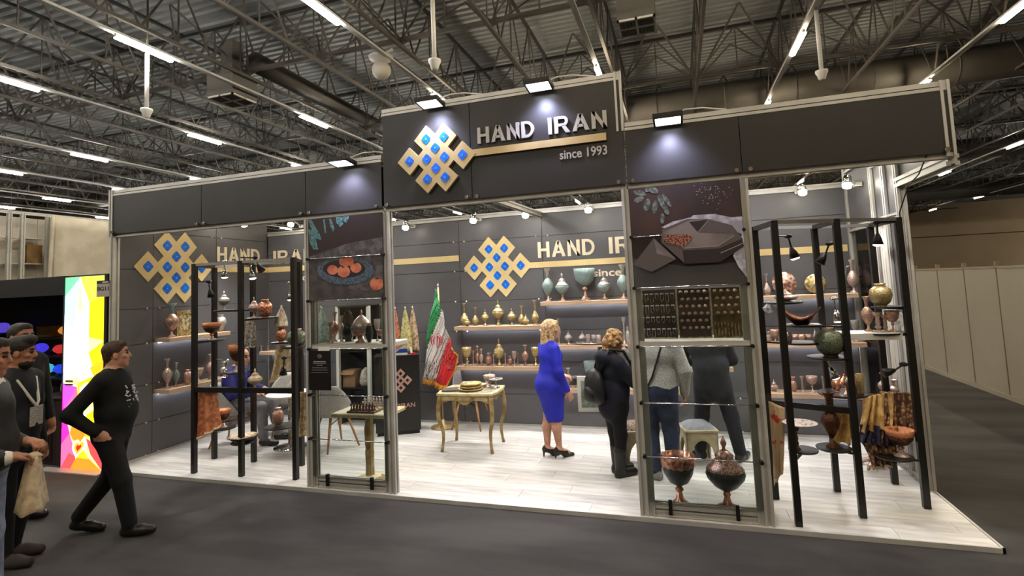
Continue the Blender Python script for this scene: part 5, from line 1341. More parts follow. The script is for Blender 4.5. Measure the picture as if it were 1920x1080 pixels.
# ---- hung and draped cloths
def drape(label, quad, Y0, Y1, m, waves=3, amp=0.025, nu=24, nv=24, solid=0.006, hem=None):
    """cloth spanning four photo points (tl, tr, br, bl) at depths Y0 (top) and Y1 (bottom)"""
    tl, tr, br, bl = [np.array(aty(x, y_, Y0 if k < 2 else Y1)) for k, (x, y_) in enumerate(quad)]
    o = (tl+tr)/2; z0 = min(br[2], bl[2])
    t = thing('draped_cloth', label, 'textile', (o[0], o[1], z0))
    def f(u, v, off=0.0):
        p = (tl*(1-u)+tr*u)*(1-v)+(bl*(1-u)+br*u)*v
        return (p[0]-o[0]+0.3*amp*math.sin(7*u+3*v), p[1]-o[1]+amp*math.sin(waves*2*PI*u+2*v)*(0.3+0.7*v)-off, p[2]-z0+0.012*math.sin(2*PI*waves*u)*v)
    ob('cloth', MB().grid(f, nu, nv), m, t, smooth=True, solid=solid)
    ob('hem', MB().grid(lambda u, v: f(u, 0.95+0.05*v, 0.006), nu, 3), hem or m, t, smooth=True, solid=0.004)
    return t
T1 = mat('orange_brocade', rgb(214, 142, 100), 0.75, col2=rgb(170, 96, 62), scale=22, detail=5, bump=0.3)
T2 = mat('beige_brocade', rgb(206, 186, 146), 0.75, col2=rgb(150, 122, 84), scale=26, detail=5, bump=0.3)
T3 = mat('navy_brocade', rgb(50, 46, 82), 0.75, col2=rgb(30, 28, 50), scale=26, detail=5, bump=0.3)
T4 = mat('brown_paisley', rgb(186, 150, 106), 0.7, col2=rgb(84, 54, 40), scale=26, kind='voronoi', mix=(0.2, 0.55), bump=0.3)
T5 = mat('gold_cloth', rgb(212, 178, 112), 0.6, col2=rgb(166, 126, 70), scale=14, detail=4, bump=0.3)
FR = mat('pale_fringe', rgb(226, 206, 170), 0.8)
drape('orange brocade cloth hung over the rack mid rail', [(368, 733), (404, 728), (413, 800), (366, 828)], 0.16, 0.14, T1, hem=FR)
drape('cream embroidered cloth hanging behind the rear rack tray', [(518, 648), (550, 648), (548, 690), (503, 722)], 0.48, 0.46, mat('cream_embroidery', rgb(220, 206, 172), 0.7, col2=rgb(176, 150, 110), scale=18, detail=5, bump=0.3), hem=FR)
drape('patterned scarf hanging beside the persimmon showcase post', [(562, 735), (574, 735), (575, 815), (560, 818)], 0.36, 0.36, T2, 2)
drape('white scarf draped over the far chrome table', [(545, 745), (560, 742), (556, 830), (546, 832)], 0.9, 0.88, T2, 2)
drape('grey scarf hung on the middle rack post', [(452, 600), (478, 592), (478, 650), (440, 655)], 0.42, 0.4, SILVER, 3)
drape('cream cloth with red motif hung on the corner rack rail', [(1441, 752), (1470, 764), (1470, 880), (1452, 912)], 0.44, 0.42, mat('red_motif_cloth', rgb(206, 182, 146), 0.75, col2=rgb(190, 60, 48), scale=6, mix=(0.56, 0.6)), 2, 0.015, hem=FR)
drape('gold cloth draped behind the tall bronze vase', [(1568, 772), (1594, 770), (1597, 835), (1558, 826)], 0.56, 0.52, T5, 2)
drape('golden brocade spread down the corner rack stand', [(1618, 744), (1672, 736), (1676, 800), (1612, 812)], 0.88, 0.8, T5, 4, 0.05)
drape('brown paisley brocade bunched beside the corner compote', [(1650, 734), (1708, 736), (1714, 822), (1646, 830)], 0.9, 0.78, T4, 5, 0.06)
drape('navy brocade band across the corner rack cloths', [(1612, 796), (1670, 800), (1668, 838), (1610, 830)], 0.8, 0.74, T3, 4, 0.04)
drape('brown paisley square hanging low on the corner rack', [(1612, 822), (1676, 826), (1684, 868), (1640, 884)], 0.78, 0.7, T4, 4, 0.04, hem=FR)
# copper side table carrying the corner cloths
b_ = atz(1668, 885, 0.0)
t = thing('copper_stand', 'low copper footed stand under the bunched brocade cloths', 'stand', (b_[0]-0.08, b_[1]+0.1, 0))
hh = aty(1668, 745, b_[1]+0.1)[2]
ob('column', MB().lathe([(0.07, 0.06), (0.04, 0.12), (0.05, 0.3), (0.035, 0.45), (0.06, hh-0.03)], 16), COPPER, t, smooth=True)
ob('top', MB().lathe([(0.06, hh-0.03), (0.2, hh-0.015), (0.2, hh)], 24), BRONZE, t)
for k in range(4):
    w = PI/4+PI/2*k; ob('foot', MB().tube([(0.03*math.cos(w), 0.03*math.sin(w), 0.1), (0.12*math.cos(w), 0.12*math.sin(w), 0.05), (0.16*math.cos(w), 0.16*math.sin(w), 0.014)], [0.025, 0.02, 0.014], 8), COPPER, t, smooth=True)
for px, pyt, lab in ((1655, 699, 'flared copper trumpet vase on the copper stand, beside the orange jars'), (1685, 712, 'flared copper trumpet vase on the copper stand, beside the glazed wall')):
    q = aty(px, pyt, b_[1]+0.1); qx = min(max(q[0], b_[0]-0.14), b_[0]+0.14)
    vessel('vase', 'rose', (qx, b_[1]+0.1, hh+0.001), 0.11, q[2]-hh, lab)
# clear plastic wraps bagged on the corner shelves
WRAP = mat('clear_wrap', rgb(222, 222, 224), 0.25, 0.0, alpha=0.45)
for px, py, Y, s, lab in ((1442, 577, 0.5, 0.05, 'knotted clear plastic bag tied under the corner rack tray'), (1690, 600, 0.85, 0.06, 'crumpled clear plastic wrap on the white boxed tray end')):
    p = aty(px, py, Y)
    t = thing('plastic_wrap', lab, 'wrap', tuple(p))
    random.seed(int(px)); ob('sheet', MB().lathe([(0.01, -s), (s*0.8, -s*0.6), (s, 0), (s*0.5, s*0.5), (0.01, s)], 14, wav=0.3, nw=5), WRAP, t); ob('knot', MB().lathe([(0.008, s*0.9), (0.014, s), (0.005, s*1.2)], 8), WRAP, t)
# wrapped parcels in the storage cupboard
for dx, z_, sx, sz, lab in ((0.40, 0.57, 0.1, 0.3, 'tall bubble wrapped parcel beside the cardboard box'), (0.33, 1.14, 0.12, 0.26, 'bubble wrapped parcel on the upper cupboard shelf')):
    t = thing('wrapped_parcel', lab, 'parcel', (ax0+dx*w_*0+min(dx, (ax1-ax0)-0.14), SD-0.19, z_))
    ob('bundle', MB().lathe([(sx*0.7, 0), (sx, sz*0.2), (sx*0.92, sz*0.55), (sx*0.6, sz*0.85), (sx*0.2, sz)], 18, wav=0.08, nw=4), mat('bubble_wrap', rgb(196, 190, 180), 0.4, col2=rgb(156, 150, 142), scale=30, bump=0.5), t, smooth=True)
    ob('tape', MB().lathe([(sx*0.99, sz*0.3), (sx*0.98, sz*0.36)], 18), CREAM, t)
# ================================================================ PEOPLE (one continuous surface each)
def sdf_eval(pr, X, Y, Z):
    t = pr[0]
    if t == 'c':
        a, b, ra, rb = pr[1:5]; ab = b-a; L2 = float(ab@ab)+1e-9
        px, py, pz = X-a[0], Y-a[1], Z-a[2]
        h = np.clip((px*ab[0]+py*ab[1]+pz*ab[2])/L2, 0, 1)
        return np.sqrt((px-ab[0]*h)**2+(py-ab[1]*h)**2+(pz-ab[2]*h)**2)-(ra+(rb-ra)*h)
    c, r, R_ = pr[1:4]
    px, py, pz = X-c[0], Y-c[1], Z-c[2]
    q = [(px*R_[k][0]+py*R_[k][1]+pz*R_[k][2]) for k in range(3)]
    k0 = np.sqrt(sum((q[k]/r[k])**2 for k in range(3))); k1 = np.sqrt(sum((q[k]/r[k]**2)**2 for k in range(3)))+1e-9
    return k0*(k0-1)/k1
def sdf_bounds(pr):
    if pr[0] == 'c':
        a, b, ra, rb = pr[1:5]; r = max(ra, rb); return np.minimum(a, b)-r, np.maximum(a, b)+r
    c, r, R_ = pr[1:4]; m = max(r); return c-m, c+m
def sdf_mesh(prims, vox):
    lo = np.min([sdf_bounds(p)[0] for p in prims], 0)-3*vox; hi = np.max([sdf_bounds(p)[1] for p in prims], 0)+3*vox
    n = np.ceil((hi-lo)/vox).astype(int)+1
    ax_ = [lo[i]+vox*np.arange(n[i]) for i in range(3)]
    F = np.full(tuple(n), 1.0, dtype=np.float32)
    for p in prims:
        k = p[-1]; b0, b1 = sdf_bounds(p); mg = k+2.5*vox
        i0 = np.maximum(((b0-mg-lo)/vox).astype(int), 0); i1 = np.minimum(((b1+mg-lo)/vox).astype(int)+2, n)
        sl = tuple(slice(i0[i], i1[i]) for i in range(3))
        X, Y, Z = np.meshgrid(*[ax_[i][sl[i]] for i in range(3)], indexing='ij', sparse=True)
        d = sdf_eval(p, X, Y, Z); f = F[sl]
        if k > 0:
            h = np.maximum(k-np.abs(f-d), 0)/k; F[sl] = np.minimum(f, d)-h*h*k*0.25
        else: F[sl] = np.minimum(f, d)
    ins = F < 0
    c = [ins[i:ins.shape[0]-1+i, j:ins.shape[1]-1+j, k:ins.shape[2]-1+k] for i in (0, 1) for j in (0, 1) for k in (0, 1)]
    cnt = sum(x.astype(np.int8) for x in c); act = (cnt > 0) & (cnt < 8)
    idx = np.argwhere(act); vid = np.full(act.shape, -1, dtype=np.int64); vid[act] = np.arange(len(idx))
    off = [(i, j, k) for i in (0, 1) for j in (0, 1) for k in (0, 1)]
    val = np.stack([F[idx[:, 0]+o[0], idx[:, 1]+o[1], idx[:, 2]+o[2]] for o in off], 1)
    acc = np.zeros((len(idx), 3)); num = np.zeros(len(idx))
    for a in range(8):
        for b in range(a+1, 8):
            if sum(abs(off[a][q]-off[b][q]) for q in range(3)) != 1: continue
            va, vb = val[:, a], val[:, b]; m = (va < 0) != (vb < 0)
            t = np.where(m, va/np.where(m, va-vb, 1), 0)
            pa, pb = np.array(off[a]), np.array(off[b])
            acc += np.where(m[:, None], pa+(pb-pa)*t[:, None], 0); num += m
    V = lo+vox*(idx+acc/np.maximum(num, 1)[:, None])
    faces = []
    for axn in range(3):
        o1, o2 = [(1, 2), (2, 0), (0, 1)][axn]
        s0 = [slice(None)]*3; s1 = [slice(None)]*3; s0[axn] = slice(0, -1); s1[axn] = slice(1, None)
        a, b = ins[tuple(s0)], ins[tuple(s1)]
        e = np.argwhere(a != b); fl_ = a[tuple(e.T)]
        ok = (e[:, o1] > 0) & (e[:, o2] > 0) & (e[:, o1] < n[o1]-1) & (e[:, o2] < n[o2]-1); e = e[ok]; fl_ = fl_[ok]
        def g(d1, d2):
            q = e.copy(); q[:, o1] += d1; q[:, o2] += d2; return vid[tuple(q.T)]
        Q = np.stack([g(-1, -1), g(0, -1), g(0, 0), g(-1, 0)], 1); Q[~fl_] = Q[~fl_][:, ::-1]; faces.append(Q)
    Fc = np.concatenate(faces)
    C_ = V[Fc].mean(1); best = np.full(len(C_), 9.0); lab = np.zeros(len(C_), dtype=int)
    for p in prims:
        d = sdf_eval(p, C_[:, 0], C_[:, 1], C_[:, 2])-p[-3]
        m = d < best; best[m] = d[m]; lab[m] = p[-2]
    return V, Fc, lab
class Body:
    def __init__(s, mats): s.p = []; s.mats = mats
    def L(s, n): return list(s.mats).index(n)
    def cone(s, a, b, ra, rb, lab, k=0.03, bias=0.0): s.p.append(('c', np.array(a, float), np.array(b, float), ra, rb, bias, s.L(lab), k))
    def ell(s, c, r, lab, k=0.03, R_=None, bias=0.0): s.p.append(('e', np.array(c, float), tuple(r), np.eye(3) if R_ is None else R_, bias, s.L(lab), k))
    def head(s, c, yaw=0.0, pitch=0.0, hair='short', beard=False, neck=None, sc=1.0):
        c = np.array(c, float); cyw, syw, cp, sp = math.cos(yaw), math.sin(yaw), math.cos(pitch), math.sin(pitch)
        f = np.array([-syw*cp, cyw*cp, sp]); r = np.array([cyw, syw, 0]); u = np.cross(r, f); R_ = np.array([r, f, u])
        P_ = lambda x, y_, z: c+(r*x+f*y_+u*z)*sc
        e = lambda x, y_, z, rr, lab, k=0.012, b=0.0: s.ell(P_(x, y_, z), [q*sc for q in rr], lab, k, R_, b)
        if neck is not None: s.cone(P_(0, -0.025, -0.07), neck, 0.056*sc, 0.062*sc, 'skin', 0.02)
        e(0, -0.008, 0.035, (0.075, 0.094, 0.084), 'skin', 0.02); e(0, 0.022, -0.045, (0.058, 0.07, 0.078), 'skin', 0.02)
        e(0, 0.058, -0.1, (0.03, 0.026, 0.024), 'skin', 0.02)
        s.cone(P_(0, 0.084, 0.018), P_(0, 0.1, -0.024), 0.009*sc, 0.0135*sc, 'skin', 0.014)
        for q in (-1, 1):
            e(q*0.076, -0.008, -0.008, (0.011, 0.021, 0.032), 'skin', 0.006)
            e(q*0.032, 0.079, 0.012, (0.014, 0.009, 0.008), 'eye', 0.004, 0.003)
            s.cone(P_(q*0.018, 0.087, 0.034), P_(q*0.05, 0.072, 0.036), 0.006*sc, 0.005*sc, 'hair', 0.004)
            e(q*0.045, 0.06, -0.02, (0.02, 0.02, 0.018), 'skin', 0.015)
        e(0, 0.083, -0.062, (0.023, 0.011, 0.009), 'lip', 0.005, 0.003)
        if beard:
            e(0, 0.035, -0.088, (0.058, 0.058, 0.05), 'hair', 0.01, -0.001)
            s.cone(P_(-0.022, 0.092, -0.046), P_(0.022, 0.092, -0.046), 0.007, 0.007, 'hair', 0.004)
        if hair == 'short':
            e(0, -0.022, 0.05, (0.081, 0.096, 0.084), 'hair', 0.008, 0.002); e(0, 0.035, 0.092, (0.055, 0.045, 0.035), 'hair', 0.02, 0.002); e(0, -0.07, -0.01, (0.06, 0.04, 0.055), 'hair', 0.02, 0.002)
        elif hair == 'tall':
            e(0, -0.02, 0.056, (0.083, 0.1, 0.09), 'hair', 0.008, 0.002); e(0, 0.045, 0.112, (0.06, 0.055, 0.045), 'hair', 0.02, 0.002); e(0, -0.07, -0.01, (0.062, 0.045, 0.06), 'hair', 0.02, 0.002)
        elif hair == 'bob':
            e(0, -0.018, 0.045, (0.092, 0.108, 0.094), 'hair', 0.01, 0.003)
            for q in (-1, 1):
                s.cone(P_(q*0.072, 0.01, 0.05), P_(q*0.082, 0.02, -0.1), 0.036*sc, 0.03*sc, 'hair', 0.03, 0.002); s.cone(P_(q*0.06, -0.06, 0.03), P_(q*0.065, -0.06, -0.14), 0.05*sc, 0.036*sc, 'hair', 0.03, 0.002)
            s.cone(P_(0, -0.075, 0.02), P_(0, -0.085, -0.15), 0.06*sc, 0.042*sc, 'hair', 0.03, 0.002); s.cone(P_(0.02, 0.06, 0.1), P_(0.07, 0.06, 0.0), 0.025*sc, 0.02*sc, 'hair', 0.02, 0.002)
        elif hair == 'curly':
            e(0, -0.02, 0.045, (0.095, 0.108, 0.095), 'hair', 0.01, 0.003)
            rnd = random.Random(5)
            for q in range(46):
                th, ph = rnd.uniform(0, 2*PI), rnd.uniform(-0.75, 1.4)
                x, y_, z = 0.095*math.cos(ph)*math.cos(th), 0.108*math.cos(ph)*math.sin(th)-0.025, 0.04+0.1*math.sin(ph)
                if y_ > 0.035 and z < 0.06: continue
                e(x, y_, z, (0.027,)*3, 'hair', 0.012, 0.003)
            s.cone(P_(0, -0.08, 0.0), P_(0, -0.08, -0.09), 0.07*sc, 0.055*sc, 'hair', 0.03, 0.002)
        elif hair == 'bald':
            for q in (-1, 1): e(q*0.06, -0.05, 0.0, (0.024, 0.045, 0.035), 'hair', 0.01, 0.0)
    def hand(s, w, d, n, side, curl=0.5, k=0.006):
        """w wrist, d finger direction, n palm normal (fingers curl towards n), side: +1/-1 thumb side along d x n"""
        w, d, n = [np.array(q, float) for q in (w, d, n)]; d /= np.linalg.norm(d); n = n-d*(n@d); n /= np.linalg.norm(n); t = np.cross(d, n)*side
        s.ell(w+d*0.05, (0.042, 0.052, 0.019), 'skin', 0.012, np.array([t, d, n]))
        s.cone(w-d*0.05, w+d*0.03, 0.027, 0.03, 'skin', 0.02)
        for i, (o, L_) in enumerate(((0.03, 0.92), (0.01, 1.0), (-0.011, 0.95), (-0.031, 0.76))):
            a = w+d*0.088+t*o; d1 = d*math.cos(curl)+n*math.sin(curl); b = a+d1*0.042*L_
            d2 = d*math.cos(curl*2.2)+n*math.sin(curl*2.2); c = b+d2*0.036*L_
            s.cone(a, b, 0.0095, 0.009, 'skin', k); s.cone(b, c, 0.009, 0.0075, 'skin', k)
        a = w+d*0.03+t*0.036; b = a+(t*0.6+d*0.7+n*0.25)*0.036; c = b+(d*0.9+n*0.4+t*0.05)*0.03
        s.cone(a, b, 0.012, 0.011, 'skin', k); s.cone(b, c, 0.011, 0.009, 'skin', k)
    def arm(s, sh, el_, wr, lab, r=(0.058, 0.047, 0.037)):
        s.cone(sh, el_, r[0], r[1], lab, 0.04); s.cone(el_, wr, r[1], r[2], lab, 0.03)
    def leg(s, hp, kn, an, lab, r=(0.088, 0.065, 0.05), k=0.03):
        s.cone(hp, kn, r[0], r[1], lab, 0.05); s.cone(kn, an, r[1], r[2], lab, k)
    def shoe(s, an, yaw=0.0, lab='shoe', L_=0.17, pitch=0.0, r=0.04):
        an = np.array(an, float); f = np.array([-math.sin(yaw)*math.cos(pitch), math.cos(yaw)*math.cos(pitch), math.sin(pitch)])
        base = an.copy(); base[2] -= 0.05
        s.cone(an, base, 0.046, 0.042, lab, 0.02); s.cone(base-f*0.035, base+f*L_*0.55, r, r, lab, 0.02); s.cone(base+f*L_*0.5, base+f*L_+np.array([0, 0, -0.006]), r, r*0.78, lab, 0.02)
    def build(s, name, label, loc, rotz, vox=0.0065, scale=1.0):
        V, Fc, lab = sdf_mesh(s.p, vox)
        me = bpy.data.meshes.new(name); me.from_pydata((V*scale).tolist(), [], Fc.tolist()); 
        for m in s.mats.values(): me.materials.append(m)
        me.polygons.foreach_set('material_index', lab.tolist()); me.polygons.foreach_set('use_smooth', [True]*len(Fc))
        o = bpy.data.objects.new(name, me); COL.objects.link(o); o.location = loc; o.rotation_euler = (0, 0, rotz)
        # ground the figure
        o.location.z -= 0.0
        return tag(o, label, 'person')
def fabric(n, c, c2=None, rough=0.85, bump=0.35, scale=14, bs=None):
    return mat(n, rgb(*c), rough, 0.0, col2=rgb(*(c2 or tuple(int(v*0.85) for v in c))), scale=scale, detail=5, bump=bump, bscale=bs)
SKIN = mat('skin', rgb(206, 158, 134), 0.55, col2=rgb(192, 142, 118), scale=12); SKIN2 = mat('skin_tan', rgb(176, 126, 100), 0.55, col2=rgb(160, 110, 86), scale=12)
HAIRD = fabric('dark_hair', (40, 30, 26), (22, 17, 15), 0.6, 0.5, 60); HAIRB = fabric('blond_hair', (206, 176, 132), (128, 96, 66), 0.55, 0.5, 40); HAIRC = fabric('curly_blond_hair', (196, 158, 104), (120, 84, 50), 0.6, 0.6, 50); HAIRG = fabric('short_brown_hair', (72, 50, 40), (48, 34, 28), 0.7, 0.5, 60)
EYE = mat('eye_dark', rgb(48, 36, 32), 0.3); LIP = mat('lip_tone', rgb(178, 110, 100), 0.5)
BLKC = fabric('black_knit', (15, 15, 16), (10, 10, 11), 0.9, 0.2, 8); BLKT = fabric('black_trouser', (14, 14, 15), (9, 9, 10), 0.9, 0.2, 6)
LEATH = mat('black_leather', rgb(30, 28, 27), 0.35)
def mset(**k):
    d = {'skin': SKIN, 'hair': HAIRD, 'eye': EYE, 'lip': LIP, 'shoe': LEATH}; d.update(k); return d

# ---- man in black walking past
a_, b_ = atz(172, 990, HF), atz(258, 1008, HF)
B = Body(mset(hair=HAIRG, top=BLKC, trouser=BLKT))
B.head((0.0, 0.03, 1.615), yaw=0.42, pitch=0.06, hair='short', neck=(0, -0.01, 1.45))
B.cone((-0.13, -0.01, 1.41), (0.13, -0.01, 1.41), 0.075, 0.075, 'top', 0.05); B.ell((0, 0.0, 1.3), (0.2, 0.145, 0.19), 'top', 0.05); B.ell((0, 0.035, 1.1), (0.19, 0.165, 0.19), 'top', 0.06); B.ell((0, 0.01, 0.97), (0.18, 0.14, 0.1), 'top', 0.04)
B.cone((0, -0.01, 1.4), (0, 0.0, 1.475), 0.075, 0.064, 'top', 0.02)
B.ell((0, -0.01, 0.9), (0.17, 0.135, 0.12), 'trouser', 0.05)
B.arm((0.19, -0.01, 1.39), (0.27, -0.2, 1.14), (0.215, -0.03, 0.97), 'top', (0.07, 0.062, 0.046)); B.arm((-0.19, -0.01, 1.39), (-0.27, -0.2, 1.14), (-0.215, 0.0, 0.98), 'top', (0.07, 0.062, 0.046))
B.hand((0.205, -0.01, 0.95), (-0.35, 0.45, -0.75), (-1, 0.1, 0), -1, 0.35); B.hand((-0.205, 0.0, 0.95), (0.35, 0.45, -0.75), (1, 0.1, 0), 1, 0.35)
B.leg((0.09, 0.0, 0.9), (0.1, 0.13, 0.5), (0.1, 0.2, 0.12), 'trouser', (0.105, 0.078, 0.062)); B.leg((-0.09, 0.0, 0.9), (-0.1, -0.05, 0.5), (-0.1, -0.31, 0.16), 'trouser', (0.105, 0.078, 0.06))
B.shoe((0.1, 0.2, 0.1), -0.05, L_=0.19, r=0.045); B.shoe((-0.1, -0.31, 0.125), 0.0, L_=0.19, pitch=-0.18, r=0.045)
man1 = B.build('person', 'man in black sweater with white print walking past the stand', ((a_[0]+b_[0])/2-0.0, (a_[1]+b_[1])/2-0.03, HF), math.radians(-62))
pr_m = MB(); rnd = random.Random(4)
for k in range(34):
    x, z = rnd.uniform(-0.08, 0.1), 1.18+rnd.uniform(-0.06, 0.14); yy = 0.162-0.9*x*x-0.35*abs(z-1.16)**1.6
    dx, dz = rnd.uniform(-0.03, 0.03), rnd.uniform(-0.03, 0.03)
    pr_m.tube([(x, yy+0.02, z), (x+dx, yy+0.02-0.6*abs(dx), z+dz)], 0.006, 5)
ob('sweater_print', pr_m, mat('white_print', rgb(226, 226, 230), 0.7), man1)

# ---- woman in the blue dress
f_ = atz(1040, 857)
BLUED = fabric('royal_blue_dress', (34, 42, 190), (26, 32, 164), 0.7, 0.15, 6)
B = Body(mset(hair=HAIRB, dress=BLUED))
B.head((0.0, 0.035, 1.53), yaw=-0.4, pitch=-0.12, hair='bob', neck=(0, -0.005, 1.37), sc=0.95)
B.cone((-0.11, -0.01, 1.33), (0.11, -0.01, 1.33), 0.066, 0.066, 'dress', 0.05); B.ell((0, 0.0, 1.22), (0.18, 0.13, 0.16), 'dress', 0.05); B.ell((0, 0.05, 1.2), (0.15, 0.105, 0.09), 'dress', 0.04); B.ell((0, 0.0, 1.05), (0.168, 0.132, 0.12), 'dress', 0.06); B.ell((0, -0.015, 0.87), (0.212, 0.175, 0.17), 'dress', 0.07)
B.cone((-0.07, -0.01, 0.84), (-0.055, 0.02, 0.5), 0.125, 0.088, 'dress', 0.1); B.cone((0.07, -0.01, 0.84), (0.055, 0.02, 0.5), 0.125, 0.088, 'dress', 0.1); B.cone((0, 0.0, 0.8), (0, 0.02, 0.49), 0.13, 0.09, 'dress', 0.08)
B.arm((0.165, -0.01, 1.31), (0.225, 0.0, 1.05), (0.215, 0.1, 0.83), 'dress', (0.06, 0.05, 0.038)); B.arm((-0.165, -0.01, 1.31), (-0.22, 0.02, 1.06), (-0.16, 0.2, 0.93), 'dress', (0.06, 0.05, 0.038))
B.hand((0.213, 0.11, 0.81), (-0.05, 0.45, -0.85), (-1, 0, 0), -1, 0.4); B.hand((-0.15, 0.215, 0.93), (0.5, 0.8, -0.1), (0, 0.3, -1), 1, 0.5)
for s_, y_ in ((1, 0.05), (-1, -0.05)):
    B.cone((s_*0.06, y_*0.4, 0.52), (s_*0.06, y_*0.7-0.02, 0.36), 0.06, 0.058, 'skin', 0.02); B.cone((s_*0.06, y_*0.7-0.02, 0.36), (s_*0.06, y_-0.01, 0.13), 0.058, 0.034, 'skin', 0.02)
    B.cone((s_*0.06, y_-0.03, 0.105), (s_*0.06, y_+0.1, 0.045), 0.036, 0.032, 'skin', 0.02)
    B.cone((s_*0.06, y_-0.045, 0.095), (s_*0.06, y_+0.07, 0.05), 0.036, 0.036, 'shoe', 0.02, 0.003); B.cone((s_*0.06, y_+0.06, 0.035), (s_*0.06, y_+0.17, 0.02), 0.036, 0.02, 'shoe', 0.02, 0.003); B.cone((s_*0.06, y_-0.06, 0.1), (s_*0.06, y_-0.065, 0.008), 0.02, 0.008, 'shoe', 0.01, 0.003)
B.build('person', 'woman with blond bob in royal blue dress and heels facing the shelves', (f_[0], f_[1], 0), math.radians(-50), 0.0065, 0.985)

# ---- woman with the backpack
f_ = atz(1158, 890)
NAVY = fabric('navy_jacket', (22, 24, 40), (15, 16, 28), 0.85, 0.3, 8)
B = Body(mset(hair=HAIRC, jacket=NAVY, trouser=BLKT, boot=LEATH))
B.head((0.0, 0.06, 1.43), yaw=-0.15, pitch=-0.2, hair='curly', neck=(0, -0.005, 1.29), sc=0.97)
B.cone((-0.12, -0.01, 1.24), (0.12, -0.01, 1.24), 0.08, 0.08, 'jacket', 0.05); B.ell((0, 0.0, 1.12), (0.19, 0.15, 0.18), 'jacket', 0.05); B.ell((0, 0.01, 0.93), (0.19, 0.16, 0.17), 'jacket', 0.06); B.cone((0, 0.0, 0.92), (0, 0.0, 0.74), 0.175, 0.17, 'jacket', 0.05)
B.cone((-0.08, -0.1, 1.28), (0.08, -0.1, 1.28), 0.065, 0.065, 'jacket', 0.04); B.cone((0, -0.1, 1.28), (0, -0.13, 1.18), 0.09, 0.05, 'jacket', 0.04); B.cone((-0.09, -0.02, 1.32), (0.09, -0.02, 1.32), 0.045, 0.045, 'jacket', 0.03)
B.arm((0.18, -0.01, 1.23), (0.23, 0.13, 1.03), (0.09, 0.24, 1.24), 'jacket', (0.07, 0.062, 0.045)); B.arm((-0.18, -0.01, 1.23), (-0.25, 0.0, 0.98), (-0.24, 0.1, 0.78), 'jacket', (0.07, 0.062, 0.045))
B.hand((0.08, 0.24, 1.26), (-0.35, -0.15, 0.9), (-0.4, -0.9, 0), 1, 0.35); B.hand((-0.24, 0.11, 0.76), (0.0, 0.2, -1), (1, 0.1, 0), 1, 0.8)
B.leg((0.08, 0, 0.78), (0.08, 0.02, 0.44), (0.07, 0.0, 0.12), 'trouser', (0.1, 0.07, 0.052)); B.leg((-0.08, 0, 0.78), (-0.08, 0.04, 0.44), (-0.08, 0.05, 0.12), 'trouser', (0.1, 0.07, 0.052))
for s_, y_ in ((1, 0.0), (-1, 0.05)):
    B.cone((s_*0.075, y_, 0.27), (s_*0.075, y_, 0.08), 0.066, 0.056, 'boot', 0.02, 0.004); B.cone((s_*0.075, y_-0.03, 0.045), (s_*0.075, y_+0.17, 0.04), 0.045, 0.038, 'boot', 0.02)
    B.cone((s_*0.075, y_-0.03, 0.02), (s_*0.075, y_+0.16, 0.02), 0.045, 0.04, 'boot', 0.01)
bw = B.build('person', 'woman with curly blond hair in navy jacket raising a hand to her face', (f_[0], f_[1], 0), math.radians(-52), 0.0065, 0.97)
BW = Matrix.Translation((f_[0], f_[1], 0)) @ Matrix.Rotation(math.radians(-52), 4, 'Z')
t = thing('backpack', 'black leather backpack on the navy jacket woman', 'backpack', tuple(BW @ Vector((0, -0.22, 0.78))), math.radians(-52))
BPK = mat('backpack_black', rgb(26, 26, 27), 0.45, col2=rgb(18, 18, 19), scale=10, bump=0.3)
ob('bag_body', MB().lathe([(0.1, 0), (0.15, 0.03), (0.165, 0.12), (0.15, 0.24), (0.1, 0.33), (0.03, 0.36)], 24, sy=0.55), BPK, t, smooth=True)
ob('pocket', MB().lathe([(0.08, 0.02), (0.11, 0.04), (0.11, 0.14), (0.06, 0.19)], 18, (0, -0.05, 0), sy=0.5), BPK, t, smooth=True)
for s_ in (-1, 1): ob('strap', MB().tube([(s_*0.06, 0.05, 0.33), (s_*0.11, 0.14, 0.56), (s_*0.13, 0.3, 0.53), (s_*0.15, 0.39, 0.36), (s_*0.15, 0.28, 0.12), (s_*0.1, 0.08, 0.03)], 0.017, 8), BPK, t, smooth=True)
p = Vector(aty(1113, 772, 1.2))
t = thing('picture_tote', 'white bordered green picture carried by the backpack woman', 'picture', tuple(p), math.radians(8))
ob('board', MB().bbox(-0.17, -0.012, 0, 0.17, 0.012, 0.4, 0.004), WHITE, t); ob('picture', MB().box(-0.13, -0.0135, 0.05, 0.13, -0.0118, 0.35), mat('green_picture', rgb(96, 116, 96), 0.6, col2=rgb(150, 160, 140), scale=12), t)

# ---- man in the grey sweater behind the showcase glass
f_ = atz(1243, 893)
KNIT = fabric('grey_knit', (214, 210, 204), (176, 172, 166), 0.95, 0.5, 90); JEAN = fabric('navy_jeans', (44, 56, 84), (28, 36, 58), 0.85, 0.35, 10)
B = Body(mset(hair=HAIRD, top=KNIT, trouser=JEAN, shoe=fabric('grey_shoe', (150, 146, 140)), sock=BLKT))
B.head((0.0, 0.06, 1.6), yaw=0.1, pitch=-0.15, hair='short', neck=(0, 0.0, 1.44))
B.cone((-0.14, 0, 1.39), (0.14, 0, 1.39), 0.08, 0.08, 'top', 0.05); B.ell((0, 0.0, 1.27), (0.215, 0.15, 0.2), 'top', 0.06); B.ell((0, 0.02, 1.06), (0.205, 0.165, 0.17), 'top', 0.06); B.cone((-0.05, 0.0, 0.98), (0.05, 0.0, 0.98), 0.148, 0.148, 'top', 0.04)
B.ell((0, -0.02, 0.88), (0.18, 0.15, 0.14), 'trouser', 0.05)
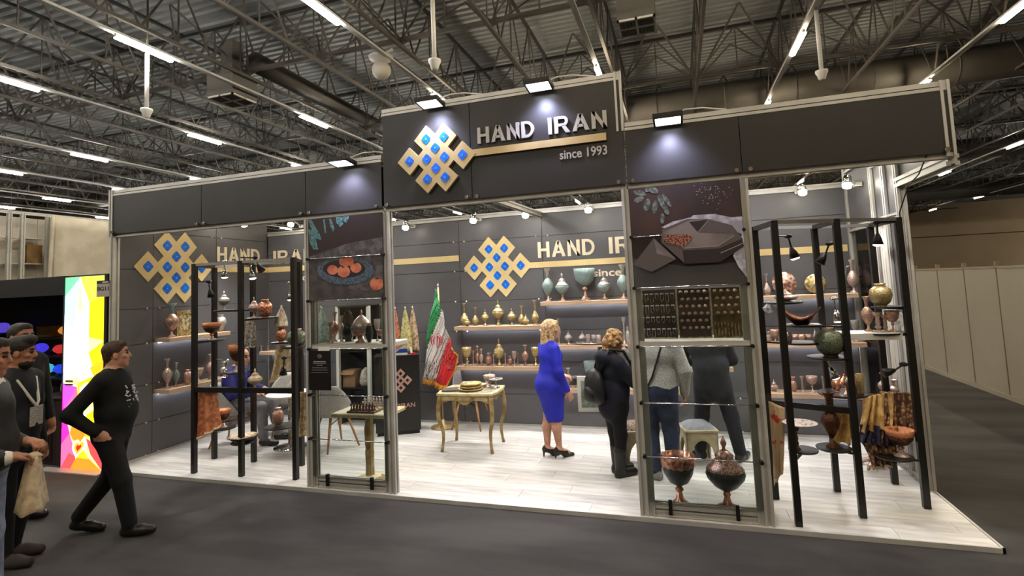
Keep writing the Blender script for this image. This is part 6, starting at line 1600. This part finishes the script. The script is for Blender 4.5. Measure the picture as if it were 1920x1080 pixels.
B.arm((0.2, -0.01, 1.38), (0.29, 0.0, 1.1), (0.27, 0.08, 0.86), 'top', (0.075, 0.066, 0.048)); B.arm((-0.2, -0.01, 1.38), (-0.27, 0.06, 1.1), (-0.14, 0.26, 1.0), 'top', (0.075, 0.066, 0.048))
B.hand((0.27, 0.09, 0.84), (-0.05, 0.25, -1), (-1, 0, 0), -1, 0.6); B.hand((-0.12, 0.27, 1.0), (0.6, 0.8, 0.1), (0, 0, -1), 1, 0.6)
B.leg((0.095, -0.01, 0.88), (0.11, 0.03, 0.48), (0.11, 0.02, 0.12), 'trouser', (0.115, 0.085, 0.068)); B.leg((-0.095, -0.01, 0.88), (-0.1, 0.0, 0.48), (-0.05, -0.1, 0.14), 'trouser', (0.115, 0.085, 0.066))
B.cone((-0.05, -0.1, 0.14), (-0.05, -0.1, 0.09), 0.05, 0.05, 'sock', 0.01); B.shoe((0.11, 0.02, 0.095), -0.1, L_=0.19, r=0.045); B.shoe((-0.05, -0.1, 0.095), 0.9, L_=0.19, r=0.045)
sm = B.build('person', 'man in pale grey sweater and navy jeans behind the showcase glass', (f_[0], f_[1], 0), math.radians(-6))
ob('shoulder_strap', MB().tube([(0.1, 0.02, 1.475), (0.1, -0.1, 1.42), (0.05, -0.162, 1.25), (-0.02, -0.168, 1.05), (-0.09, -0.16, 0.93), (-0.16, -0.09, 0.86)], 0.011, 6), LEATH, sm, smooth=True)
# ---- man in dark suit beyond
f_ = atz(1345, 862)
SUIT = fabric('charcoal_suit', (34, 35, 42), (24, 25, 31), 0.85, 0.3, 8)
B = Body(mset(hair=HAIRD, top=SUIT, trouser=fabric('dark_navy_trouser', (28, 31, 42), (19, 21, 30), 0.85, 0.3, 8)))
B.head((-0.1, 0.14, 1.58), yaw=0.3, pitch=-0.25, hair='short', neck=(-0.04, 0.06, 1.43))
B.cone((-0.18, 0.03, 1.38), (0.1, 0.05, 1.38), 0.08, 0.08, 'top', 0.05); B.ell((-0.03, 0.03, 1.26), (0.21, 0.15, 0.19), 'top', 0.06); B.ell((0, 0.01, 1.05), (0.2, 0.16, 0.18), 'top', 0.06); B.cone((0, 0.0, 1.0), (0.01, 0.0, 0.82), 0.175, 0.185, 'top', 0.05)
B.arm((0.16, 0.04, 1.37), (0.24, 0.1, 1.1), (0.1, 0.28, 1.0), 'top', (0.072, 0.062, 0.046)); B.arm((-0.23, 0.03, 1.37), (-0.3, 0.14, 1.1), (-0.14, 0.32, 1.02), 'top', (0.072, 0.062, 0.046))
B.hand((0.08, 0.29, 1.0), (-0.5, 0.85, 0.1), (0, 0, -1), -1, 0.6); B.hand((-0.12, 0.33, 1.02), (0.5, 0.85, 0.1), (0, 0, -1), 1, 0.6)
B.leg((0.09, 0, 0.88), (0.18, 0.0, 0.48), (0.24, -0.02, 0.12), 'trouser', (0.11, 0.082, 0.066)); B.leg((-0.09, 0, 0.88), (-0.13, 0.05, 0.48), (-0.17, 0.03, 0.12), 'trouser', (0.11, 0.082, 0.066))
B.shoe((0.24, -0.02, 0.095), -0.5, L_=0.19, r=0.045); B.shoe((-0.17, 0.03, 0.095), 0.8, L_=0.19, r=0.045)
B.build('person', 'man in charcoal jacket and dark trousers leaning beyond the grey sweater man', (f_[0], f_[1], 0), math.radians(0))

# ---- seated bald man in blue
ch = atz(440, 832); SR = math.radians(-75)
B = Body(mset(hair=HAIRG, top=fabric('blue_jumper', (44, 46, 120), (30, 32, 92), 0.85, 0.3, 8), trouser=fabric('grey_trouser', (126, 126, 132), (104, 104, 110), 0.85, 0.3, 8)))
B.head((0.0, 0.12, 1.21), yaw=-0.15, pitch=-0.1, hair='bald', neck=(0, 0.04, 1.05))
B.cone((-0.14, 0.02, 1.0), (0.14, 0.02, 1.0), 0.08, 0.08, 'top', 0.05); B.ell((0, 0.0, 0.88), (0.205, 0.15, 0.2), 'top', 0.06); B.ell((0, 0.0, 0.68), (0.2, 0.17, 0.16), 'top', 0.06)
B.ell((0, -0.01, 0.575), (0.19, 0.17, 0.095), 'trouser', 0.05)
B.arm((0.2, 0.02, 0.98), (0.27, 0.12, 0.74), (0.14, 0.34, 0.72), 'top', (0.075, 0.065, 0.048)); B.arm((-0.2, 0.02, 0.98), (-0.26, 0.12, 0.75), (-0.12, 0.34, 0.74), 'top', (0.075, 0.065, 0.048))
B.hand((0.13, 0.36, 0.72), (-0.3, 0.9, -0.1), (0, 0, -1), -1, 0.5); B.hand((-0.11, 0.36, 0.74), (0.3, 0.9, -0.1), (0, 0, -1), 1, 0.5)
B.leg((0.1, 0.06, 0.57), (0.15, 0.46, 0.53), (0.14, 0.5, 0.12), 'trouser', (0.095, 0.078, 0.062)); B.leg((-0.1, 0.06, 0.57), (-0.16, 0.46, 0.53), (-0.16, 0.56, 0.12), 'trouser', (0.095, 0.078, 0.062))
B.shoe((0.14, 0.5, 0.095), -0.1, L_=0.19); B.shoe((-0.16, 0.56, 0.095), 0.1, L_=0.19)
B.build('person', 'seated bald man in blue jumper and grey trousers', (ch[0], ch[1], 0), SR, 0.007)

# ---- men at the neighbouring booth
f_ = atz(16, 1056, HF); depB = float(np.dot(f_-CPOS, CF))
NAVV = fabric('dark_navy_vest', (34, 36, 44), (22, 24, 30), 0.8, 0.4, 9)
B = Body(mset(skin=SKIN2, hair=HAIRD, top=NAVV, trouser=BLKT, shoe=fabric('dark_suede', (58, 50, 46)), lining=WHITE))
B.head((0.0, 0.05, 1.71), yaw=0.35, pitch=-0.06, hair='tall', beard=True, neck=(0, 0.0, 1.55))
B.cone((-0.15, 0, 1.49), (0.15, 0, 1.49), 0.08, 0.08, 'top', 0.05); B.ell((0, 0.0, 1.36), (0.21, 0.15, 0.2), 'top', 0.06); B.ell((0, 0.02, 1.13), (0.195, 0.16, 0.2), 'top', 0.06); B.cone((0, 0.0, 1.08), (0, 0.0, 0.95), 0.17, 0.17, 'top', 0.05)
B.cone((-0.07, 0.02, 1.53), (0.07, 0.02, 1.53), 0.06, 0.06, 'top', 0.03); B.ell((0, -0.01, 0.95), (0.17, 0.14, 0.14), 'trouser', 0.05)
B.arm((0.21, 0, 1.47), (0.26, -0.02, 1.17), (0.24, 0.05, 0.92), 'top', (0.075, 0.064, 0.047)); B.arm((-0.21, 0, 1.47), (-0.26, -0.02, 1.17), (-0.24, 0.05, 0.92), 'top', (0.075, 0.064, 0.047))
B.hand((0.24, 0.06, 0.9), (0, 0.25, -1), (-1, 0, 0), -1, 0.5); B.hand((-0.24, 0.06, 0.9), (0, 0.25, -1), (1, 0, 0), 1, 0.5)
B.leg((0.095, 0, 0.94), (0.1, 0.02, 0.52), (0.09, 0.02, 0.12), 'trouser', (0.108, 0.08, 0.066)); B.leg((-0.095, 0, 0.94), (-0.1, 0.02, 0.52), (-0.1, -0.06, 0.12), 'trouser', (0.108, 0.08, 0.066))
B.shoe((0.09, 0.02, 0.1), -0.1, L_=0.21, r=0.05); B.shoe((-0.1, -0.06, 0.1), 0.1, L_=0.21, r=0.05)
mb2 = B.build('person', 'bearded man in dark vest wearing a white visitor badge', (f_[0], f_[1], HF), math.radians(-66))
ob('lanyard', MB().tube([(-0.09, -0.06, 1.56), (-0.1, 0.1, 1.49), (-0.03, 0.175, 1.3), (0.0, 0.18, 1.26)], 0.011, 6).tube([(0.09, -0.06, 1.56), (0.1, 0.1, 1.49), (0.03, 0.175, 1.3), (0.0, 0.18, 1.26)], 0.011, 6), WHITE, mb2)
ob('badge', MB().bbox(-0.07, 0.178, 1.1, 0.07, 0.186, 1.26, 0.004), mat('badge_paper', rgb(206, 202, 198), 0.6, col2=rgb(160, 156, 152), scale=40, stretch=(1, 1, 6)), mb2)
pA = CPOS+depB*0.86*ray(6, 634); hA = pA[2]-HF
B = Body(mset(skin=SKIN2, hair=HAIRD, top=fabric('black_puffer', (30, 31, 36), (18, 19, 22), 0.5, 0.6, 7), trouser=fabric('pale_jeans', (150, 160, 182), (120, 130, 154), 0.85, 0.4, 12), collar=WHITE))
B.head((0.0, 0.04, 1.615), yaw=-0.05, pitch=-0.1, hair='short', neck=(0, 0.0, 1.45))
B.cone((-0.15, 0, 1.4), (0.15, 0, 1.4), 0.085, 0.085, 'top', 0.05); B.ell((0, 0.0, 1.28), (0.215, 0.16, 0.2), 'top', 0.06); B.ell((0, 0.02, 1.06), (0.2, 0.17, 0.2), 'top', 0.06); B.ell((0, -0.01, 0.9), (0.17, 0.14, 0.14), 'trouser', 0.05)
B.cone((-0.05, 0.04, 1.45), (0.05, 0.04, 1.45), 0.05, 0.05, 'collar', 0.02)
B.arm((0.21, 0, 1.38), (0.27, -0.06, 1.1), (0.2, 0.14, 1.0), 'top', (0.082, 0.072, 0.058)); B.arm((-0.21, 0, 1.38), (-0.26, -0.05, 1.12), (-0.12, 0.16, 1.02), 'top', (0.082, 0.072, 0.058))
B.cone((0.2, 0.14, 1.0), (0.195, 0.17, 1.0), 0.05, 0.045, 'collar', 0.005)
B.hand((0.19, 0.19, 1.0), (-0.5, 0.8, -0.1), (0, 0, -1), -1, 0.8); B.hand((-0.1, 0.2, 1.03), (0.6, 0.75, -0.05), (0, 0, -1), 1, 0.8)
B.leg((0.095, 0, 0.9), (0.1, 0.02, 0.5), (0.1, 0.0, 0.12), 'trouser', (0.108, 0.08, 0.066)); B.leg((-0.095, 0, 0.9), (-0.1, 0.02, 0.5), (-0.1, 0.04, 0.12), 'trouser', (0.108, 0.08, 0.066))
B.shoe((0.1, 0.0, 0.1), -0.1, L_=0.2, r=0.047); B.shoe((-0.1, 0.04, 0.1), 0.1, L_=0.2, r=0.047)
sA = hA/1.735
mA = B.build('person', 'man in black jacket and pale jeans holding a cream cloth', (pA[0]-0.1, pA[1]-0.06, HF), math.radians(-44), scale=sA)
MA = Matrix.Translation((pA[0]-0.1, pA[1]-0.06, HF)) @ Matrix.Rotation(math.radians(-44), 4, 'Z')
p = MA @ (Vector((0.1, 0.29, 0.97))*sA)
t = thing('held_cloth', 'cream cloth bag hanging from the black jacket man hands', 'cloth', (p.x, p.y, p.z-0.36), math.radians(-44))
ob('cloth', MB().grid(lambda u, v: ((0.05+0.09*v)*math.cos(2*PI*u), (0.03+0.05*v)*math.sin(2*PI*u)*(1+0.2*math.sin(6*PI*u)), 0.36*(1-v)+0.01*math.sin(8*PI*u)*v), 28, 14, closed_u=True), mat('cream_cloth', rgb(206, 188, 160), 0.85, col2=rgb(176, 156, 128), scale=18, bump=0.5), t, smooth=True, solid=0.006)
ob('gathered_top', MB().lathe([(0.05, 0.355), (0.035, 0.37), (0.02, 0.385)], 12, wav=0.1, nw=4), MATS['cream_cloth'], t, smooth=True)
pC = CPOS+depB*1.22*ray(34, 604)
B = Body(mset(skin=SKIN2, hair=HAIRD, top=BLKC, trouser=BLKT))
B.head((0.0, 0.04, 1.615), hair='short', neck=(0, 0.0, 1.45))
B.cone((-0.15, 0, 1.4), (0.15, 0, 1.4), 0.08, 0.08, 'top', 0.05); B.ell((0, 0.0, 1.28), (0.21, 0.15, 0.2), 'top', 0.06); B.ell((0, 0.02, 1.06), (0.2, 0.16, 0.2), 'top', 0.06); B.ell((0, 0, 0.9), (0.17, 0.14, 0.14), 'trouser', 0.05)
for s_ in (-1, 1):
    B.arm((s_*0.21, 0, 1.38), (s_*0.26, 0.0, 1.1), (s_*0.24, 0.08, 0.86), 'top'); B.hand((s_*0.24, 0.09, 0.84), (0, 0.2, -1), (-s_, 0, 0), -s_, 0.5)
    B.leg((s_*0.095, 0, 0.9), (s_*0.1, 0.02, 0.5), (s_*0.1, 0.0, 0.12), 'trouser'); B.shoe((s_*0.1, 0.0, 0.1), 0, L_=0.2, r=0.047)
B.build('person', 'dark haired man in black standing behind the badge wearing man', (pC[0], pC[1], HF), math.radians(-80), 0.008, (pC[2]-HF)/1.755)
# ================================================================ NEIGHBOURING BOOTH
DKB = mat('booth_black', rgb(16, 14, 16), 0.6); DKW = mat('booth_dark_wood', rgb(46, 30, 28), 0.5, col2=rgb(34, 22, 21), scale=5, stretch=(6, 6, 1))
BX0, BX1 = -8.0, -0.06
zt0 = 2.45
wn = empty_struct('wall_neighbour')
ob('back_panel', MB().box(BX0, 1.9, HF, BX1, 1.95, zt0), DKB, wn); ob('side_panel', MB().box(BX0, 0.0, HF, BX0+0.05, 1.9, zt0), DKB, wn)
ob('side_panel', MB().box(BX1-0.03, 0.05, HF, BX1, 1.9, zt0), DKB, wn); ob('roof_panel', MB().box(BX0, 0.05, zt0-0.04, BX1, 1.9, zt0), DKB, wn)
ob('front_header', MB().box(BX0, 0.0, 2.2, -0.86, 0.05, zt0), DKB, wn)
# light-box banner
p0, p1 = atz(118, 879, HF), atz(193, 883, HF); bx0, bx1 = -0.84, -0.1; bz0, bz1 = 0.0, 2.43
t = thing('light_banner', 'tall glowing banner of coloured facets beside the stand', 'banner', (bx0, 0.0, HF))
ob('frame', MB().box(-0.012, -0.02, 0, 0.0, 0.05, bz1-HF).box(bx1-bx0, -0.02, 0, bx1-bx0+0.05, 0.05, bz1-HF), DKB, t); ob('base_foot', MB().box(-0.25, -0.14, 0, bx1-bx0+0.08, -0.02, 0.014), ALU, t)
ob('light_box', MB().box(0, -0.005, 0.012, bx1-bx0, 0.045, bz1-HF), WHITE, t)
def glow(n, c, s=1.0):
    return mat('banner_'+n, rgb(*c), 0.6, emit=rgb(*c), estr=s)
W_, H_ = bx1-bx0, bz1-HF-0.02
GC = {'white': (255, 255, 246), 'cyan': (196, 240, 240), 'mint': (120, 216, 168), 'lime': (206, 240, 80), 'yellow': (255, 238, 20), 'pale': (252, 250, 170), 'sky': (206, 224, 250), 'magenta': (236, 50, 190), 'violet': (200, 84, 220), 'pink': (246, 110, 170), 'orange': (255, 150, 40), 'red': (248, 80, 84), 'amber': (255, 196, 30), 'lilac': (222, 170, 240)}
FAC = [('pale', [(0, 0), (1, 0), (1, 1), (0, 1)]), ('mint', [(0, .9), (0, 1), (.38, 1)]), ('cyan', [(0, .9), (.38, 1), (.22, .72), (0, .8)]), ('white', [(.38, 1), (.22, .72), (.3, .5), (.62, .6), (.62, .86)]), ('lime', [(.38, 1), (1, 1), (1, .86), (.62, .86)]), ('pale', [(.38, 1), (.33, .82), (.45, .82)]), ('yellow', [(.62, .86), (1, .9), (1, .66), (.62, .68)]), ('sky', [(0, .8), (.22, .72), (.3, .5), (0, .44)]), ('white', [(0, .72), (.3, .68), (.42, .5), (.2, .46), (0, .5)]),
       ('white', [(.3, .5), (.62, .6), (.8, .5), (.5, .4)]), ('yellow', [(.62, .6), (1, .66), (1, .5), (.74, .52)]), ('amber', [(.66, .52), (1, .58), (1, .5), (.8, .46)]), ('yellow', [(.36, .44), (1, .5), (1, .2), (.45, .2)]), ('pale', [(.55, .36), (1, .44), (1, .34), (.62, .28)]), ('white', [(.42, .42), (.62, .44), (.6, .26), (.42, .2)]),
       ('violet', [(0, .44), (.36, .42), (.05, .3)]), ('magenta', [(0, .44), (.05, .3), (.2, .18), (0, .12)]), ('pink', [(.36, .42), (.05, .3), (.18, .22), (.36, .3)]), ('orange', [(.36, .42), (.36, .3), (.2, .18), (.3, .14), (.44, .3)]), ('magenta', [(0, .2), (.2, .18), (.1, .1), (0, .1)]), ('orange', [(.3, .22), (.55, .26), (.6, .18), (.42, .12), (.26, .16)]), ('amber', [(.5, .24), (.82, .22), (.78, .16), (.58, .17)]), ('orange', [(.82, .22), (1, .16), (1, .08), (.7, .12)]), ('red', [(1, .12), (.6, .16), (.72, .08), (1, 0)]), ('pink', [(0, .12), (.2, .18), (.4, .06), (.24, 0), (0, 0)]), ('red', [(.24, 0), (.4, .06), (.2, .08), (0, 0)]), ('orange', [(.24, 0), (.4, .07), (.68, .06), (1, 0)]), ('yellow', [(.4, .06), (.52, .11), (.68, .055)])]
for k, (c, poly) in enumerate(FAC):
    ob('facet', MB().add([(u*W_, -0.0055-0.0004*(k+1), 0.012+v*H_) for u, v in poly], [tuple(range(len(poly)))]), glow(c, GC[c], 1.15), t)
# heart mark, dotted script and small caption printed on the banner
hp = []
for k in range(24):
    a = 2*PI*k/24; hp.append((0.16*math.sin(a)**3, (0.13*math.cos(a)-0.05*math.cos(2*a)-0.02*math.cos(3*a)-0.01*math.cos(4*a))))
def heart(sc, yoff, m): ob('heart', MB().add([(0.44*W_+x*sc*0.9+y_*sc*0.35, yoff, 0.27+0.012+y_*sc+x*sc*0.1) for x, y_ in hp], [tuple(range(24))]), m, t)
heart(0.88, -0.019, glow('white', GC['white'])); heart(0.6, -0.0195, glow('amber', GC['amber'])); heart(0.32, -0.02, glow('deepred', (226, 40, 40)))
rnd = random.Random(9)
for k in range(7):
    z = 0.62+k*0.11; x = W_*(0.55+0.05*math.sin(k*1.7))
    ob('script_mark', MB().tube([(x-0.05, -0.019, z), (x+0.03, -0.019, z+0.045), (x+0.06, -0.019, z), (x, -0.019, z-0.03)], 0.01, 4), glow('pale', GC['pale']), t)
ob('caption', MB().box(0.06, -0.019, 1.1, 0.2, -0.018, 1.125).box(0.05, -0.019, 1.06, 0.2, -0.018, 1.08), mat('caption_ink', rgb(90, 70, 60), 0.6), t)
# stand number plate
q0, q1 = aty(181, 557, -0.03), aty(205.5, 525, -0.03)
t = thing('number_plate', 'grey stand number plate fixed on the glowing banner', 'sign', (q0[0], -0.026, q0[2]))
w_, h_ = q1[0]-q0[0], q1[2]-q0[2]
ob('plate', MB().box(0, -0.004, 0, w_, 0.004, h_), mat('plate_grey', rgb(176, 164, 160), 0.5), t); ob('top_band', MB().box(0, -0.005, h_*0.8, w_, -0.004, h_), mat('plate_brown', rgb(58, 32, 30), 0.5), t)
letters(t, 'BG11', lambda u, v, w: (u, -0.0045-w, v), w_*0.06, h_*0.38, h_*0.33, w_*0.88, 0.001, BLACK, 0.0015, 'character')
ob('band_mark', MB().box(w_*0.45, -0.0055, h_*0.86, w_*0.9, -0.005, h_*0.92), WHITE, t)

# inside the dark booth: pedestal, counter, glowing glassware
q = atz(85, 882, HF)
t = thing('dark_pedestal', 'dark fluted wooden cabinet inside the black booth', 'cabinet', (q[0]-0.15, q[1]+0.35, HF))
ph_ = aty(85, 742, q[1]+0.2)[2]-HF
ob('body', MB().bbox(-0.32, -0.18, 0, 0.5, 0.25, ph_-0.03, 0.005), DKW, t); ob('top', MB().bbox(-0.36, -0.22, ph_-0.03, 0.54, 0.28, ph_, 0.005), DKW, t)
for k in range(6): ob('flute', MB().tube([(-0.28+0.05*k, -0.185, 0.05), (-0.28+0.05*k, -0.185, ph_-0.06)], 0.018, 8), DKW, t)
base = Vector((q[0]-0.15, q[1]+0.35, HF+ph_))
for dx, c, lab in ((0.0, (120, 200, 90), 'green glass leaf ornament on the dark cabinet'), (0.1, (220, 70, 70), 'red glass leaf ornament on the dark cabinet')):
    o = thing('glass_leaf', lab, 'ornament', tuple(base+Vector((dx-0.05, -0.05, 0))))
    ob('leaf', MB().lathe([(0.005, 0.01), (0.03, 0.06), (0.026, 0.12), (0.004, 0.19)], 12, sy=0.4), mat('glass_%d' % c[0], rgb(*c), 0.2, emit=rgb(*c), estr=0.25), o, smooth=True); ob('foot', MB().lathe([(0.03, 0), (0.03, 0.008), (0.01, 0.02)], 12), BLKM, o)
sh_z = None
for px, py, c, s, lab in ((77, 653, (70, 60, 230), 0.11, 'blue glowing glass lamp on the upper booth shelf'), (112, 655, (200, 50, 50), 0.1, 'red glowing glass lamp on the upper booth shelf'), (87, 692, (70, 190, 200), 0.12, 'turquoise glowing glass lamp on the lower booth shelf'), (112, 692, (40, 70, 230), 0.1, 'blue glowing glass lamp on the lower booth shelf'), (122, 620, (210, 140, 60), 0.1, 'amber glowing glass lamp by the banner'), (5, 615, (90, 70, 200), 0.12, 'violet glowing glass lamp at the far booth shelf')):
    p = aty(px, py, 1.62)
    t = thing('glass_lamp', lab, 'lamp', (p[0], p[1], p[2]-s))
    g_ = mat('lampglass_%d_%d_%d' % c, rgb(*c), 0.2, emit=rgb(*c), estr=0.9, col2=rgb(*[int(v*0.5) for v in c]), scale=30, kind='voronoi')
    ob('globe', MB().lathe([(s*0.3, s*0.3), (s*0.85, s*0.7), (s, s*1.1), (s*0.7, s*1.6), (s*0.3, s*1.8)], 18), g_, t, smooth=True); ob('base', MB().lathe([(s*0.6, 0), (s*0.5, s*0.1), (s*0.3, s*0.3)], 18), BLKM, t, smooth=True)
for py, lab in ((668, 'upper black shelf of the dark booth'), (708, 'lower black shelf of the dark booth'), (634, 'top black shelf of the dark booth')):
    z = aty(95, py-1, 1.62)[2]-0.005
    z = {668: aty(77, 653, 1.62)[2]-0.11, 708: aty(87, 692, 1.62)[2]-0.12, 634: aty(122, 620, 1.62)[2]-0.1}[py]
    t = thing('booth_shelf', lab, 'shelf', (BX0+0.1, 1.9, z)); ob('board', MB().box(0, -0.45, -0.03, BX1-BX0-0.2, 0, -0.002), DKW, t); ob('front_edge', MB().box(0, -0.46, -0.032, BX1-BX0-0.2, -0.45, 0), BLKM, t)
p = aty(88, 621, 1.62)
t = thing('brown_box', 'brown box on the top shelf of the dark booth', 'box', (p[0], 1.68, aty(122, 620, 1.62)[2]-0.1)); ob('body', MB().bbox(-0.2, -0.1, 0, 0.2, 0.1, 0.16, 0.004), CARD, t); ob('lid', MB().bbox(-0.205, -0.105, 0.16, 0.205, 0.105, 0.19, 0.004), CARD, t)
# dim lamp of the neighbouring booth, hung from its header
tl = thing('booth_lamp', 'small warm lamp under the black booth header', 'lamp', (-1.6, 0.3, 2.36))
ob('shade', MB().lathe([(0.02, 0.04), (0.07, 0.0), (0.075, -0.03), (0.06, -0.03)], 14), BLKM, tl, smooth=True); ob('bulb', MB().lathe([(0.01, -0.01), (0.03, -0.02), (0.001, -0.04)], 10), BULB, tl)

# ---- pale booth rising behind
PX = -6.0
wq = empty_struct('wall_pale_booth')
PALEB = mat('pale_booth_panel', rgb(204, 196, 180), 0.6, col2=rgb(192, 184, 168), scale=1.5)
pa = [atx(x, 400, PX)[1] for x in (-40, 18, 43, 90, 140, 188, 216)]
ztp = float(atx(95, 405, PX)[2])
for k, (a, b) in enumerate(zip(pa[:-1], pa[1:])):
    ob('panel', MB().bbox(PX-0.34, a+0.004, HF, PX-0.32, b-0.004, ztp-0.05, 0.003), PALEB, wq)
for yv in (pa[0], pa[1], pa[2], pa[3]):
    m = MB(); prof(m, (PX, yv, HF), (PX, yv, ztp), 0.07); ob('post', m, ALU, wq)
m = MB(); prof(m, (PX, pa[0], ztp), (PX, pa[-1]+1.5, ztp), 0.06); ob('rail', m, WHITE, wq)
for z in [float(atx(15, v_, PX)[2]) for v_ in (445, 494)]:
    for a, b in ((pa[0], pa[1]), (pa[1], pa[2]), (pa[2], pa[3])):
        ob('glass_shelf', MB().box(PX-0.3, a+0.05, z, PX-0.02, b-0.05, z+0.012), WHITE, wq)
q0, q1 = atx(49, 496, PX-0.1), atx(79, 451, PX-0.1)
t = thing('brown_carton', 'brown carton on a glass shelf of the pale booth', 'box', (PX-0.15, (q0[1]+q1[1])/2, float(atx(15, 494, PX)[2])+0.013)); hw = (q1[1]-q0[1])/2
ob('body', MB().box(-0.06, -hw, 0, 0.06, hw, 0.36), mat('ochre_carton', rgb(138, 108, 62), 0.7, col2=rgb(112, 84, 46), scale=4), t); ob('lid', MB().box(-0.065, -hw-0.005, 0.36, 0.065, hw+0.005, 0.4), MATS['ochre_carton'], t)
# pale dust sheet hung over its open side
t = thing('dust_sheet', 'pale beige dust sheet hung over the booth behind', 'sheet', (PX, pa[3], HF))
LS = pa[-1]+0.5-pa[3]
ob('sheet', MB().grid(lambda u, v: (0.11+0.03*math.sin(9*u+2*v)+0.02*math.sin(23*u), u*LS-0.03*math.sin(6*v)*(1-u), v*(ztp-HF)-0.04*u), 40, 16), mat('dust_sheet', rgb(214, 204, 182), 0.85, col2=rgb(200, 190, 168), scale=3), t, smooth=True, solid=0.006)
ob('fold', MB().grid(lambda u, v: (0.16+0.02*math.sin(PI*u), -0.02-0.06*math.sin(3*v)+0.08*u, v*(ztp-HF)), 6, 16), MATS['dust_sheet'], t, smooth=True, solid=0.006)
